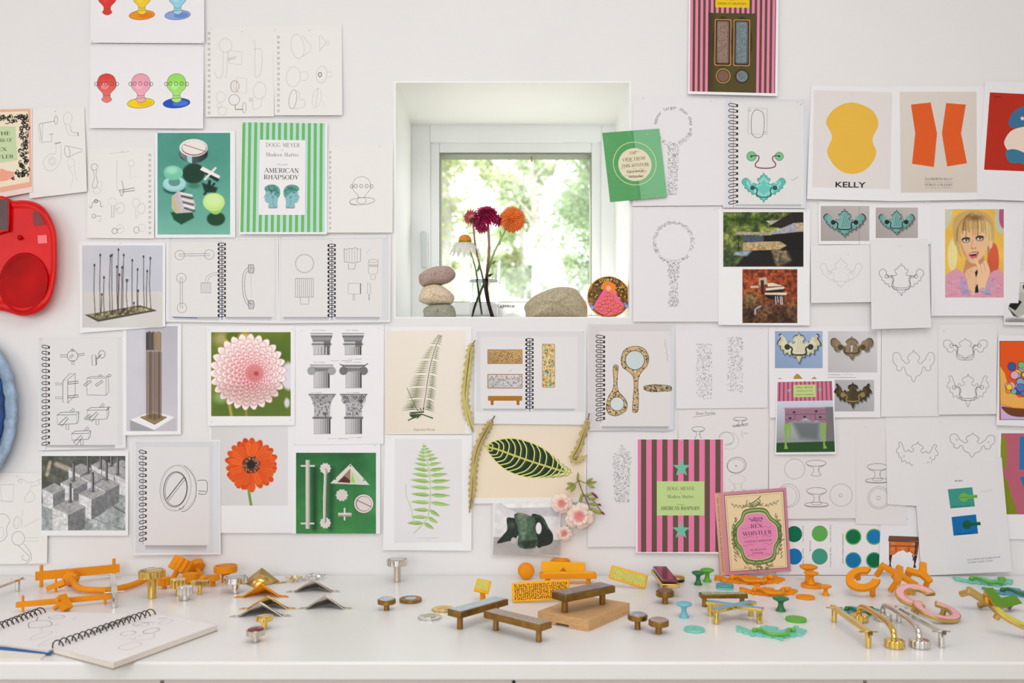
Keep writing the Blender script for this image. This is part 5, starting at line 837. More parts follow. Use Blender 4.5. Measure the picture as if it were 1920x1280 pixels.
# turquoise pull photos, then plain line drawings of pulls
def lsheet(quad, lab, base, lift): return Sheet('outline_drawing', lab, 'drawing', quad, base, lift, (233, 230, 231), 'outline drawings of winged drawer pulls')
def pphoto(s, x0, y0, x1, y1, bg, cx, cy, w_, h_, cols, ink, bl, H=HALF, lab=None, rot=0, hole=False, blc=None):
    s.part('printed_photo', lab, GLOSS); s.poly([(x0, y0), (x1, y0), (x1, y1), (x0, y1)], [bg, tuple(min(255, v + 14) for v in bg), bg, tuple(v - 12 for v in bg)]); s.poly(wings(cx + 2, cy + 3, w_, h_, H), tuple(v * .72 for v in bg)); s.poly(wings(cx, cy, w_, h_, H), ink); s.poly(wings(cx, cy, w_ * .955, h_ * .93, H), cols[0]); s.poly(wings(cx - w_ * .03, cy - .5, w_ * .8, h_ * .75, H), cols[1]); 
    for i in range(5): s.line([(cx - w_ * .12 + i * w_ * .09, cy + h_ * .3), (cx + i * w_ * .09, cy - h_ * .6 + i * 3)], 1, cols[2])
    s.up()
    if hole: s.ell(cx, cy - h_ * .1, 2.4, 2.6, bg); s.rect(cx - 1.4, cy - h_ * .1, cx + 1.4, cy + h_ * .32, bg)
    bail(s, cx, cy + 1, w_ * .86, h_ * .8, bl, blc or ink); [s.ell(cx + q * w_ * .53, cy - h_ * .06, bl * 1.5 + 1, bl * 1.5 + 1, blc or ink) for q in (-1, 1)]
s = Sheet('photo_print', 'sheet with two grey photo prints of a turquoise winged pull', 'print', [(1534, 378), (1746, 376), (1745, 458), (1535, 458)], 1.2, 2, (239, 237, 238), 'photo prints of winged drawer pulls')
TQ = [(110, 164, 156), (126, 178, 170), (72, 122, 122)]
pphoto(s, 1539, 386, 1630, 451.5, (182, 174, 172), 1583.5, 418, 40, 27, TQ, (34, 40, 44), 2.2, lab='larger turquoise pull photo'); s.line([(1611, 387), (1611, 458)], .6, (120, 112, 110)); pphoto(s, 1642, 389, 1721, 446, (182, 174, 172), 1681, 417, 34, 24, TQ, (34, 40, 44), 1.9, lab='smaller turquoise pull photo'); s.done([(1534, 381), (1731, 380)])
s = lsheet([(1520, 460), (1638, 458), (1636, 566), (1521, 568)], 'sheet with a very faint pull outline, behind the raised sheet', 2.6, 7); s.line(wings(1577, 512, 40, 28), .6, (182, 178, 178), closed=True); bail(s, 1577, 514, 36, 26, .6, (186, 182, 182)); s.done([(1590, 478)])
s = lsheet([(1632, 450), (1740, 448), (1746, 614), (1634, 617)], 'sheet standing off the wall with a dark pull outline', 4.4, 12); s.line(wings(1690, 524, 42, 30), .9, (108, 106, 108), closed=True); bail(s, 1690, 522, 44, 42, .9, (96, 94, 96), True); s.circ(1691, 553, 1, 1, .8, PM); s.done([(1687, 461)])
s = lsheet([(1653, 610), (1760, 606), (1762, 780), (1652, 781)], 'sheet with one pull outline, below the raised sheet', 1.3, 3); s.line(wings(1713, 686, 39, 30, H2), .8, (120, 118, 120), closed=True); s.circ(1681, 674, 1, 1, .6, PL); s.circ(1744, 674, 1, 1, .6, PL); s.done([(1665, 621)])
s = lsheet([(1759, 608), (1869, 606), (1868, 776), (1760, 777)], 'sheet with two pull outlines one above the other', 2.0, 5)
s.line(wings(1810, 654, 41, 20, H2), .8, (120, 118, 120), closed=True); bail(s, 1810, 652, 42, 44, .9, (110, 108, 110), True); s.line(wings(1815, 732, 39, 31, H3), .8, (120, 118, 120), closed=True); bail(s, 1815, 730, 42, 40, .9, (96, 94, 96), True); s.done([(1770, 620)])
s = lsheet([(1660, 780), (1870, 779), (1868, 958), (1664, 945)], 'wide sheet with two pull outlines, partly behind the swatch sheet', 1.6, 6); s.line(wings(1719, 856, 39, 28, H3, 4), .9, (120, 118, 120), closed=True); s.line(wings(1823, 834, 42, 23, H2, 2), .9, (110, 108, 110), closed=True)
for x, y in ((1695, 855), (1744, 858), (1794, 824), (1853, 829)): s.circ(x, y, 1.4, 1.4, .8, PM)
s.done([(1762, 790)])
# portrait print
s = Sheet('photo_print', 'portrait photo print of a person with short blonde hair in a pink ruffled top', 'print', [(1745, 380), (1921, 378), (1908, 592), (1746, 592)], 1.8, 4, (238, 236, 238), 'colour photo prints')
s.part('printed_photo', None, GLOSS); c = Canvas(1772, 392, 1882, 557.5, (240, 192, 84), 0.7); c.poly([(1772, 392), (1786, 392), (1783, 415), (1772, 428)], (206, 206, 180), 2, sm=True); c.ell(1877, 408, 12, 30, (206, 202, 184), 2); c.ell(1882, 404, 9, 24, (176, 92, 128), 1.5); c.ell(1786, 478, 9, 30, (238, 222, 156), 2); c.ell(1862, 488, 11, 34, (214, 96, 64), 1.5); c.ell(1880, 525, 8, 10, (238, 168, 60), 3); c.mottle(20, .05)
H1, HD, HL = (206, 172, 108), (130, 92, 58), (238, 214, 158); SK, SS = (238, 192, 150), (206, 146, 104)
c.poly([(1812, 482), (1845, 478), (1848, 505), (1862, 512), (1840, 530), (1806, 522), (1806, 508)], SS, 1.5); c.poly([(1772, 516), (1792, 503), (1806, 510), (1828, 540), (1850, 520), (1862, 508), (1874, 504), (1882, 512), (1882, 558), (1772, 558)], (222, 158, 178), 1.2); c.poly([(1800, 520), (1815, 530), (1812, 545), (1800, 540)], (170, 160, 200), 5, .8); c.poly([(1850, 524), (1864, 520), (1862, 540), (1850, 538)], (190, 160, 196), 5, .7)
rn = random.Random(9)
for _ in range(90): x, y = rn.uniform(1772, 1882), rn.uniform(518, 557); c.line([(x, y), (x + rn.uniform(-9, 9), y + rn.uniform(1, 6))], 1.4, rn.choice([(240, 186, 198), (196, 110, 130), (206, 170, 200), (228, 140, 150)]), 1.5, .6)
c.poly([(1786, 430), (1790, 408), (1806, 397), (1830, 394), (1850, 400), (1862, 415), (1864, 440), (1858, 460), (1852, 480), (1846, 462), (1800, 455), (1802, 482), (1793, 462)], H1, 1.5, sm=True)
c.poly([(1800, 440), (1808, 432), (1846, 430), (1853, 445), (1852, 462), (1845, 478), (1833, 490), (1825, 494), (1815, 488), (1806, 474), (1801, 458)], SK, 1.4, sm=True); c.poly([(1801, 452), (1808, 470), (1818, 488), (1808, 478), (1801, 462)], SS, 4, .8, sm=True); c.ell(1857, 458, 4, 8, SK); c.line([(1853, 462), (1853, 478)], 1.2, (120, 60, 40))
for i in range(60):
    a = rn.uniform(-1, 1); x0 = 1826 + a * 12; y0 = 398 + rn.uniform(0, 8) + abs(a) * 3; x1 = 1826 + a * 38 + rn.uniform(-3, 3); y1 = 438 + rn.uniform(-8, 8) + (16 if abs(a) > .7 else 0); c.line([(x0, y0), ((x0 + x1) / 2 + a * 9, (y0 + y1) / 2 - 6), (x1, y1)], 1.7, rn.choice([H1, HD, HL, HL, H1, (178, 138, 84)]), 1.4, .75, sm=True)
c.ell(1828, 408, 13, 5, (110, 74, 48), 7, .7); c.poly([(1797, 452), (1800, 470), (1804, 484), (1796, 470)], H1, 1.5)
for ex, ey in ((1811, 450), (1837, 447)): c.ell(ex, ey, 7, 4.6, (52, 36, 34), 2.4, .9); c.ell(ex, ey + .8, 5, 2.8, (238, 232, 226), 1); c.ell(ex + .6, ey - .2, 2.6, 2.7, (96, 124, 134), .8); c.ell(ex + .6, ey - .4, 1.1, 1.1, (20, 24, 28), .6); c.line([(ex - 7, ey - 1.5), (ex, ey - 4.6), (ex + 7, ey - 3)], 2, (40, 28, 28), 1, sm=True)
c.line([(1824, 450), (1821, 462), (1824, 466), (1829, 466)], 1.3, SS, 1.4, .9, sm=True); c.ell(1823, 465.5, 1.3, .9, (140, 80, 66)); c.ell(1829, 464.5, 1.2, .9, (140, 80, 66)); c.poly([(1816, 477), (1824, 472), (1835, 472), (1834, 477), (1829, 485), (1821, 484)], (204, 110, 100), 1, sm=True); c.poly([(1818, 477), (1826, 474), (1833, 474), (1829, 479), (1821, 480)], (70, 24, 26), .8); c.line([(1820, 476), (1831, 474.3)], 1.8, (246, 238, 228))
c.poly([(1810, 510), (1822, 501), (1834, 500), (1836, 512), (1828, 535), (1828, 552), (1818, 548), (1813, 525)], SK, 1.2, sm=True); c.poly([(1826, 483), (1832, 487), (1838, 496), (1848, 488), (1856, 508), (1850, 528), (1843, 550), (1832, 545), (1832, 520), (1834, 504), (1829, 494)], (242, 200, 160), 1.2, sm=True); [c.line(p, .9, SS, 1, .8) for p in ([(1838, 497), (1841, 512)], [(1844, 492), (1848, 508)], [(1818, 505), (1824, 512)], [(1813, 509), (1818, 518)])]; c.poly([(1829, 538), (1833, 532), (1835, 548), (1828, 549)], (24, 20, 24)); c.poly([(1828, 510), (1833, 505), (1833, 512), (1830, 520)], (30, 22, 24))
for x, y in ((1812, 548), (1846, 546)): [c.ell(x + rn.uniform(-9, 9), y + rn.uniform(-5, 5), 3, 2, rn.choice([(168, 168, 206), (196, 150, 180), (144, 144, 190)]), 1.5, .8) for _ in range(26)]
s.cv(c); s.done([(1833, 384)])
s = Sheet('photo_print', 'photo print of black and silver barrel shapes at the right edge', 'print', [(1881, 506), (2000, 508), (2000, 612), (1882, 609)], 3.0, 4, (232, 230, 232), 'colour photo prints')
s.part('printed_photo', None, GLOSS); c = Canvas(1884, 512, 1960, 604, (234, 231, 233), 0.8); c.ell(1905, 602, 24, 6, (150, 146, 146), 5); c.poly([(1886, 535), (1892, 526), (1920, 536), (1960, 550), (1950, 566), (1900, 548)], (206, 202, 194)); c.poly([(1885, 535), (1890, 526), (1908, 534), (1903, 550)], (26, 24, 26)); c.poly([(1902, 546), (1925, 550), (1960, 560), (1936, 580), (1908, 596), (1890, 578)], (186, 184, 176)); c.poly([(1902, 557), (1916, 566), (1904, 582), (1891, 574)], (26, 24, 26)); c.poly([(1891, 578), (1908, 594), (1900, 592)], (60, 58, 56), 2); c.line([(1904, 532), (1920, 530), (1960, 528)], 1.5, (170, 150, 120)); c.poly([(1918, 533), (1960, 540), (1960, 552), (1918, 541)], (40, 38, 38)); s.cv(c); s.done()
# brass pull photo sheet
s = Sheet('photo_print', 'sheet with photo prints of brass winged pulls on blue and grey', 'print', [(1441, 613), (1652, 611), (1651, 782), (1443, 783)], 1.4, 3, (237, 234, 236), 'photo prints of winged drawer pulls')
BZ = (54, 44, 30)
pphoto(s, 1453, 620.5, 1542.5, 690, (150, 172, 206), 1498, 652, 41, 30, [(206, 202, 168), (222, 218, 188), (196, 190, 156)], (60, 56, 44), 3, H3, 'pale brass pull on blue'); pphoto(s, 1552.5, 620.5, 1645, 698, (206, 202, 204), 1597, 652, 40, 22, [(132, 114, 88), (150, 130, 100), (110, 94, 70)], (84, 70, 50), 2.6, H2, 'bronze pull with keyhole on grey', hole=True); pphoto(s, 1565, 712, 1639, 771, (182, 180, 184), 1599, 741, 35, 25, [(66, 56, 36), (84, 72, 44), (50, 42, 28)], (34, 30, 24), 2.2, H3, 'dark bronze pull on grey', blc=(150, 132, 84))
s.line([(1552, 702), (1576, 702.5)], .8, PM); s.line([(1580, 702), (1600, 702)], .7, PL); s.line([(1552, 707), (1605, 707.5)], .8, PM); s.poly([(1487, 710), (1490, 704), (1495, 700), (1500, 704), (1505, 710)], (176, 146, 60)); s.poly([(1458, 710), (1462, 708), (1466, 710)], (176, 146, 60)); s.poly([(1521, 710), (1527, 706), (1532, 710)], (176, 146, 60)); s.done([(1456, 616), (1640, 617)])
s = Sheet('poster_print', 'small poster of a mauve table with green legs under a pink striped band', 'poster', [(1456, 713), (1562, 711), (1568, 851), (1453, 852)], 3.4, 6, (240, 239, 240), 'announcement posters', box=(1456, 713, 1562, 852))
s.part('printed_band', 'pink striped band with green lettered panel'); s.rect(1458, 716, 1560, 752, (222, 118, 158))
for i in range(13): x = 1460.5 + i * 7.9; s.rect(x, 716, x + 2.8, 752, (126, 92, 90)); s.lay -= 1
s.up(); s.rect(1488, 722, 1529, 745, (196, 214, 140)); s.text('DOUG MEYER', 1508, 727, 3, 31, (90, 104, 60), wt=1.3); s.text('MODERN MATTER', 1508.5, 733.5, 2.2, 29, (110, 124, 76), wt=1.4); s.text('AMERICAN RHAPSODY', 1508.5, 740.5, 2.2, 35, (90, 104, 60), wt=1.4); s.poly(star(1480, 732, 4.5), (130, 200, 170)); s.poly(star(1537, 732, 4.5), (130, 200, 170))
s.part('printed_photo', 'photo of the mauve table', GLOSS); c = Canvas(1458, 752, 1560, 848, (190, 188, 206), 0.8); c.vgrad([(1458, 752), (1560, 752), (1560, 830), (1458, 830)], (214, 212, 232), (150, 158, 158)); c.poly([(1545, 764), (1560, 764), (1560, 830), (1545, 830)], (120, 116, 120), 2); c.line([(1458, 823), (1560, 823)], 1, (130, 138, 136), 1, .6); c.poly([(1458, 830), (1560, 828), (1560, 848), (1458, 848)], (44, 80, 40)); c.poly([(1484, 790), (1536, 792), (1532, 826), (1500, 822)], (96, 104, 104), 10, .8)
LG = (140, 178, 92)
for P in ([(1472, 792), (1481, 793), (1480, 802), (1477, 818), (1476, 834), (1479, 841), (1472, 842), (1473, 825), (1471, 805)], [(1538, 793), (1547, 793), (1546, 806), (1543, 822), (1543, 834), (1547, 841), (1540, 842), (1540, 822), (1538, 802)], [(1480, 794), (1484, 794), (1484, 826), (1480, 826)], [(1536, 794), (1539, 794), (1540, 826), (1537, 826)]): c.poly(P, LG, 1)
c.poly([(1472, 766), (1546, 766), (1546, 794), (1538, 793), (1530, 788), (1522, 791), (1509, 784), (1497, 791), (1489, 788), (1481, 793), (1473, 795)], (158, 118, 138), 1); c.line([(1470, 765), (1548, 765)], 1.6, (190, 140, 150)); [c.line(p, .8, (92, 62, 80)) for p in ([(1473, 777), (1545, 777)], [(1490, 777), (1490, 787)], [(1527, 777), (1527, 787)], [(1473, 787), (1490, 787)], [(1527, 787), (1545, 787)])]; [c.ell(x, y, 2.4, 1.8, (40, 34, 40)) for x, y in ((1489, 773), (1529, 772), (1482, 784), (1508, 782), (1536, 783))]; s.cv(c); s.done([(1508, 714)])
# edge posters: plain stand-ins
s = Sheet('poster_print', 'orange poster with a cluster of bright round shapes, cut by the right edge', 'poster', [(1872, 628), (2010, 630), (2010, 802), (1868, 797)], 2.6, 4, (238, 236, 238), 'bold shape posters')
s.part('printed_plate', 'orange plate with bright shapes'); s.rect(1874, 639, 2000, 787, (60, 40, 40)); s.rect(1875, 640, 2000, 786, (232, 88, 26)); s.poly([(1875, 686), (1884, 700), (1892, 728), (1910, 745), (2000, 740), (2000, 770), (1900, 764), (1876, 757)], (238, 178, 88)); s.poly([(1876, 758), (1900, 766), (2000, 770), (2000, 786), (1877, 786)], (206, 180, 220)); s.poly(crom([(1878, 762), (1900, 765), (1925, 767), (1960, 775), (1925, 781), (1900, 780), (1886, 773)], 5, True), (112, 66, 34)); rn = random.Random(5)
for i in range(46): x = rn.uniform(1888, 1960); y = rn.uniform(max(672, 690 - (x - 1888) * .35), 735); r = rn.uniform(4, 8); s.ell(x, y, r + .8, r + .8, (40, 36, 60)); s.ell(x, y, r, r, rn.choice([(246, 206, 50), (176, 130, 196), (120, 190, 130), (60, 90, 170), (236, 170, 190), (240, 150, 60), (140, 176, 200), (90, 120, 190)]))
s.done()
s = Sheet('poster_print', 'rose poster with flat olive and blue shapes, cut by the right edge', 'poster', [(1866, 806), (2010, 808), (2010, 1012), (1868, 1010)], 1.1, 3, (238, 236, 238), 'bold shape posters')
s.part('printed_plate', 'rose plate with olive and blue shapes'); s.rect(1877, 812, 2000, 964, (188, 98, 118)); s.poly(crom([(1877, 820), (1884, 820), (1887, 830), (1887, 868), (1884, 880), (1877, 881)], 3, True), (136, 142, 34)); s.poly([(1877, 884), (1888, 900), (1908, 963), (1880, 963)], (130, 138, 30)); s.poly([(1912, 818), (1950, 818), (1950, 880), (1911, 880)], (40, 120, 180)); s.poly([(1912, 894), (1950, 890), (1950, 940), (1924, 925)], (40, 120, 180)); s.done()
# knob sketch sheets
def knob(s, cx, cy, w_, h_, plate=False, ink=(120, 118, 120)):
    s.circ(cx, cy, w_, h_ * .26, .9, ink); s.line([(cx - w_ * .98, cy + 1), (cx - w_ * .7, cy + h_ * .24), (cx - w_ * .3, cy + h_ * .36), (cx - w_ * .26, cy + h_ * .7), (cx - w_ * .5, cy + h_)], .8, ink, 4); s.line([(cx + w_ * .98, cy + 1), (cx + w_ * .7, cy + h_ * .24), (cx + w_ * .3, cy + h_ * .36), (cx + w_ * .26, cy + h_ * .7), (cx + w_ * .5, cy + h_)], .9, ink, 4); s.circ(cx, cy + h_ * 1.0, w_ * .5, h_ * .1, .8, ink, a0=0, a1=180); s.line([(cx + w_ * .34, cy + h_ * .4), (cx + w_ * .3, cy + h_ * .8)], 1.2, PL)
    if plate: s.circ(cx, cy + h_ * 1.06, w_ * 1.18, h_ * .17, .9, ink); s.circ(cx, cy + h_ * 1.12, w_ * 1.18, h_ * .15, .8, ink, a0=0, a1=180)
def ksheet(quad, lab, base, lift): return Sheet('knob_sketch', lab, 'drawing', quad, base, lift, (231, 227, 227), 'pencil drawings of round knobs')
s = ksheet([(1272, 765), (1440, 763), (1440, 972), (1273, 974)], 'sheet of loose knob drawings with a handwritten heading, behind the pink poster', 1.1, 3); s.text('Shoe Forms', 1322, 774, 6, 36, (110, 108, 112), 'sans', ang=-3, slant=.2); s.line([(1299, 782), (1343, 776)], .9, PM)
knob(s, 1388, 785, 13, 12); s.line([(1373, 798), (1403, 794), (1402, 797), (1374, 800)], 1, PD, closed=True); knob(s, 1309, 804, 12, 17); s.circ(1362, 822, 14, 12, .9, PM, 20); s.circ(1367, 826, 18, 16, .8, PL, 20); s.text('TOES', 1367, 831, 3.4, 10, PM, 'sans', ang=-12); s.line([(1391, 806), (1391, 818), (1394, 818)], .6, PM); s.text('NOTE', 1398, 812, 2.6, 8, PM, 'sans'); s.circ(1381, 872, 18, 15, 1, PD, -10); s.circ(1380, 873, 16, 12.5, .8, PM, -10); s.ell(1380, 873, 1, 1.4, INK); s.circ(1382, 898, 15, 9, .7, PL); s.line([(1375, 907), (1378, 916), (1370, 922)], .8, PM, 3); s.line([(1391, 907), (1390, 916), (1400, 920)], .8, PM, 3); s.done([(1280, 768), (1428, 766)])
s = ksheet([(1443, 788), (1604, 786), (1604, 971), (1441, 973)], 'sheet with five circle and mushroom knob drawings, below the small table poster', 1.9, 4); s.circ(1490, 879, 19, 19, .8, PM); knob(s, 1530, 868, 19, 22); s.circ(1478, 929, 21, 22, .9, PM); s.circ(1476, 930, 18, 19, .7, PM); knob(s, 1531, 920, 19, 24, True); s.circ(1577, 928, 21, 21, .8, PM); s.circ(1576, 928.5, 3, 3, .9, PM); s.done([(1445, 812), (1592, 810)])
s = ksheet([(1604, 786), (1700, 784), (1700, 984), (1604, 982)], 'sheet with one knob and ringed circle, half behind another sheet', 1.2, 3); knob(s, 1645, 875, 19, 24, True); s.circ(1648, 933, 21, 21, .9, PM); s.circ(1648, 933, 17.5, 17.5, .7, PM); s.circ(1647, 933.5, 3.4, 3.4, .9, PM); s.done([(1622, 800)])
# colour circle chart
s = Sheet('colour_chart', 'white chart of green and blue paint circles beside the leaning book', 'chart', [(1455, 974), (1652, 980), (1651, 1078), (1455, 1077)], 1.5, 3, (234, 232, 234), 'colour sample sheets')
for x, y, a, b_ in ((1489, 1001, (0, 110, 76), None), (1537, 1000, (98, 172, 84), None), (1600, 1006, (10, 112, 68), (104, 176, 90)), (1639, 1006, (16, 122, 180), (104, 176, 90)), (1489, 1043, (12, 116, 176), None), (1537, 1043, (66, 152, 130), None), (1600, 1050, (14, 116, 176), (70, 156, 138)), (1639, 1050, (8, 106, 64), (70, 156, 138))):
    s.part('printed_swatch', 'round paint sample')
    if b_: s.ell(x, y, 15.2, 15.2, b_); s.ell(x, y, 13, 13, a)
    else: s.ell(x, y, 15, 15.2, a)
s.part('printed_caption', 'small sideways captions')
for t_, x, y, l in (('Fine Green 2035', 1505.5, 1000, 30), ('Fresh Lime 2032', 1557, 1000, 32), ('Blue Spa 2052', 1505.5, 1043, 30), ('Green Springs 2056', 1557, 1044, 36), ('BACK PLATE', 1519, 1023, 20), ('KNOBS 9 POSSIBLE COMBINATIONS', 1580.5, 1028, 56)): s.text(t_, x, y, 2.4, l, (90, 88, 92), 'sans', ang=-90)
s.done([(1484, 971)] if 0 else [])
s = Sheet('photo_print', 'photo print of an antique orange-brown table on white', 'print', [(1652, 946), (1730, 950), (1728, 1076), (1648, 1071)], 2.1, 4, (236, 234, 237), 'colour photo prints')
s.line([(1659, 965.5), (1694, 966)], .8, PM); s.text('$7,035', 1670, 976.5, 4, 11, PD, 'sans')
s.part('printed_photo', 'orange-brown table with dark legs', GLOSS); s.poly([(1667, 1004), (1722, 1006), (1725, 1015), (1665, 1014)], (110, 74, 62)); s.poly([(1667, 1014), (1723, 1016), (1720, 1040), (1712, 1040), (1706, 1034), (1700, 1036), (1694, 1031), (1684, 1034), (1676, 1040), (1667, 1040)], (214, 112, 46)); s.poly([(1716, 1016), (1723, 1016), (1720, 1040), (1714, 1039)], (130, 62, 30))
for p in ([(1668, 1023), (1718, 1024)], [(1680, 1024), (1680, 1033)], [(1704, 1024), (1704, 1034)], [(1668, 1015), (1668, 1040)], [(1717, 1016), (1716, 1040)], [(1667, 1014), (1723, 1016)]): s.line(p, 1.2, (84, 40, 24))
for x, y in ((1674, 1018), (1713, 1020), (1674, 1029), (1692, 1028), (1712, 1030)): s.circ(x, y, 3, 1.6, .9, (190, 170, 140))
s.up()
for x in (1667, 1714): s.poly([(x, 1040), (x + 6, 1040), (x + 4, 1050), (x + 3, 1058), (x + 5, 1063), (x - 1, 1063), (x + 1, 1056), (x, 1048)] if x < 1700 else [(x, 1040), (x + 6, 1041), (x + 4, 1050), (x + 2, 1058), (x + 4, 1064), (x - 2, 1064), (x, 1056), (x - 1, 1048)], (58, 34, 32))
s.line([(1711, 1040), (1713, 1048), (1711, 1050)], 2, (70, 44, 40)); s.done([(1701, 972)])
s = Sheet('swatch_sheet', 'tilted white sheet with a green and a blue paint swatch', 'chart', [(1712, 870), (1878, 857), (1897, 1071), (1728, 1079)], 4.2, 8, (232, 229, 230), 'colour sample sheets')
s.text('MATERIAL', 1798, 901, 2.6, 15, (50, 48, 50), 'sans', ang=-3, wt=1.2)
s.part('printed_swatch', 'green paint swatch with lime circle'); s.poly([(1777, 917), (1823, 913), (1828, 949), (1782, 953)], (62, 152, 136)); s.poly([(1812, 928), (1832, 927), (1833, 933), (1812, 935)], (116, 184, 84)); s.ell(1807, 932, 8.5, 8.5, (112, 180, 80)); s.text('Fresh Lime 2032', 1816, 931.5, 2.4, 30, (30, 60, 40), 'sans', ang=-3); s.text('Green Springs 2056', 1803, 948.5, 2.4, 34, (14, 60, 50), 'sans', ang=-4)
s.part('printed_swatch', 'blue paint swatch with green circle'); s.poly([(1784, 969), (1830, 964), (1834, 1000), (1788, 1004)], (10, 108, 172)); s.poly([(1818, 979), (1838, 978), (1839, 984), (1818, 986)], (14, 100, 68)); s.ell(1813, 983, 8.5, 8.5, (14, 92, 70)); s.text('Blue Green 2035', 1823, 983, 2.4, 30, (4, 44, 40), 'sans', ang=-4); s.text('Blue Spa 2052', 1810, 999.5, 2.4, 27, (6, 44, 80), 'sans', ang=-4)
s.part('printed_caption', 'small grey lettering'); s.text('DOUG MEYER FOR MODERN MATTER', 1845, 1046.5, 3.2, 62, (120, 118, 120), 'sans', ang=-5); s.text('POWDER COATED COLORS', 1838, 1052.5, 3.2, 46, (120, 118, 120), 'sans', ang=-5); s.text('2436-40', 1850, 920, 3, 20, PL, 'sans', ang=-10); s.done([(1794, 877)])
# push pins
PINM = mat('clear_plastic', (225, 222, 218), 0.2, Transmission_Weight=0.55); 
me_pin = None
for i, (p, pl) in enumerate(PINS):
    pass
# ================================================================ leaning jacket, reliefs, dried leaves, sprig, pins
s = Sheet('book_jacket', 'pink and cream book jacket with green wreath frame, pinned low beside the pink poster', 'book jacket', [(1339, 924), (1474, 914), (1483, 1070), (1351, 1079)], 6.5, 6, (206, 140, 150), box=(1339, 918, 1474, 1076), thick=1.2)
s.part('printed_spine', 'faded pink spine strip'); s.poly([(1339.5, 919), (1351, 918.5), (1351, 1076), (1339.5, 1076)], [(226, 176, 150), (214, 150, 130), (206, 150, 130), (222, 176, 150)]); s.text('REX WHISTLER HIS LIFE AND HIS DRAWINGS', 1344.5, 998, 3, 140, (120, 84, 70), 'sans', ang=90)
s.part('printed_cover', 'cream cover with green wreath and pink lettered centre'); s.poly([(1351, 918), (1474, 918), (1474, 1076), (1351, 1076)], [(214, 146, 160), (206, 134, 156), (204, 128, 154), (210, 138, 162)]); s.rect(1357, 923.5, 1469, 1070, (116, 104, 74)); s.rect(1358.3, 924.8, 1467.7, 1068.7, (238, 214, 172)); s.line([(1361, 928), (1465, 928), (1465, 1066), (1361, 1066)], .6, (116, 104, 74), closed=True)
GN, GL = (92, 116, 70), (160, 176, 110)
crt = crom([(1414, 962), (1430, 965), (1438, 978), (1450, 990), (1451, 1012), (1443, 1026), (1438, 1044), (1414, 1050), (1392, 1044), (1386, 1026), (1378, 1012), (1379, 990), (1390, 978), (1396, 965)], 5, True)
g_ = lambda k: [(1414 + (x - 1414) * k, 1006 + (y - 1006) * (k * .98 + .02)) for x, y in crt]
s.poly(g_(1.24), GN); s.poly(g_(1.18), GL); s.poly(g_(1.1), GN); s.poly(g_(1.04), (206, 208, 150)); s.poly(crt, (232, 144, 184)); rn = random.Random(12)
for i in range(280):
    a = rn.uniform(0, 6.28); q = rn.uniform(1.1, 1.32) + (.14 if abs(math.sin(a)) > .85 else 0); x, y = 1414 + 37 * q * math.cos(a), 1006 + 45 * q * math.sin(a)
    if y < 950 or y > 1050 or abs(x - 1414) > 36: scroll(s, x, y, rn.uniform(1.6, 3.4), GN if rn.random() < .75 else (134, 150, 92), 1.1, rn)
s.up()
for q in (-1, 1):
    for i in range(7): x, y = 1414 + q * (18 + i * 3.6), 950 - i * .9; s.line([(x, y), (x + q * 5, y - 4 + (i % 2) * 6)], 1.4, GN)
    for i in range(6): x, y = 1414 + q * 46, 1010 + i * 7; s.line([(x, y), (x - q * 4, y + 6)], 1.6, GN)
s.line([(1400, 936), (1398, 944), (1404, 950), (1418, 948), (1424, 940), (1420, 934)], 1.4, GN, 4); s.line([(1404, 944), (1416, 938), (1426, 930)], 1.6, GN, 4); s.line([(1406, 1056), (1414, 1052), (1422, 1056)], 2, GN, 3); s.line([(1409, 1066), (1413, 1056), (1418, 1066)], 1.4, GN, 3); s.up()
for i in range(14): scroll(s, 1403 + i * 1.7, 972 + (i % 3) * 2.4, 2.6, (74, 50, 84), .9, rn)
s.text('REX', 1414, 986, 7, 22, (74, 50, 70), wt=1.2); s.text('WHISTLER', 1414, 999.5, 7, 55, (74, 50, 70), wt=1.2); s.text('BY', 1414, 1008, 2, 4, (74, 50, 70), 'sans'); s.text('LAURENCE WHISTLER', 1414, 1015, 3.6, 52, (74, 50, 70), slant=.2, wt=1.2); s.text('His life and his', 1414, 1031, 3.6, 30, (90, 62, 84), 'sans', slant=.2); s.text('Drawings', 1413, 1037, 3.8, 20, (90, 62, 84), 'sans', slant=.2)
for yy in (990, 1007, 1022, 1042):
    for q in (-1, 1): s.line([(1414 + q * 8, yy), (1414 + q * 16, yy - 2), (1414 + q * 22, yy + 1), (1414 + q * 28, yy - 1)], .6, (150, 90, 124), 4)
s.done([(1420, 922)])
def wallsolid(mb, pts, prof):        # outline in photo px, profile [(inset px, mm off the wall)...], closed by a cap
    n = len(pts); cx = sum(p[0] for p in pts) / n; cy = sum(p[1] for p in pts) / n; R = sum(math.hypot(p[0] - cx, p[1] - cy) for p in pts) / n; V = []; Fc = []
    for ins, d in prof:
        k = 1 - ins / R; V += [tuple(wpt(cx + (x - cx) * k, cy + (y - cy) * k, -d * .001)) for x, y in pts]
    for j in range(len(prof) - 1): Fc += [(j * n + i, j * n + (i + 1) % n, (j + 1) * n + (i + 1) % n, (j + 1) * n + i) for i in range(n)]
    Fc += [tuple(range(n)), tuple((len(prof) - 1) * n + i for i in range(n))[::-1]]
    return mb.add(V, Fc)
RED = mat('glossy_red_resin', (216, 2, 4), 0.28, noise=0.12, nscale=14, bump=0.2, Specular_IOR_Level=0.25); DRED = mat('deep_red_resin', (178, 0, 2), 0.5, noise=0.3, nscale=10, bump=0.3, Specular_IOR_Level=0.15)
r = root('wall_sculpture', 'glossy red wall sculpture with an oval hollow, at the left edge', 'sculpture', wpt(30, 480, 0))
def wp(mb, nm, m, par, **k): o = mb.build(nm, m, par, **k); o.matrix_parent_inverse = Matrix.Translation(par.location).inverted(); return o
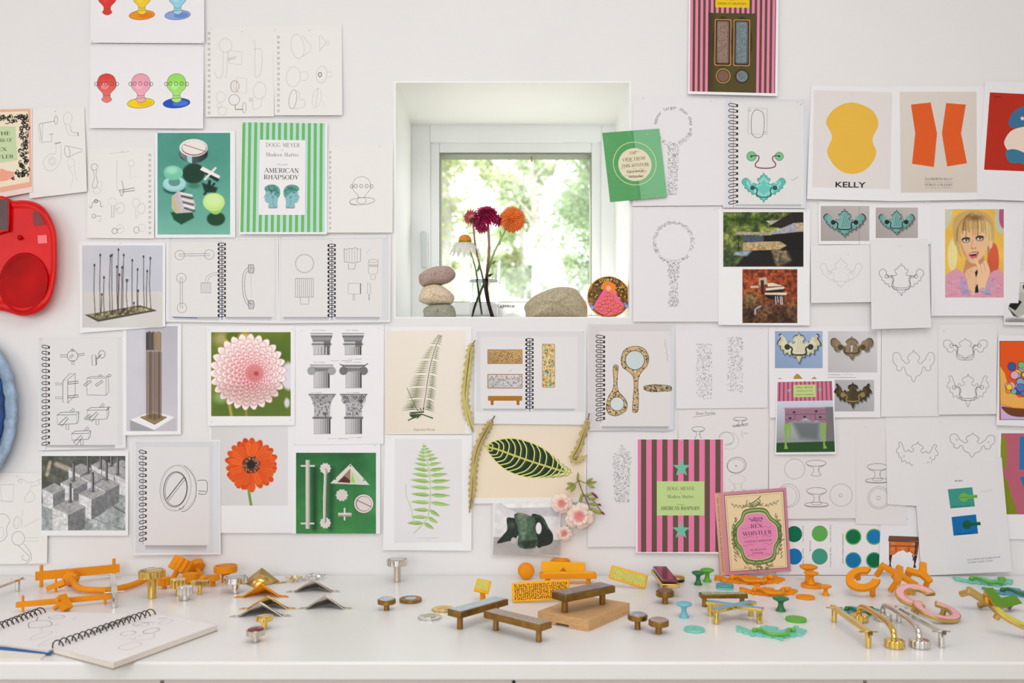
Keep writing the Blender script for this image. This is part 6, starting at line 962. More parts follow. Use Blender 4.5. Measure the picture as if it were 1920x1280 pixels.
ol = crom([(-70, 400), (-40, 376), (0, 372), (17, 372), (24, 376), (44, 375), (66, 379), (84, 391), (96, 409), (104, 430), (107, 455), (107, 505), (103, 535), (96, 560), (84, 577), (64, 589), (38, 592), (10, 584), (-30, 575), (-66, 540), (-78, 470)], 4, True)
wp(wallsolid(MB(1.0), ol, [(2, .5), (0, 8), (0, 26), (2, 33), (6, 37), (12, 37), (16, 33), (20, 33)]), 'body', RED, r, deg=50)
wp(wallsolid(MB(1.0), crom([(-14, 372), (15, 371), (18, 390), (17, 430), (10, 434), (-14, 434)], 3, True), [(0, 30), (0, 39), (2, 41)]), 'panel_frame', RED, r)
wp(wallsolid(MB(1.0), [(-12, 374), (15, 373), (16, 431), (-12, 432)], [(0, 40), (0.6, 41.8)]), 'dark_panel', mat('smoky_red_panel', (70, 22, 24), 0.25, noise=0.4, nscale=30), r)
wp(wallsolid(MB(1.0), [(61, 396), (72, 396), (86, 421), (64, 423)], [(0, 32), (.5, 34)]), 'corner_panel', mat('dark_crimson', (120, 2, 18), 0.3), r)
wp(wallsolid(MB(1.0), [(70, 441), (88, 440), (89, 456), (71, 457)], [(0, 32), (.5, 34.4)]), 'square_tile', mat('pale_red_tile', (246, 110, 116), 0.3), r)
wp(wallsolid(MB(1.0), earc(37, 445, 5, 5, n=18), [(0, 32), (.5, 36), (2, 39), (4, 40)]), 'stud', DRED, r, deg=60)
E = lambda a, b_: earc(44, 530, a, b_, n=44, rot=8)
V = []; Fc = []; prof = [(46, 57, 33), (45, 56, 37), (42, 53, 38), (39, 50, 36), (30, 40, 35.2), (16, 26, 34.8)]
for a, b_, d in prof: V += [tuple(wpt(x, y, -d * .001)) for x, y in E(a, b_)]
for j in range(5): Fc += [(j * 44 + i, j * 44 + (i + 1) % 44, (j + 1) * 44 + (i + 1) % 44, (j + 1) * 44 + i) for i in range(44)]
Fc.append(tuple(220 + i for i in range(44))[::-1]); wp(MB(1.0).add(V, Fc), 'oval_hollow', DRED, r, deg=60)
r = root('wall_sculpture', 'blue oval wall relief with a rough pale blue rim, at the left edge', 'sculpture', wpt(0, 770, 0))
ov = lambda a, b_, n=60: [(x + 1.2 * math.sin(i * 2.3), y + 1.4 * math.sin(i * 1.7)) for i, (x, y) in enumerate(earc(-42, 768, a, b_, n=n))]
wp(wallsolid(MB(1.0), ov(75, 134), [(2, .5), (0, 6), (0, 24), (3, 32), (8, 36), (14, 36), (20, 32), (26, 26)]), 'rim', mat('chalky_pale_blue', (150, 172, 196), 0.8, noise=0.3, nscale=45, bump=1.0), r, deg=70)
wp(wallsolid(MB(1.0), ov(51, 108), [(0, 24), (1, 30), (5, 33), (12, 31)]), 'blue_centre', mat('ultramarine_paint', (10, 60, 120), 0.5, noise=0.5, nscale=40, bump=1.0), r, deg=70)
# dried serrated leaves
LF = mat('dried_olive_leaf', (204, 190, 112), 0.7, noise=0.15, nscale=30, bump=0.3); LF2 = mat('dried_brown_leaf', (190, 170, 104), 0.75, noise=0.2, nscale=30, bump=0.3); STK = mat('brown_leaf_stalk', (110, 88, 50), 0.7)
def dleaf(lab, path, wd, nt_, m, base=7):
    P = crom(path, 10); N = len(P); r = root('dried_leaf', lab, 'leaf', wpt(*path[0], -.007), 'dried serrated leaves pinned to the wall'); A = []; B = []
    for i in range(nt_ * 2 + 1):
        t = i / (nt_ * 2); j = min(N - 2, int(t * (N - 1))); f = t * (N - 1) - j; x = P[j][0] * (1 - f) + P[j + 1][0] * f; y = P[j][1] * (1 - f) + P[j + 1][1] * f
        dx, dy = P[j + 1][0] - P[j][0], P[j + 1][1] - P[j][1]; l = math.hypot(dx, dy); nx, ny = -dy / l, dx / l; w_ = wd * min(1, t * 5 + .15) * min(1, (1 - t) * 4 + .05) * (1.08 if i % 2 else .46)
        o = -2.0 if i % 2 else 0; A.append((x + nx * w_ - dx / l * o, y + ny * w_ - dy / l * o)); B.append((x - nx * w_ - dx / l * o, y - ny * w_ - dy / l * o))
    V = []; Fc = []
    for i, (a, b_) in enumerate(zip(A, B)):
        c_ = ((a[0] + b_[0]) / 2, (a[1] + b_[1]) / 2); wv = 1.5 * math.sin(i * .35)
        for q, d in ((a, base + 2.5 + wv), (c_, base + wv), (b_, base + 2.5 - wv)): V.append(tuple(wpt(q[0], q[1], -d * .001)))
    for i in range(len(A) - 1): Fc += [(3 * i, 3 * i + 1, 3 * i + 4, 3 * i + 3), (3 * i + 1, 3 * i + 2, 3 * i + 5, 3 * i + 4)]
    o = wp(MB(1.0).add(V, Fc), 'blade', m, r, deg=80); so = o.modifiers.new('thickness', 'SOLIDIFY'); so.thickness = .0005
    s0 = (path[0][0] * 2 - P[3][0], path[0][1] * 2 - P[3][1]); a, b_ = path[0], P[3]; s1 = (a[0] + (a[0] - b_[0]) * 2.2, a[1] + (a[1] - b_[1]) * 2.2)
    wp(MB(1.0).tube([tuple(wpt(*s1, -.009))] + [tuple(wpt(x, y, -(base + 1.2) * .001)) for x, y in P[::4]], [.0014] + [.0011 - .0007 * i / len(P[::4]) for i in range(len(P[::4]))], 6), 'midrib', STK, r, deg=80)
    PINS.append((wpt(P[int(N * .1)][0], P[int(N * .1)][1], -.0125), 'leaf')); return r
dleaf('long olive dried leaf pinned right of the dark fern print', [(888, 642), (882, 655), (876, 700), (872, 745), (879, 785), (888, 810)], 8.5, 17, LF)
dleaf('long curved dried leaf reaching below the striped leaf print', [(924, 785), (915, 800), (895, 840), (888, 880), (885, 925), (880, 961)], 8.5, 19, LF2)
dleaf('short dried leaf with a bent tip, under the hand mirror print', [(1103, 782), (1098, 800), (1085, 838), (1074, 858), (1084, 862), (1101, 853)], 8, 13, LF2, 9)
# blossom sprig
r = root('blossom_sprig', 'sprig with three pink blossoms pinned beside the bronze sculpture print', 'flower', wpt(1084, 895, -.012))
ST = mat('olive_red_stem', (120, 96, 60), 0.6); GLF = mat('olive_green_leaf', (150, 152, 66), 0.5, noise=0.2, nscale=40); BUD = mat('dark_red_bud', (120, 34, 52), 0.5)
W3 = lambda x, y, d: tuple(wpt(x, y, -d * .001))
wp(MB(1.0).tube([W3(1083, 890, 8), W3(1086, 905, 12), W3(1092, 922, 14), W3(1102, 942, 14), W3(1108, 962, 10)], .0013, 7).tube([W3(1085, 900, 11), W3(1098, 906, 14), W3(1102, 903, 14)], .001, 6).tube([W3(1084, 902, 11), W3(1075, 908, 12)], .001, 6).tube([W3(1094, 926, 14), W3(1114, 940, 14), W3(1130, 962, 12)], .0011, 6).tube([W3(1094, 928, 14), W3(1080, 960, 16)], .001, 6).tube([W3(1078, 962, 12), W3(1062, 990, 12)], .001, 6), 'stem', ST, r, deg=80)
def lf(x0, y0, x1, y1, wd, m, nm='leaf', d=13):
    L = math.hypot(x1 - x0, y1 - y0); nx, ny = -(y1 - y0) / L * wd, (x1 - x0) / L * wd; V = []
    for i in range(7):
        t = i / 6; w_ = math.sin(t * PI) ** .8; x, y = x0 + (x1 - x0) * t, y0 + (y1 - y0) * t; dd = d + 4 * math.sin(t * 2.4)
        V += [W3(x + nx * w_, y + ny * w_, dd + 1.2), W3(x, y, dd), W3(x - nx * w_, y - ny * w_, dd + 1.2)]
    o = wp(MB(1.0).add(V, [(3 * i + j, 3 * i + j + 1, 3 * i + j + 4, 3 * i + j + 3) for i in range(6) for j in (0, 1)]), nm, m, r, deg=80); so = o.modifiers.new('thickness', 'SOLIDIFY'); so.thickness = .0006
for a in ((1083, 905, 1084, 884, 2.4), (1098, 905, 1112, 896, 3.2), (1100, 906, 1120, 903, 3), (1100, 907, 1116, 915, 3), (1078, 907, 1062, 906, 3), (1078, 907, 1060, 918, 3.2), (1080, 908, 1070, 922, 3.2), (1096, 928, 1112, 926, 3), (1100, 935, 1120, 934, 3), (1092, 924, 1086, 948, 3.2), (1104, 944, 1124, 946, 3.2), (1108, 952, 1128, 964, 4), (1104, 950, 1110, 972, 4)): lf(*a, GLF)
for a in ((1108, 922, 1122, 934, 2.4), (1120, 944, 1128, 948, 2), (1126, 958, 1134, 965, 2.2)): lf(*a, BUD, 'bud', 15)
PTL = mat('pale_peach_petal', (250, 226, 210), 0.6, noise=0.05, nscale=40, Subsurface_Weight=0.1); PTC = mat('rose_pink_petal', (240, 142, 160), 0.6, noise=0.1, nscale=60); STM = mat('yellow_stamen', (240, 200, 120), 0.6)
def blossom(cx, cy, R, seed):
    rn = random.Random(seed); b = MB(1.0)
    for ring, n, k, dz, m in ((0, 5, 1.0, 14, 0), (1, 5, .68, 20, 0)):
        for i in range(n):
            a = i * 2 * PI / n + ring * .5 + rn.uniform(-.12, .12); V = []; L = R * k * rn.uniform(.92, 1.06); w_ = L * .46
            for u in range(6):
                t = u / 5
                for v in range(5):
                    q = (v - 2) / 2; ww = w_ * (math.sin(min(1, t * .9 + .12) * PI * .75)) ** .9; rr = L * t * (1 - .1 * q * q) - L * .06 * (1 - abs(q)) * (t == 1); x = rr * math.cos(a) - q * ww * math.sin(a); y = rr * math.sin(a) + q * ww * math.cos(a)
                    V.append(W3(cx + x, cy + y, dz + 7 * math.sin(t * 1.9) * (1 - ring * .1) + 2.5 * q * q * t - (4 * t * t if ring == 0 else -2 * t)))
            b.add(V, [(5 * u + v, 5 * u + v + 1, 5 * u + v + 6, 5 * u + v + 5) for u in range(5) for v in range(4)])
    o = wp(b, 'blossom', PTL, r, deg=80); so = o.modifiers.new('thickness', 'SOLIDIFY'); so.thickness = .0004
    b = MB(1.0)
    for i in range(12):
        a = i * .55; b.add([W3(cx, cy, 27), W3(cx + R * .26 * math.cos(a - .25), cy + R * .26 * math.sin(a - .25), 31), W3(cx + R * .42 * math.cos(a), cy + R * .42 * math.sin(a), 32), W3(cx + R * .26 * math.cos(a + .25), cy + R * .26 * math.sin(a + .25), 31)], [(0, 1, 2, 3)])
    b.build('blossom_centre', PTC, o, deg=80).matrix_parent_inverse = Matrix.Identity(4)
    b = MB(1.0); [b.tube([W3(cx, cy, 26), W3(cx + R * .14 * math.cos(a), cy + R * .14 * math.sin(a), 34)], .0007, 5) for a in [i * .9 for i in range(7)]]
    b.build('stamens', STM, o, deg=80).matrix_parent_inverse = Matrix.Identity(4)
blossom(1053, 944, 21, 1); blossom(1086, 968, 28, 2); blossom(1058, 1000, 16, 3); PINS.append((wpt(1098, 906, -.0165), 'sprig'))
# ---------------------------------------------------------------- push pins
PINM = mat('clear_pin_plastic', (222, 219, 214), 0.2)
pb = MB(.001); pb.at(0, 0, 0, rx=90).lathe([(1.1, 0), (1.1, .6), (.5, .9), (.5, 1.9), (1.2, 2.3), (1.2, 2.7), (.9, 2.9)], 14); pin0 = None
for i, (p, pl) in enumerate(PINS):
    if pin0 is None: o = pin0 = pb.build('push_pin', PINM)
    else: o = pin0.copy(); link(o)
    o.location = p; tag(o, {'leaf': 'tiny clear push pin through a dried leaf', 'sprig': 'tiny clear push pin holding the blossom sprig'}.get(pl, 'tiny clear push pin through the top edge of a paper on the wall'), 'push pin', {'leaf': 'pins in the dried leaves'}.get(pl, 'pins along the paper tops'))
# ================================================================ things on the window sill
Y1 = 0.06; U1 = (Y1 - CY) / F
def sl(px, y): return (CX + (px - PX0) * (y - CY) / F, y, SILL)
def rock(name, lab, ol, y, dp, m, seed, group=None, zoff=0, cat='stone'):
    rn = random.Random(seed); P = crom(ol, 6, True); W_ = [wpt(a, b_, y) for a, b_ in P]; n = len(W_); cx = sum(v.x for v in W_) / n; cz = sum(v.z for v in W_) / n; zmin = min(v.z for v in W_)
    r = root(name, lab, cat, (cx, y, cz), group); V = []; Fc = []; K_ = 15
    for j in range(K_):
        t = math.sin((j / (K_ - 1) - .5) * PI * .985); k = (1 - t * t) ** .42
        for i, v in enumerate(W_): V.append((((v.x - cx) * k) + .0012 * math.sin(i * .5 + seed), t * dp + .0015 * math.sin(i * .3 + j), (v.z - cz) * k * (1 if v.z > cz else .999) - (0 if v.z > cz else 0)))
    for j in range(K_ - 1): Fc += [(j * n + i, j * n + (i + 1) % n, (j + 1) * n + (i + 1) % n, (j + 1) * n + i) for i in range(n)]
    Fc += [tuple(range(n))[::-1], tuple((K_ - 1) * n + i for i in range(n))]
    r2 = MB(1.0).add(V, Fc).build(name, m, None, deg=80); bpy.data.objects.remove(r); r2.location = (cx, y, cz); return tag(r2, lab, cat, group)
def stone_mat(n, c, **k):
    return mat(n, c, 0.75, noise=0.3, nscale=k.get('ns', 260), bump=0.8)
G3 = 'pebbles stacked on the window sill'
rock('pebble', 'dark grey-green pebble at the bottom of the sill stack', [(794, 590), (795, 580), (803, 573), (820, 571), (842, 571), (852, 576), (854, 588), (852, 600), (838, 602.5), (806, 602.5), (796, 600)], Y1, .034, stone_mat('grey_green_stone', (158, 158, 142)), 2, G3)
rock('pebble', 'sandy beige pebble in the middle of the sill stack', [(786, 560), (789, 545), (800, 536), (818, 533), (838, 541), (850, 553), (851, 565), (842, 570.5), (820, 572), (800, 571), (788, 566)], Y1, .036, stone_mat('beige_stone', (222, 202, 174)), 5, G3)
rock('pebble', 'tilted purplish brown pebble on top of the sill stack', [(785, 528), (787, 516), (798, 507), (815, 501), (838, 499), (851, 506), (854, 515), (846, 527), (828, 533.5), (806, 536), (792, 537)], Y1, .034, stone_mat('purple_brown_stone', (178, 154, 144)), 8, G3)
rock('boulder', 'large grey-brown rock lying right of the glass vase', [(985, 585), (984, 572), (992, 562), (1012, 550), (1036, 540), (1058, 538), (1078, 542), (1091, 555), (1100, 572), (1102, 590), (1098, 601), (1080, 602.3), (1000, 602.3), (988, 598)], Y1, .05, stone_mat('grey_brown_rock', (178, 166, 138), ns=200), 3)
# glass vase
YV = .1; UV = (YV - CY) / F * 1000; x, y, z = sl(907, YV); r = root('glass_vase', 'clear tapered glass vase holding four cut flowers', 'vase', (x, y, z)); H = (603 - 490)
GLS = mat('clear_glass', (255, 255, 255), 0.0, Transmission_Weight=1.0, IOR=1.16); WTR = mat('clear_water', (255, 255, 255), 0.0, Transmission_Weight=1.0, IOR=1.1)
MB(UV * .001).lathe([(23, 0), (25.5, .6), (28, 60), (31.5, H), (30.3, H), (26.9, 60), (24.6, 5), (0.01, 4.5)], 48).build('glass_vase', GLS, r, deg=60)
MB(UV * .001).lathe([(24.2, 5.2), (27.4, 75), (27.4, 76), (0.01, 76)], 48).build('water', WTR, r, deg=60)
SG = mat('green_flower_stem', (156, 184, 98), 0.55, noise=0.1, nscale=50); SB = mat('brown_flower_stem', (158, 116, 90), 0.6, noise=0.1, nscale=50)
def VP(px, py, y): return Vector(wpt(px, py, y))
def petals(b, C, R, n, L, wd, seed, nrm=Vector((0, -1, .25)), lo=-.55, curl=.15):
    kp = b.M; b.M = Matrix.Translation(C); b.lathe([(.0001, -R * .55), (R * .4, -R * .4), (R * .56, 0), (R * .4, R * .4), (.0001, R * .55)], 16); b.M = kp
    rn = random.Random(seed); nrm = nrm.normalized(); t1 = nrm.cross(Vector((0, 0, 1))).normalized(); t2 = nrm.cross(t1); ga = PI * (3 - 5 ** .5)
    for i in range(n):
        c_ = 1 - (i + .5) / n * (1 - lo); s_ = math.sqrt(max(0, 1 - c_ * c_)); a = i * ga; d = (nrm * c_ + (t1 * math.cos(a) + t2 * math.sin(a)) * s_).normalized(); sd = d.cross(nrm); sd = sd.normalized() if sd.length > .05 else t1; up = sd.cross(d)
        l = L * (.55 + .45 * min(1, (i + 4) / (n * .45))) * rn.uniform(.88, 1.12); base = C + d * (R - L) * .6; V = []
        for u, ww, f in ((0, .35, 0), (.45, 1, .04), (.8, .9, .0), (1.0, .3, -curl)):
            p = base + d * (l * u + (R - L) * .4 * u) + up * f * L
            V += [tuple(p - sd * wd * ww + d * 0), tuple(p - up * wd * .45 * ww), tuple(p + sd * wd * ww)]
        b.add(V, [(3 * k + j, 3 * k + j + 1, 3 * k + j + 4, 3 * k + j + 3) for k in range(3) for j in (0, 1)])
    return b
def flower(lab, path, sm, rad, name='cut_flower'):
    r = root(name, lab, 'flower', VP(*path[0]), 'flowers in the glass vase'); wp(MB(1.0).tube([tuple(p) for p in crom([tuple(VP(*p)) for p in path], 5)], rad, 9), 'stem', sm, r, deg=80); return r
o = flower('pink spiky bloom seen from behind, leftmost of the tall flowers', [(921, 596, .105), (912, 560, .1), (905, 520, .1), (893, 470, .1), (888, 430, .1), (887, 415, .1)], SB, .0026)
b = MB(1.0); petals(b, VP(884, 407, .1), .021, 70, .016, .0022, 3, Vector((-.5, .5, .6)), -.3); wp(b, 'petals', mat('salmon_pink_petal', (226, 116, 128), 0.6, noise=0.25, nscale=80), o, deg=80); b = MB(1.0); petals(b, VP(885, 411, .095), .009, 26, .007, .0018, 4, Vector((.3, -.7, -.5)), -.2); wp(b, 'sepals', mat('dark_green_sepal', (78, 96, 40), 0.6), o, deg=80)
o = flower('magenta double dahlia with drooping petals in the vase centre', [(924, 598, .1), (915, 565, .1), (912, 530, .1), (917, 470, .1), (915, 420, .1), (914, 410, .11)], SB, .0036)
b = MB(1.0); petals(b, VP(912, 405, .1), .033, 190, .02, .0032, 7, Vector((0, -.6, .8)), -.45); [petals(b, VP(x, y, .098), .02, 36, .015, .0028, i, Vector((q, -.4, -.7)), .0) for i, (x, y, q) in enumerate(((904, 424, -.4), (932, 412, .6), (897, 416, -.8)))]; wp(b, 'petals', mat('magenta_petal', (176, 30, 92), 0.55, noise=0.35, nscale=45), o, deg=80)
o = flower('round orange chrysanthemum bloom on a green stem', [(886, 594, .09), (893, 570, .095), (908, 530, .1), (924, 480, .1), (938, 450, .1), (950, 428, .1), (958, 415, .11)], SG, .0028)
b = MB(1.0); petals(b, VP(960, 411, .098), .033, 260, .019, .0024, 11, Vector((-.1, -1, .15)), -.5, .3); wp(b, 'petals', mat('burnt_orange_petal', (232, 112, 22), 0.55, noise=0.22, nscale=60), o, deg=80)
for i, (a, c_) in enumerate((((921, 496), (930, 488)), ((929, 478), (924, 466)), ((933, 462), (940, 452)), ((912, 520), (925, 512)), ((938, 446), (939, 430)))):
    V = [tuple(VP(*a, .1)), tuple(VP((a[0] + c_[0]) / 2 - 2, (a[1] + c_[1]) / 2 - 2, .094)), tuple(VP(*c_, .098)), tuple(VP((a[0] + c_[0]) / 2 + 2, (a[1] + c_[1]) / 2 + 2, .096))]; wp(MB(1.0).add(V, [(0, 1, 2, 3)]), 'leaf', SG, o)
o = flower('white coneflower with drooping petals and an orange cone', [(904, 590, .11), (900, 560, .11), (896, 530, .105), (892, 505, .1), (884, 478, .1), (874, 455, .1)], SG, .0022)
b = MB(1.0); C = VP(872, 452, .1)
for i in range(15):
    a = i * 2 * PI / 15; ca, sa = math.cos(a), math.sin(a); V = []
    for t, ww in ((0, .4), (.35, .9), (.75, 1), (1, .4)):
        rr = .011 + .03 * t; zz = -.002 - .033 * t * t; q = Vector((-sa, ca, 0)) * .0066 * ww; p = C + Vector((ca * rr, sa * rr * .8, zz)); V += [tuple(p - q), tuple(p + q)]
    b.add(V, [(2 * k, 2 * k + 1, 2 * k + 3, 2 * k + 2) for k in range(3)])
wp(b, 'petals', leafmat('ivory_petal', (252, 250, 238)), o, deg=80)
b = MB(1.0); C2 = C + Vector((0, -.002, .002)); b.at(C2.x, C2.y, C2.z, rx=18).lathe([(.0145, -.004), (.0165, 0), (.0155, .006), (.011, .0115), (.005, .014), (.0004, .0146)], 26); wp(b, 'cone', mat('orange_cone', (222, 136, 30), 0.7, noise=0.4, nscale=500, bump=1.0), o, deg=70)
b = MB(1.0); b.at(C2.x, C2.y, C2.z - .001, rx=18).lathe([(.0105, -.009), (.0165, -.003), (.0168, .001)], 26); wp(b, 'cone_base', mat('green_cone_base', (120, 140, 40), 0.7, noise=0.2, nscale=300), o, deg=70)
V = [tuple(VP(892, 512, .1)), tuple(VP(896, 500, .094)), tuple(VP(899, 488, .098)), tuple(VP(902, 503, .096))]; wp(MB(1.0).add(V, [(0, 1, 2, 3)]), 'leaf', SG, o)
# leaflets lying behind the vase
def leaflet(lab, pts, y0, y1, txt=None):
    P = [wpt(px, py, y) for (px, py), y in zip(pts, (y1, y1, y0, y0))]; r = root('leaflet', lab, 'leaflet', (P[3].x, P[3].y, SILL + .001), 'white leaflets on the window sill')
    V = [tuple(p) for p in P] + [tuple(p + Vector((0, .0006, -.0004))) for p in P]; wp(MB(1.0).add(V, [(0, 1, 2, 3), (7, 6, 5, 4), (0, 4, 5, 1), (1, 5, 6, 2), (2, 6, 7, 3), (3, 7, 4, 0)]), 'leaflet_paper', mat('white_leaflet_paper', (236, 236, 236), 0.7), r)
    if txt:
        TV, TF = sans(txt, True); w_ = max(v[0] for v in TV); ex = (P[1] - P[0]) * .62; ez = (P[0] - P[3]); O = P[0] - ez * .3 + (P[1] - P[0]) * .05 + Vector((0, -.0008, .0003))
        wp(MB(1.0).add([tuple(O + ex * (v[0] / w_) + ez * v[1] * .17) for v in TV], TF), 'printed_word', mat('black_print', (46, 46, 48), 0.7), r)
leaflet('white leaflet with bold black lettering behind the vase', [(930, 566), (982, 568), (984, 603), (930, 605)], .16, .2, 'f ABERNE')
leaflet('blank folded white leaflet between the vase and the large rock', [(948, 590), (984, 578), (986, 604), (946, 606)], .12, .15)
# round painted badge
x, y, z = sl(1141, .03); kk = (.03 - CY) / F; r = root('round_badge', 'large round zodiac badge with a yellow rim, at the right end of the sill', 'badge', (x, y, z + 40.2 * kk), rot=(-8, 0, 0))
MB(kk).at(rx=90).lathe([(36, -5), (39.5, -3.5), (40.3, -.5), (39.8, 1.2), (38.6, 2)], 64).build('rim', mat('yellow_badge_rim', (226, 168, 44), 0.3), r, deg=50)
class Disc(Sheet): pass
V = []; Fc = []; C_ = []; lay = [0]
def bp(pts, col):
    lay[0] += 1; i = len(V); 
    for a, b_ in pts: q = math.hypot(a, b_); V.append((a * kk, (-2.1 - lay[0] * .006) * kk, -b_ * kk))
    Fc.append(tuple(range(i, i + len(pts)))); C_.extend([lin(col) + (1,)] * len(pts))
rn = random.Random(21)
b2 = [(r_ * math.cos(a), r_ * math.sin(a)) for r_ in (0,) for a in (0,)]
for j in range(6):
    for i in range(40):
        a0, a1 = i * PI / 20, (i + 1) * PI / 20; r0, r1 = 38.8 * j / 6, 38.8 * (j + 1) / 6; k = len(V)
        for rr, aa in ((r0, a0), (r1, a0), (r1, a1), (r0, a1)): q = rr / 39; V.append((rr * math.cos(aa) * kk, (-2.0) * kk, -rr * math.sin(aa) * kk)); C_.append(lin((84, 48, 70)) + (1,))
        Fc.append((k, k + 1, k + 2, k + 3))
lay[0] = 5
bp([(-30, 20), (-37, 8), (-33, 18)], (240, 190, 60)); gown = [(-4, -22), (4, -22), (12, -10), (22, 6), (30, 20), (24, 28), (12, 36), (-6, 37.5), (-20, 32), (-30, 22), (-22, 6), (-12, -10)]
for k in range(6):      # gown in slices, follows the dome
    y0, y1 = -22 + k * 10, -12 + k * 10; w0, w1 = 4 + (k * 10) * .62, 4 + (k * 10 + 10) * .62; m0 = min(w0, math.sqrt(max(4, 37.5 ** 2 - y0 * y0))); m1 = min(w1, math.sqrt(max(4, 37.5 ** 2 - min(37, y1) ** 2))); bp([(-m0, y0), (m0, y0), (m1, min(37, y1)), (-m1, min(37, y1))], (238, 96, 138)); lay[0] -= 1
lay[0] += 1; bp(crom([(-12, -14), (-13, -22), (-8, -28), (0, -30), (7, -27), (14, -22), (12, -14), (16, -8), (10, -5), (4, -12), (-4, -14)], 4, True), (240, 130, 40)); bp(earc(0, -16, 4.6, 5.6, n=16), (246, 176, 130))
for i in range(18):
    x0, y0 = [(-1, -4), (6, 3), (-6, 4), (0, 10), (9, 12), (-10, 12), (-17, 16), (17, 17), (-4, 19), (6, 21), (-13, 24), (14, 27), (22, 22), (-22, 24), (-5, 31), (5, 32), (-15, 32), (0, 26)][i]
    if math.hypot(x0, y0) > 34 or abs(x0) > 18 + y0 * .6: continue
    bp(crom([(x0 - 3, y0 - 3), (x0 + 2, y0 - 4), (x0 + 4, y0), (x0 + 1, y0 + 4), (x0 - 3, y0 + 3), (x0 + .5, y0 + .5)], 3, True), (90, 30, 40)); bp(crom([(x0 - 2.4, y0 - 2.6), (x0 + 1.8, y0 - 3.4), (x0 + 3.2, y0), (x0 + .8, y0 + 3.2), (x0 - 2.2, y0 + 2.4), (x0 + .2, y0 + .2)], 3, True), (240, 120, 40))
for i in range(24):
    a, q = rn.uniform(-.9, .75), rn.uniform(20, 35); s_ = rn.choice((-1, 1)); x0, y0 = s_ * q * math.cos(a), q * math.sin(a)
    if abs(x0) > 12 + max(0, (y0 + 10) * .62): bp(earc(x0, y0, 1.3, 1.3, n=8), (244, 196, 50))
for x0, y0, c_ in ((30, 14, (140, 120, 190)), (33, 18, (90, 180, 210)), (-33, 14, (140, 120, 190)), (-31, 21, (90, 190, 210))): bp(earc(x0, y0, 3.4, 3, n=12), c_)
for i, ch in enumerate('SCORPIO'):
    a = math.radians(-90 + (i - 3) * 9.5); TV, TF = sans(ch, True); cx, cy = 32.5 * math.cos(a), 32.5 * math.sin(a); k = len(V); rot = a + PI / 2; w_ = max(v[0] for v in TV) / 2; lay[0] += 1
    for u, v in TV: X, Y = (u - w_) * 5, -(v - .5) * 5; a_, b_ = cx + X * math.cos(rot) - Y * math.sin(rot), cy + X * math.sin(rot) + Y * math.cos(rot); q = math.hypot(a_, b_) / 39; V.append((a_ * kk, (-3.2) * kk, -b_ * kk)); C_.append(lin((246, 210, 60)) + (1,))
    Fc += [tuple(t + k for t in f) for f in TF]
me = bpy.data.meshes.new('printed_face'); me.from_pydata(V, [], Fc); at = me.color_attributes.new('Col', 'FLOAT_COLOR', 'POINT'); at.data.foreach_set('color', np.array(C_).ravel()); me.materials.append(ENAM); link(bpy.data.objects.new('printed_face', me), r); drop(r, SILL)
# ================================================================ hardware samples on the worktop (shapes in photo pixels at their own depth)
ORG = mat('orange_resin', (236, 146, 3), 0.6, noise=0.05, nscale=40, Specular_IOR_Level=0.3); ORG2 = mat('bright_orange_resin', (252, 178, 4), 0.6, noise=0.03, nscale=40, Specular_IOR_Level=0.3)
GOLD = mat('polished_brass', (232, 196, 104), 0.12, 1.0); GOLDS = mat('satin_brass', (220, 184, 108), 0.28, 1.0); CHR = mat('polished_nickel', (222, 218, 212), 0.1, 1.0); NIK = mat('satin_nickel', (206, 196, 182), 0.25, 1.0)
ABR = mat('antique_brass', (150, 112, 54), 0.32, 0.9, noise=0.25, nscale=60); DKL = mat('dark_groove', (52, 44, 40), 0.5)
GRYI = mat('blue_grey_glass_inlay', (176, 192, 198), 0.25, noise=0.1, nscale=200); BRNI = mat('crackled_brown_inlay', (170, 152, 140), 0.3, noise=0.35, nscale=400, bump=.4)
GRD = mat('dark_green_resin', (30, 116, 66), 0.4); GRL = mat('light_green_resin', (92, 178, 44), 0.4); BLU = mat('sky_blue_resin', (116, 184, 204), 0.5); TEA = mat('teal_resin', (120, 204, 184), 0.5); BLT = mat('blue_teal_resin', (90, 160, 182), 0.5)
PNK = mat('pink_enamel', (236, 172, 178), 0.25); GEN = mat('green_enamel', (92, 142, 30), 0.25); YEN = mat('yellow_enamel', (204, 200, 30), 0.25); BEN = mat('blue_enamel', (96, 172, 214), 0.3, noise=0.1, nscale=50); MAR = mat('maroon_glass_inlay', (116, 48, 62), 0.15, noise=0.4, nscale=60)
MOS = mat('speckled_mosaic_inlay', (206, 196, 92), 0.5, noise=0.4, nscale=700, bump=.6)
def hw(name, lab, cat, px, py, group=None, rot=(0, 0, 0)):
    r = root(name, lab, cat, dpt(px, py), group, rot); r['_k'] = mpp(py); return r
def kb(r): return MB(r['_k'])
def fin(r):
    drop(r); del r['_k']; return r
GK = 'round cabinet knobs on the worktop'
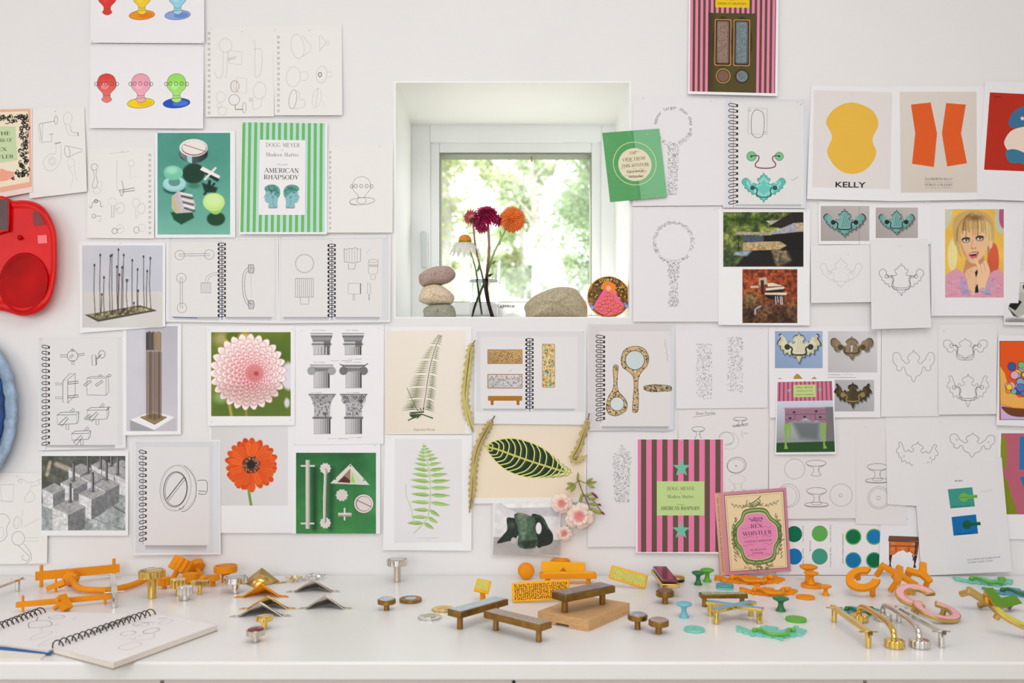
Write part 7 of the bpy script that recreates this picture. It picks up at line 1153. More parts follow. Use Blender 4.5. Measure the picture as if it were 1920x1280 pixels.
def knob3(lab, px, py, cw, ch, sw, h, m, style='slot', inlay=None, rot=(0, 0, 0), ms=None, ang=45, group=GK, tap=1.0):
    if rot == (0, 0, 0): h -= .11 * cw; ch -= .13 * cw
    r = hw('cabinet_knob', lab, 'cabinet knob', px, py, group, rot); R = cw / 2; z0, z1 = h - ch, h; e = max(.4, R * .05); ms = ms or m
    kb(r).cyl(sw / 2, 0, z0 + .5, 28).build('stem', ms, r)
    if style == 'flute': kb(r).lathe([(R * .96 * tap, z0), (R * tap, z0 + e), (R, z1 - e), (R * .96, z1)], 80, 10, .17).build('fluted_cap', m, r, deg=25)
    elif style == 'oval': kb(r).lathe([(R * .96, z0), (R, z0 + e), (R, z1 - e), (R * .96, z1)], 64, 10, .06, sy=.72).build('fluted_cap', m, r, deg=25)
    else: kb(r).lathe([(R - e, z0), (R, z0 + e), (R, z1 - e), (R - e, z1)], 56).build('cap', m, r)
    if style == 'slot':
        kb(r).lathe([(R * .76, z1 - .05), (R * .76, z1 + .12), (R * .82, z1 + .12), (R * .82, z1 - .05)], 56).build('ring_groove', DKL, r); kb(r).lathe([(R * .75, z1 - .1), (R * .75, z1 + .25), (.01, z1 + .25)], 56).build('face', m, r); kb(r).at(0, 0, z1 + .3, rz=ang).box(R * 1.5, R * .09, .2).build('slot', DKL, r)
    if style == 'inset': kb(r).lathe([(R * .86, z1 - .1), (R * .84, z1 + R * .1), (R * .7, z1 + R * .16), (.01, z1 + R * .18)], 48).build('inlay', inlay, r)
    return fin(r)
def orient(v): return [math.degrees(a) for a in Vector(v).to_track_quat('Z', 'Y').to_euler()]
knob3('large polished brass slotted knob on a thick stem, tallest of the brass ones', 285, 1121, 47, 20, 15, 58, GOLD, ang=50)
knob3('large fluted orange knob tipped over behind the small fluted ones', 322, 1090, 36, 26, 10, 44, ORG, 'flute', rot=orient((.35, .35, .75)))
knob3('small fluted orange knob standing right of the tall brass knob', 308, 1103, 23, 17, 8, 23, ORG, 'flute')
knob3('fluted brass knob with a pale top, behind the fluted nickel one', 334, 1116, 28, 20, 8, 34, GOLD, 'flute')
knob3('fluted nickel knob in front of the fluted brass one', 347.5, 1125, 26, 19, 11, 29, CHR, 'flute')
knob3('orange slotted knob tipped back behind the oval fluted knob', 377, 1084, 32, 12, 9, 32, ORG, 'slot', rot=orient((-.55, .45, .55)))
knob3('oval fluted orange knob beside the tipped slotted one', 357, 1095, 28, 20, 9, 24, ORG, 'oval')
knob3('small tipped orange cone knob hidden behind the flat brass bar knob', 372, 1100, 16, 10, 8, 18, ORG, 'plain', rot=orient((.3, .6, .5)))
knob3('small orange slotted knob left of the big orange slotted one', 399, 1099, 26, 12, 9, 23, ORG, 'slot', ang=50)
knob3('large orange slotted knob standing at the back near the wall', 423, 1091, 42, 18, 15, 36, ORG, 'slot', ang=45)
knob3('large polished nickel slotted knob in front of the big orange one', 442, 1111, 44, 18, 14, 36, CHR, 'slot', ang=20)
knob3('small polished brass slotted knob at the front of the brass triangles', 496, 1179, 32, 13, 11, 28, GOLD, 'slot', ang=40)
knob3('nickel knob with a maroon inlaid top, front of the small brass knob', 479.5, 1203, 34, 15, 12, 27, NIK, 'inset', MAR)
knob3('tall slotted nickel knob standing alone below the green fern print', 745, 1090, 41, 17, 13, 47, CHR, 'slot', ms=NIK, ang=5)
knob3('antique brass knob with a blue-grey top, left of the flat brass discs', 725, 1143, 34, 13, 10, 24, ABR, 'inset', GRYI)
knob3('orange round knob lying on its side near the wall', 985, 1083, 30, 11, 12, 17, ORG, 'inset', ORG, rot=orient((.12, -1, .08)))
knob3('large orange round knob leaning behind the orange plates', 1051, 1079, 36, 13, 11, 29, ORG, 'inset', ORG, rot=orient((0, .12, .97)))
knob3('antique brass knob with a dark maroon top, under the maroon bar', 1247, 1131, 34, 14, 11, 27, ABR, 'inset', mat('dark_plum_inlay', (120, 90, 84), .3, noise=.3, nscale=200))
knob3('antique brass knob with a blue-grey crackled top, right of the wood block', 1195.5, 1179, 37, 14, 11, 31, ABR, 'inset', mat('blue_grey_crackle', (158, 156, 160), .25, noise=.35, nscale=300))
knob3('antique brass knob with a brown crackled top, nearest of the brass pair', 1235, 1187, 38, 15, 12, 29, ABR, 'inset', BRNI)
def flatbar(lab, px, py, l, w_, th, h, sw, m):
    r = hw('cabinet_knob', lab, 'cabinet knob', px, py, GK); kb(r).cyl(sw / 2, 0, h - th + .3).build('stem', m, r); kb(r).at(0, 0, h - th / 2).box(l, w_, th).build('bar', m, r, bev=.6); return fin(r)
flatbar('flat-topped brass bar knob in front of the orange cone knob', 375, 1114, 32, 12, 8, 26, 8, GOLD)
# mushroom knobs
def mush(lab, px, py, w_, h, m, plate=None, rot=(0, 0, 0), base=.62):
    r = hw('mushroom_knob', lab, 'cabinet knob', px, py, 'waisted mushroom knobs on the worktop', rot); R = w_ / 2
    kb(r).lathe([(R * base, 0), (R * base, h * .06), (R * base * .8, h * .14), (R * .36, h * .3), (R * .3, h * .5), (R * .42, h * .66), (R * .93, h * .8), (R, h * .86), (R * .95, h * .92), (R * .6, h * .98), (.01, h)], 40).build('mushroom_knob', m, None, deg=60)
    o = bpy.data.objects[-1] if 0 else None
    return r
def mush(lab, px, py, w_, h, m, rot=(0, 0, 0), base=.62, z=DESKZ):
    R = w_ / 2; k = mpp(py); o = MB(k).lathe([(R * base, 0), (R * base, h * .06), (R * base * .8, h * .14), (R * .36, h * .3), (R * .3, h * .5), (R * .42, h * .66), (R * .93, h * .8), (R, h * .86), (R * .95, h * .92), (R * .6, h * .98), (.01, h)], 40).build('mushroom_knob', m, None, deg=60)
    o.location = dpt(px, py); o.rotation_euler = [math.radians(a) for a in rot]; tag(o, lab, 'cabinet knob', 'waisted mushroom knobs on the worktop'); return drop(o, z)
mush('dark green mushroom knob in front of the light green one', 1309, 1096, 24, 26, GRD); mush('light green mushroom knob at the back behind the dark green one', 1326, 1090, 26, 25, GRL)
mush('pale blue mushroom knob standing between brass knobs and the crossed pull', 1282.5, 1157, 30, 29, BLU); mush('dark green mushroom knob standing right of the crossed blue pull', 1464, 1145, 30, 27, GRD)
mush('small orange mushroom knob right of the stacked orange knobs', 1548, 1116, 22, 20, ORG)
def disc(name, lab, px, py, w_, th, m, cat, group, extra=None, z=DESKZ, hole=True):
    r = hw(name, lab, cat, px, py, group); R = w_ / 2; kb(r).lathe([(R - .6, 0), (R, .5), (R, th - .5), (R - .6, th), (R * .86, th - .3), (.01, th - .3)], 48).build('disc', m, r, deg=40)
    if hole: kb(r).cyl(1.4, th - .4, th - .05, 12).build('centre_hole', DKL, r)
    if extra: kb(r).lathe([(R * .5, th - .35), (R * .5, th + .1), (.01, th + .1)], 32).build('centre_mark', extra, r)
    drop(r, z); del r['_k']; return r
GD = 'round back plates on the worktop'
disc('back_plate', 'light green round back plate at the right front', 1492.5, 1163, 38, 5, GRL, 'back plate', GD); disc('back_plate', 'teal round back plate nearest the worktop edge', 1302, 1182, 38, 5, TEA, 'back plate', GD)
disc('back_plate', 'orange round back plate below the small orange mushroom knob', 1510, 1121, 34, 4, ORG, 'back plate', GD, hole=False)
disc('back_plate', 'teal round back plate under the blue one, below the leaning jacket', 1359, 1103, 32, 4, TEA, 'back plate', GD, hole=False); disc('back_plate', 'blue round back plate stacked on the teal one', 1359, 1103, 32, 4, BLT, 'back plate', GD, z=DESKZ + 4 * mpp(1103) + .0004)
p0_ = disc('back_plate', 'orange round back plate under the stacked orange knobs', 1522, 1100, 38, 6, ORG, 'back plate', GD, hole=False)
ztop = DESKZ + 6 * mpp(1100) + .0004; mush('large orange mushroom knob on a round orange plate, front of two', 1521, 1101, 27, 24, ORG, z=ztop); mush('wide orange mushroom knob rising behind the front stacked one', 1516, 1090, 33, 32, ORG, z=DESKZ, base=.4)
disc('metal_token', 'antique brass flat disc right of the blue-grey topped knob', 770, 1127, 42, 6, ABR, 'disc', 'flat metal discs in the middle', GRYI, hole=False)
disc('metal_token', 'polished brass flat disc with engraved lettering', 831, 1143, 43, 3, GOLD, 'disc', 'flat metal discs in the middle', GOLDS, hole=False)
disc('metal_token', 'polished nickel flat disc in front of the brass disc', 806, 1158, 44, 3, CHR, 'disc', 'flat metal discs in the middle', NIK, hole=False)
r = hw('domed_knob', 'gold domed round knob lying behind the maroon bar pull', 'cabinet knob', 1267, 1089); kb(r).cyl(16, 0, 5).build('dark_base', mat('black_bronze', (50, 40, 32), .4, .8), r); kb(r).lathe([(16.5, 5), (17, 7), (16, 9), (9, 10.6), (.01, 11)], 40).build('cap', GOLDS, r, deg=60); fin(r)
# bar pulls whose bar runs between two worktop points
def pull2(name, lab, a, b_, h, th, wd, sw, m, inlay=None, group=None, over=.12, post=(.12, .88), bev=1.2, z=DESKZ, pegs=None, rnd_=False, mi=None):
    A, B = dpt(*a), dpt(*b_); d = B - A; L = d.length; k = (mpp(a[1]) + mpp(b_[1])) / 2; r = root(name, lab, 'drawer pull', (A + B) / 2, group, (0, 0, math.degrees(math.atan2(d.y, d.x)))); Lp = L / k
    MB(k).at(0, 0, h - th / 2).box(Lp, wd, th).build('bar', m, r, bev=bev)
    for t in post: MB(k).at((t - .5) * Lp, 0, 0).cyl(sw / 2, 0, h - th + .5, 24).build('post', m, r)
    if inlay: MB(k).at(0, 0, h + .4).box(Lp - 6, wd - 5, 2.2).build('inlay', inlay, r, bev=1)
    if pegs:
        for t in post: MB(k).at((t - .5) * Lp, 0, h - th * .5, rx=90).cyl(pegs[0] / 2, -pegs[1] / 2, pegs[1] / 2, 14).build('cross_peg', m, r)
    return drop(r, z)
GB = 'low brass bar pulls in the middle'
pull2('inlaid_pull', 'antique brass bar pull with a blue-grey inlay, left of the crossing pair', (851, 1182), (941, 1155), 36, 12, 34, 11, ABR, GRYI, GB)
pull2('inlaid_pull', 'antique brass bar pull with a crackled brown inlay, nearest the camera', (918, 1178), (1024, 1206), 36, 12, 34, 11, ABR, BRNI, GB)
# wood block and the pull on it
bz = .0135; P = [dpt(1008, 1166, DESKZ), dpt(1103, 1184, DESKZ), dpt(1181, 1150, DESKZ), dpt(1090, 1134, DESKZ)]
WD = mat('light_oak_block', (206, 160, 108), .55, noise=.12, nscale=14); n_ = WD.node_tree; mp = n_.nodes.new('ShaderNodeMapping'); mp.inputs['Scale'].default_value = (1.5, 14, 14); nz = [x for x in n_.nodes if x.type == 'TEX_NOISE'][0]; tcn = [x for x in n_.nodes if x.type == 'TEX_COORD'][0]; mp.inputs['Rotation'].default_value = (0, 0, -math.atan2((P[3] - P[0]).y, (P[3] - P[0]).x)); n_.links.new(tcn.outputs['Object'], mp.inputs[0]); n_.links.new(mp.outputs[0], nz.inputs['Vector'])
cx_ = sum((p for p in P), Vector()) / 4; q = [(p.x - cx_.x, p.y - cx_.y) for p in P]; g0, g1 = Vector(q[0]), Vector(q[1]); A_, B_ = g0.lerp(g1, .36), g0.lerp(g1, .62); ins = (Vector(q[2]) - g1).normalized() * .02
blk_o = MB(1.0).prism([tuple(p) for p in q], .005, .021).prism([tuple(g0), tuple(A_), tuple(A_ + ins), tuple(Vector(q[3]) * .99), ], 0, .005).prism([tuple(B_), tuple(g1), tuple(q[2]), tuple(Vector(q[3]) * .99), tuple(B_ + ins)], 0, .005).build('wood_block', WD, None, bev=.0008)
blk_o.location = cx_; tag(blk_o, 'light oak block with a notched underside, carrying a brass pull', 'wood block'); drop(blk_o); zt = DESKZ + .021 + .0004
def d2(px, py, z): return dpt(px, py, z)
A, B = dpt(1056, 1164, DESKZ), dpt(1131, 1132, DESKZ)
r = pull2('inlaid_pull', 'antique brass bar pull with a dark inlay, standing on the oak block', (1047, 1171), (1140, 1150), 36, 13, 40, 12, ABR, mat('dark_grey_glass', (120, 112, 108), .2, noise=.25, nscale=90), GB, z=zt)
pull2('inlaid_pull', 'antique brass bar pull topped with a small mosaic, behind the crossed pull', (1312, 1137), (1400, 1137), 25, 8, 18, 9, ABR, mat('mosaic_inlay', (150, 176, 150), .3, noise=.6, nscale=260), GB, post=(.1, .9))
# maroon bar pull running away from the camera
r = pull2('inlaid_pull', 'brass pull with a maroon and black glass bar, pointing at the wall', (1258, 1122), (1236, 1092), 26, 8, 32, 11, GOLDS, None, None); MB(mpp(1105)).at(0, 0, 27 + 3).box((dpt(1258, 1122) - dpt(1236, 1092)).length / mpp(1105) - 8, 27, 6).build('glass_bar', MAR, r, bev=1.5)
# X shaped pull with blue enamel
def beam(r, k, a, b_, z0, th, wd, m, mi):
    A, B = Vector(a), Vector(b_); d = B - A; L = d.length / k; an = math.degrees(math.atan2(d.y, d.x)); c = (A + B) / 2 / k
    MB(k).at(c.x, c.y, z0 + th / 2, rz=an).box(L, wd, th).build('bar', m, r, bev=.7); MB(k).at(c.x, c.y, z0 + th, rz=an).box(L - 5, wd - 4, .7).build('enamel', mi, r)
r = root('crossed_pull', 'X-shaped polished brass pull with sky blue enamel bars', 'drawer pull', dpt(1380, 1158)); k = mpp(1158); O = dpt(1380, 1158)
pa, pb_, pc_, pd_ = [(dpt(x, y) - O).xy for x, y in ((1343, 1169), (1424, 1168), (1332, 1154), (1408, 1154))]
for a, b_ in ((pa, pd_), (pc_, pb_)): e = (b_ - a) * .07; beam(r, k, tuple(a - e), tuple(b_ + e), 22 - (.5 if a is pa else 0), 6, 17, GOLD, BEN)
for p in (pa, pb_, pc_, pd_): MB(k).at(p.x / k, p.y / k, 0).cyl(5.2, 0, 22.5).build('post', GOLD, r)
drop(r)
# orange plates
DKO = mat('deep_orange', (190, 110, 8), .6)
def plate(lab, px, py, w_, h, th, m, rot, inlay=None, pat=None, group='orange resin plates near the wall', post=False, name='resin_plate'):
    r = hw(name, lab, 'plate', px, py, group, rot); kb(r).at(0, 0, 0).box(w_, th, h).build('plate', m, r, bev=2)
    if inlay: kb(r).at(0, -th / 2 - .1, 0).box(w_ - 6, .8, h - 6).build('inlay', inlay, r)
    if pat == 'holes':
        rn = random.Random(3); b = kb(r)
        for i in range(26):
            for j in range(9): x, z = -w_ / 2 + 6 + i * (w_ - 12) / 25 + rn.uniform(-1, 1), -h / 2 + 5 + j * (h - 10) / 8 + rn.uniform(-.8, .8); b.at(x, -th / 2 - .05, z, ry=rn.uniform(0, 180)).box(rn.uniform(2, 3.8), .5, 1.5)
        o = b.build('perforations', mat('deep_orange_shadow', (96, 50, 8), .8), r); o['kind'] = 'stuff'
    if post: kb(r).at(0, 2, -6, rx=0).cyl(5, -25, 0).build('stem', m, r)
    return fin(r)
plate('orange plate densely perforated with small marks, tipped left', 1014, 1129, 108, 36, 6, ORG2, (-14, -3.5, 0), pat='holes')
rp_ = plate('plain bright orange plate leaning at the back', 1056, 1084, 82, 29, 5, ORG2, (-10, 2, 0)); MB(mpp(1084)).at(0, -2.6, -2, ry=45).box(9, .8, 9).build('diamond_notch', DKO, rp_)
r = plate('orange plate with a green speckled mosaic face, tilted right', 1178, 1103, 70, 26, 5, ORG2, (-12, 14.5, -10), inlay=MOS)
r = pull2('inlaid_pull', 'orange resin bar pull lying in front of the plain orange plate', (1012, 1094), (1118, 1094), 20, 9, 22, 9, ORG, None, 'orange resin pulls', post=(.14, .86)); MB(mpp(1094)).at(0, 0, 20.5).box(96, 14, 3).build('raised_bar', ORG2, r, bev=1)
r = hw('cabinet_knob', 'slanted rectangular orange knob with a speckled mosaic face', 'cabinet knob', 905, 1126, GK); kb(r).cyl(5, 0, 21).build('stem', ORG, r); kb(r).at(0, 0, 27, rx=42, rz=-6, ry=10).box(28, 28, 5).build('cap', ORG2, r, bev=1.2); kb(r).at(0, -1.8, 29.3, rx=42, rz=-6, ry=10).box(22, 22, .8).build('inlay', MOS, r); fin(r)
# long orange bar pulls lying on their pegs
def pegpull(lab, a, b_, yb, bh, bt, pr, plen, m, pos, stub, up, sink=0, group='orange bar pulls lying at the left'):
    A, B = dpt(*a), dpt(*b_); d = B - A; k = (mpp(a[1]) + mpp(b_[1])) / 2; L = d.length / k; an = math.degrees(math.atan2(d.y, d.x)); r = root('bar_pull', lab, 'drawer pull', (A + B) / 2, group, (0, 0, an))
    MB(k).at(0, 0, yb + bh / 2).box(L, bt, bh).build('bar', m, r, bev=.5)
    for t in pos: MB(k).at((t - .5) * L, -bt * .2, 0).cyl(pr, 0, plen, 16).build('peg', m, r)
    for t in pos: MB(k).at((t - .5) * L, 0, yb + bh * .3, rx=-90 - up).cyl(stub[0], -bt * .3, stub[1], 18).build('post', m, r)
    return drop(r)
pegpull('large orange square bar pull lying at the back left', (66, 1101), (224, 1085), 13, 15, 9, 2.9, 40, ORG, (.07, .93), (4, 16), 8)
pegpull('thin orange bar pull lying in front of the curved one', (30, 1148), (209, 1131), 9, 9.5, 8, 2.2, 30, ORG, (.07, .93), (2.6, 12), 8)
r = hw('peg_knob', 'small orange block knob with a thin peg, under the big bar pull', 'cabinet knob', 105, 1110, 'orange peg knobs'); kb(r).at(0, 0, 12, ry=-22, rz=14).box(32, 10, 9).build('block', ORG, r, bev=.5); kb(r).at(0, 0, 0).cyl(2, -1, 24, 14).build('peg', ORG, r); kb(r).at(4, 2, 9, rx=-60, ry=60).cyl(4, 0, 13, 18).build('stem', ORG, r); fin(r)
r = hw('peg_knob', 'tilted orange block knob lying across the thin bar pull', 'cabinet knob', 120, 1146, 'orange peg knobs'); kb(r).at(0, 0, 19, ry=52, rz=-20).box(30, 16, 14).build('block', ORG, r, bev=.5); kb(r).at(-9, 2, 14, ry=-120, rx=0).cyl(4.5, 0, 12, 18).build('stem', ORG, r); kb(r).at(-4, -8, 26, rx=75, ry=-20).cyl(3.2, -4, 8, 16).build('peg', ORG, r); fin(r)
# curved tube pull
r = root('tube_pull', 'curved orange tube pull with fluted ends, left of the tall brass knob', 'drawer pull', dpt(200, 1100)); O = dpt(200, 1100); k = mpp(1100)
def rel(px, py, h): return tuple((dpt(px, py) - O) + Vector((0, 0, h * k)))
MB(1.0).tube(crom([rel(134, 1100, 12), rel(140, 1106, 9), rel(152, 1112, 6.4), rel(175, 1114, 5.6), rel(210, 1113, 5.6), rel(245, 1105, 5.6), rel(268, 1096, 6), rel(282, 1091, 9)], 5), 5.6 * k, 18).build('tube', ORG, r, deg=60)
for px, py, hh, ax in ((133, 1098, 12, (.15, -.95, .1)), (284, 1090, 12, (-.5, -.8, .1))):
    e = Vector(ax).to_track_quat('Z', 'Y').to_euler(); p = Vector(rel(px, py, hh)); b = MB(k); b.M = Matrix.Translation(p / k) @ e.to_matrix().to_4x4(); b.lathe([(12, -8), (13, -7), (13, 5), (12, 6)], 80, 10, .17).build('fluted_end', ORG, r, deg=25)
drop(r)
# nickel bar pulls at the left
pull2('bar_pull', 'nickel bar pull with cross pegs pointing at the camera, over the orange pulls', (215, 1141), (211, 1104), 30, 5, 10, 9, CHR, None, 'polished bar pulls with cross pegs', post=(.06, .9), bev=.5, pegs=(2.4, 31))
r = pull2('bar_pull', 'nickel bar pull running off the left edge', (-34, 1136), (40, 1105), 25, 5, 9, 8, CHR, None, 'polished bar pulls with cross pegs', post=(.1, .9), bev=.5, pegs=(2.4, 26))
# folded triangular pulls
def tri(lab, px, py, w_, h, dp, m, rz=0, flip=False, group='folded triangular pulls'):
    r = hw('triangle_pull', lab, 'drawer pull', px, py, group, (0, 0, rz + (180 if flip else 0))); a = w_ * .36
    o = kb(r).add([(-a, 0, 0), (a, 0, 0), (0, 0, h), (0, dp, 0)], [(0, 2, 3), (2, 1, 3)]).build('folded_sheet', m, r, deg=10); so = o.modifiers.new('thickness', 'SOLIDIFY'); so.thickness = 1.6 * r['_k']; so.offset = 1
    for q in (-1, 1):
        kb(r).prism([(q * a * .96, 6), (q * a * .96, -1), (q * w_ / 2, -1), (q * w_ * .47, 6), (q * a * .8, 14)], 0, 1.6).build('tab', m, r, bev=.3); kb(r).at(q * w_ * .43, 2.4, 0).cyl(1.6, 1.5, 1.8, 14).build('screw_hole', DKL, r)
    kb(r).add([(-a, 0, 0), (0, 0, h), (a, 0, 0), (a * .93, -1.6, 0), (0, -1.6, h - 1.4), (-a * .93, -1.6, 0)], [(0, 1, 4, 5), (1, 2, 3, 4)]).build('front_rim', m, r, deg=10)
    return fin(r)
tri('brass folded triangle pull shown from its closed side, nearest the wall', 491, 1092, 92, 27, 44, GOLDS, 4, True)
tri('orange folded triangle pull with an open front', 490, 1120, 102, 26, 36, ORG, 2); tri('brass folded triangle pull behind the front nickel one', 502, 1142, 108, 25, 36, GOLDS, 1); tri('nickel folded triangle pull, nearest of the left stack', 488.5, 1156, 116, 27, 38, NIK, 3)
tri('nickel folded triangle pull, rear of the right pair', 588, 1110, 102, 23, 34, NIK, 0); tri('nickel folded triangle pull, front of the right pair', 610, 1142, 104, 26, 36, NIK, -1)
# screws in clear bags
def screws(lab, px, py, m, seed):
    rn = random.Random(seed); r = hw('screw_bag', lab, 'bag of screws', px, py, 'clear bags of screws near the wall'); 
    for i in range(9):
        b = kb(r); b.at(rn.uniform(-13, 13), rn.uniform(-9, 9), 3 + rn.uniform(0, 4), rx=rn.uniform(60, 120), rz=rn.uniform(0, 360)); b.cyl(1.2, -7, 6, 10).lathe([(1.2, 5), (2.8, 7), (.01, 7.4)], 12).build('screw', m, r)
    V = []; n = 14
    for j in range(9):
        for i in range(n): x, y = -24 + 48 * i / (n - 1), -18 + 36 * j / 8; V.append((x, y, 1 + 8 * max(0, 1 - (x / 24) ** 2) * max(0, 1 - (y / 18) ** 2) + 2.4 * rn.random() * (abs(x) < 22)))
    BAG = mat('clear_plastic_bag', (255, 255, 255), .1, Alpha=.16, Specular_IOR_Level=.8); kb(r).add(V, [(j * n + i, j * n + i + 1, j * n + n + i + 1, j * n + n + i) for j in range(8) for i in range(n - 1)]).build('plastic_bag', BAG, r, deg=15); return fin(r)
screws('small clear bag of brass screws behind the orange triangle', 553, 1089, GOLDS, 1); screws('small clear bag of silver screws behind the rear nickel triangle', 588, 1086, CHR, 2)
# flat winged pulls with drop handles
def winged(lab, px, py, hw_, hh, m, mh, rz=0, group='winged drop-handle pulls lying flat', H=H3, ball=5, fr_=1.0):
    r = hw('winged_pull', lab, 'drawer pull', px, py, group, (0, 0, rz)); P = [(x, -y) for x, y in wings(0, 0, hw_, hh, H)]; kb(r).prism(P, 0, 4).build('wing_plate', m, r, bev=.6)
    for q in (-1, 1): kb(r).at(q * hw_ * .55, 0, 4 + ball * .6).lathe([(.01, -ball), (ball * .7, -ball * .7), (ball, 0), (ball * .7, ball * .7), (.01, ball)], 20).build('ball_end', mh, r, deg=60)
    kb(r).tube(crom([(-hw_ * .55, 0, 8), (-hw_ * .4, -1, 9), (-hw_ * .34, -12 * fr_, 9), (-hw_ * .26, -26 * fr_, 7.5), (0, -30 * fr_, 7), (hw_ * .26, -26 * fr_, 7.5), (hw_ * .34, -12 * fr_, 9), (hw_ * .4, -1, 9), (hw_ * .55, 0, 8)], 5), 2.9, 12).build('drop_handle', mh, r, deg=60); return fin(r)
winged('teal winged pull with a light green handle, nearest the worktop edge', 1451, 1188, 66, 48, TEA, GRL)
winged('orange winged pull directly below the leaning jacket', 1409, 1090, 66, 44, ORG, ORG, ball=6); winged('orange winged pull in front of the other orange one', 1445, 1112, 54, 40, ORG, ORG, ball=5.5)
winged('teal winged pull with a light green handle, at the back right', 1851, 1092, 52, 40, TEA, GRL, -3); winged('blue winged pull with a dark green handle, cut by the right edge', 1912, 1113, 56, 42, BLT, GRD, -4); winged('blue winged pull with a dark green handle behind the gold bar pulls', 1611, 1148, 42, 34, BLT, GRD)
# letter-like shape pulls
def shape(lab, px, py, poly, th, m, mi, rot, posts, ph=20, pr=5, group=None, wall=True):
    r = hw('shape_pull', lab, 'drawer pull', px, py, group, rot); kb(r).prism(poly, ph, ph + th).build('shape_plate', m, r, bev=.8)
    n = len(poly); ip = []
    for i in range(n):
        a, b_, c = Vector(poly[i - 1]), Vector(poly[i]), Vector(poly[(i + 1) % n]); n1 = Vector((-(b_ - a).y, (b_ - a).x)).normalized(); n2 = Vector((-(c - b_).y, (c - b_).x)).normalized(); q = (n1 + n2); q = q.normalized() * (2.2 / max(.5, q.normalized().dot(n1))); ip.append(b_ + q)
    if mi: kb(r).prism([tuple(p) for p in ip], ph + th - .2, ph + th + .35).build('enamel', mi, r)
    for x, y in posts: kb(r).at(x, y, 0).cyl(pr, 0, ph + .5, 20).build('post', m, r)
    return fin(r)
def cshape(R, w_, a0=35, a1=325, sy=.85):
    o = [(R * math.cos(math.radians(a)), R * sy * math.sin(math.radians(a))) for a in np.linspace(a0, a1, 22)]; i_ = [((R - w_) * math.cos(math.radians(a)), (R - w_) * sy * math.sin(math.radians(a))) for a in np.linspace(a1, a0, 22)]; return o + i_
SG_ = 'shape-like pulls at the right'
shape('orange C-shaped pull tipped on its side, leftmost of the orange group', 1619, 1114, cshape(31, 15), 8, ORG, None, (34, -20, 0), [(2, 22), (5, -22)], 20, 5, SG_)
xp = [(.8 * a, .8 * b_) for a, b_ in [(-36, -28), (-24, -36), (0, -12), (24, -36), (36, -28), (13, 0), (36, 28), (24, 36), (0, 12), (-24, 36), (-36, 28), (-13, 0)]]
shape('orange X-shaped pull propped up between the other orange shapes', 1672, 1112, xp, 8, ORG, None, (30, 10, 20), [(-21, -21), (21, -21), (-21, 21), (21, 21)], 20, 5, SG_)
kp = [(.72 * a, .72 * b_) for a, b_ in [(-6, -30), (8, -30), (12, -6), (34, 18), (24, 30), (2, 8), (-16, 32), (-30, 24), (-8, -4)]]
shape('orange Y-shaped pull leaning back against the X-shaped one', 1722, 1104, kp, 8, ORG, None, (36, -20, 14), [(0, -16), (17, 13), (-14, 14)], 22, 5, SG_)
shape('pink enamelled brass C-shaped pull, rear left of the pair', 1716, 1147, cshape(36, 17, 30, 300), 7, GOLDS, PNK, (28, 6, -30), [(-6, 27), (0, -27)], 16, 5, SG_)
shape('pink enamelled brass C-shaped pull, front right of the pair', 1750, 1160, cshape(44, 18, 138, 420), 7, GOLDS, PNK, (18, 6, 12), [(-28, 14), (30, 14)], 14, 5, SG_)
ep = [(-32, -8), (26, -8), (26, 6), (-32, 6)]
shape('green enamelled brass angled pull, front of the blue winged one', 1868, 1142, [(-26, 22), (-11, 25), (-3, 4), (27, 13), (32, 0), (-4, -13), (-18, -9)], 8, GOLDS, GEN, (44, 6, 0), [(25, 6), (-20, 18)], 18, 5, SG_)
shape('narrow brass bar-shaped pull lying on its posts, left of the green one', 1820, 1140, ep, 7, GOLDS, None, (60, 30, 10), [(-24, 0), (20, 0)], 18, 6, SG_)
shape('yellow enamelled brass curved pull, cut by the right edge', 1900, 1184, cshape(58, 17, 190, 330, .9), 7, GOLDS, YEN, (26, 14, 0), [(-40, -14), (30, -34)], 14, 6, SG_)
# polished pulls in the right foreground
GR_ = 'polished long pulls at the right front'
pull2('bar_pull', 'slim polished brass bar pull with cross pegs, left of the four', (1632, 1217), (1561, 1163), 32, 8, 9, 10, GOLD, None, GR_, post=(.05, .95), bev=.4, pegs=(3, 32))
pull2('bar_pull', 'slim polished nickel bar pull with cross pegs, right of the four', (1770, 1216), (1682, 1164), 32, 8, 9, 10, CHR, None, GR_, post=(.05, .95), bev=.4, pegs=(3, 32))
def tubep(lab, a, b_, m):
    A, B = dpt(*a), dpt(*b_); d = B - A; k = (mpp(a[1]) + mpp(b_[1])) / 2; L = d.length / k; r = root('tube_pull', lab, 'drawer pull', (A + B) / 2, GR_, (0, 0, math.degrees(math.atan2(d.y, d.x))))
    MB(k).tube(crom([(-L / 2, 0, 10), (-L / 2 + 3, 0, 24), (-L / 2 + 16, 0, 32), (-L * .2, 0, 36), (L * .2, 0, 36), (L / 2 - 16, 0, 32), (L / 2 - 3, 0, 24), (L / 2, 0, 10)], 6), 5, 18).build('tube', m, r, deg=60)
    for q in (-1, 1): MB(k).at(q * L / 2, 0, 0).lathe([(15.5, 0), (16.5, .8), (16.5, 12.4), (15.5, 13.4)], 80, 10, .1).build('fluted_foot', m, r, deg=25)
    return drop(r)
tubep('polished brass tube pull on fluted round feet', (1677, 1213), (1611, 1164), GOLD); tubep('polished nickel tube pull on fluted round feet', (1724, 1213), (1655, 1162), CHR)
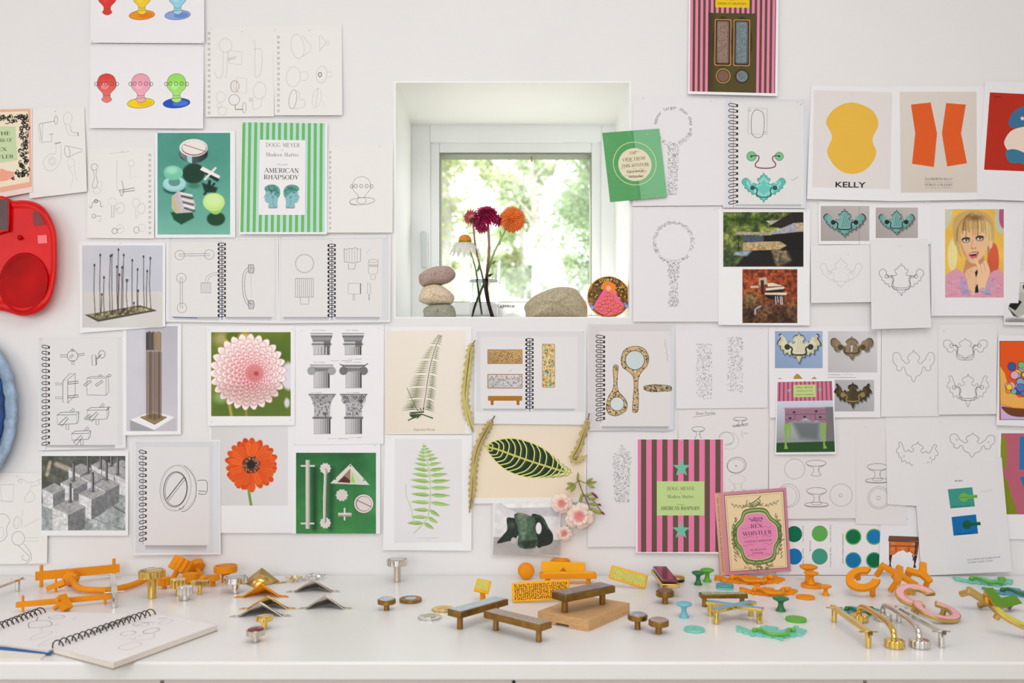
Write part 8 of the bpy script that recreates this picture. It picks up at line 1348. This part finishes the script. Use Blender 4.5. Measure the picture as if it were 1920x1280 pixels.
# ---------------------------------------------------------------- open sketchbooks, front left
PAP = (236, 232, 230)
class DeskPage:
    pass
def sbook(lab, quad, h, spine, n, ink, sid, cover=None, group='wire-bound sketchbooks on the worktop', second=None):
    P = [dpt(*p) for p in quad]; O = sum(P, Vector()) / 4; r = root('sketchbook', lab, 'sketchbook', O, group); Q = [(p.x - O.x, p.y - O.y) for p in P]
    MB(1.0).prism(Q, .0022, h).build('page_block', mat('page_edges', (226, 216, 206), .8, noise=.06, nscale=300), r, bev=.0006); MB(1.0).prism(Q, 0, .002).build('back_cover', mat('grey_board', (170, 160, 150), .8), r)
    V = [(x, y, h + .0003) for x, y in Q]; Fc = [(0, 1, 2, 3)]; C = [lin(PAP) + (1,)] * 4
    def pt(u, v): a, b_, c, d = [Vector(q) for q in Q]; return (a * (1 - u) + b_ * u) * (1 - v) + (d * (1 - u) + c * u) * v
    for pts, col, w_ in ink:
        pts = crom(pts, 5) if len(pts) > 2 else pts; pp = [pt(*p) for p in pts]; k = len(V)
        for i, p in enumerate(pp): t = (pp[min(i + 1, len(pp) - 1)] - pp[max(i - 1, 0)]); t = t.normalized() if t.length else Vector((1, 0)); nn = Vector((-t.y, t.x)) * w_ * .0006; V += [(p.x + nn.x, p.y + nn.y, h + .0005), (p.x - nn.x, p.y - nn.y, h + .0005)]; C += [lin(col) + (1,)] * 2
        Fc += [(k + 2 * i, k + 2 * i + 1, k + 2 * i + 3, k + 2 * i + 2) for i in range(len(pp) - 1)]
    me = bpy.data.meshes.new('top_page'); me.from_pydata(V, [], Fc); at = me.color_attributes.new('Col', 'FLOAT_COLOR', 'POINT'); at.data.foreach_set('color', np.array(C, float).ravel()); me.materials.append(PRINT); link(bpy.data.objects.new('top_page', me), r)
    A, B = Vector(Q[spine[0]]), Vector(Q[spine[1]]); d = (B - A).normalized(); nn = Vector((-d.y, d.x)); b = MB(1.0)
    for i in range(n):
        c = A + (B - A) * ((i + .7) / (n + .3)); pts = []
        for s_ in range(13): a = -1.9 + s_ * .317; pts.append((c.x + nn.x * .0115 * math.sin(a), c.y + nn.y * .0115 * math.sin(a), h - .003 + .0115 * (1 - 0) * math.cos(a) + .001))
        b.tube(pts, .0011, 6)
    b.build('wire_binding', mat('black_wire', (36, 34, 36), .4), r, deg=60); return r
GY, GM = (208, 206, 207), (172, 170, 173)
def scr(u, v, su, sv, seed, col, w_=1):
    rn = random.Random(seed); return ([(u + su * math.cos(t * .8) * (1 + rn.uniform(-.1, .1)), v + sv * math.sin(t * .8) * (1 + rn.uniform(-.1, .1))) for t in range(9)], col, w_)
ink = [scr(.3, .72, .09, .1, 1, GY), scr(.5, .62, .08, .1, 2, GY), scr(.5, .35, .06, .08, 3, GM), scr(.64, .5, .07, .08, 4, GM, 1.3), scr(.72, .2, .05, .1, 5, GM), ([(.66, .2), (.78, .22), (.8, .3)], GM, 1.4), scr(.86, .4, .07, .06, 6, GY), ([(.9, .22), (.95, .3)], GM, 1.6), ([(.36, .45), (.42, .5), (.4, .6)], GY, 1)]
sbook('thick sketchbook lying open with a black wire binding, nearest the edge', [(100, 1226), (288, 1160), (408, 1183), (212, 1256)], .011, (0, 1), 17, ink, 1)
ink = [([(.45, .3), (.62, .16), (.7, .3), (.55, .46), (.45, .3)], GM, 1.4), ([(.66, .2), (.8, .1)], GM, 1.8), scr(.82, .3, .07, .08, 7, GM, 1.2), ([(.4, .5), (.5, .42), (.62, .5)], GY, 1), scr(.3, .6, .12, .06, 8, GY), scr(.2, .82, .14, .05, 9, GY), ([(.75, .55), (.85, .5)], GY, 1.4)]
sbook('thin sketchbook with a blue cover edge lying behind the thick one', [(-60, 1206), (80, 1152), (246, 1157), (90, 1227)], .006, (0, 1), 15, ink, 2)
P = [dpt(*p) for p in ((-40, 1213), (96, 1219), (76, 1238), (-40, 1238))]; O = sum(P, Vector()) / 4; r = root('sketchbook_cover', 'loose cream cover board with blue inner edge under the thin sketchbook', 'cover', O); MB(1.0).prism([(p.x - O.x, p.y - O.y) for p in P], 0, .0025).build('board', mat('cream_board', (232, 226, 214), .8), r, bev=.0004)
P2 = [dpt(*p) for p in ((-40, 1213), (100, 1221), (96, 1230), (-40, 1217))]; MB(1.0).prism([(p.x - O.x, p.y - O.y) for p in P2], .0026, .0034).build('blue_lining', mat('blue_lining', (20, 90, 156), .6), r)
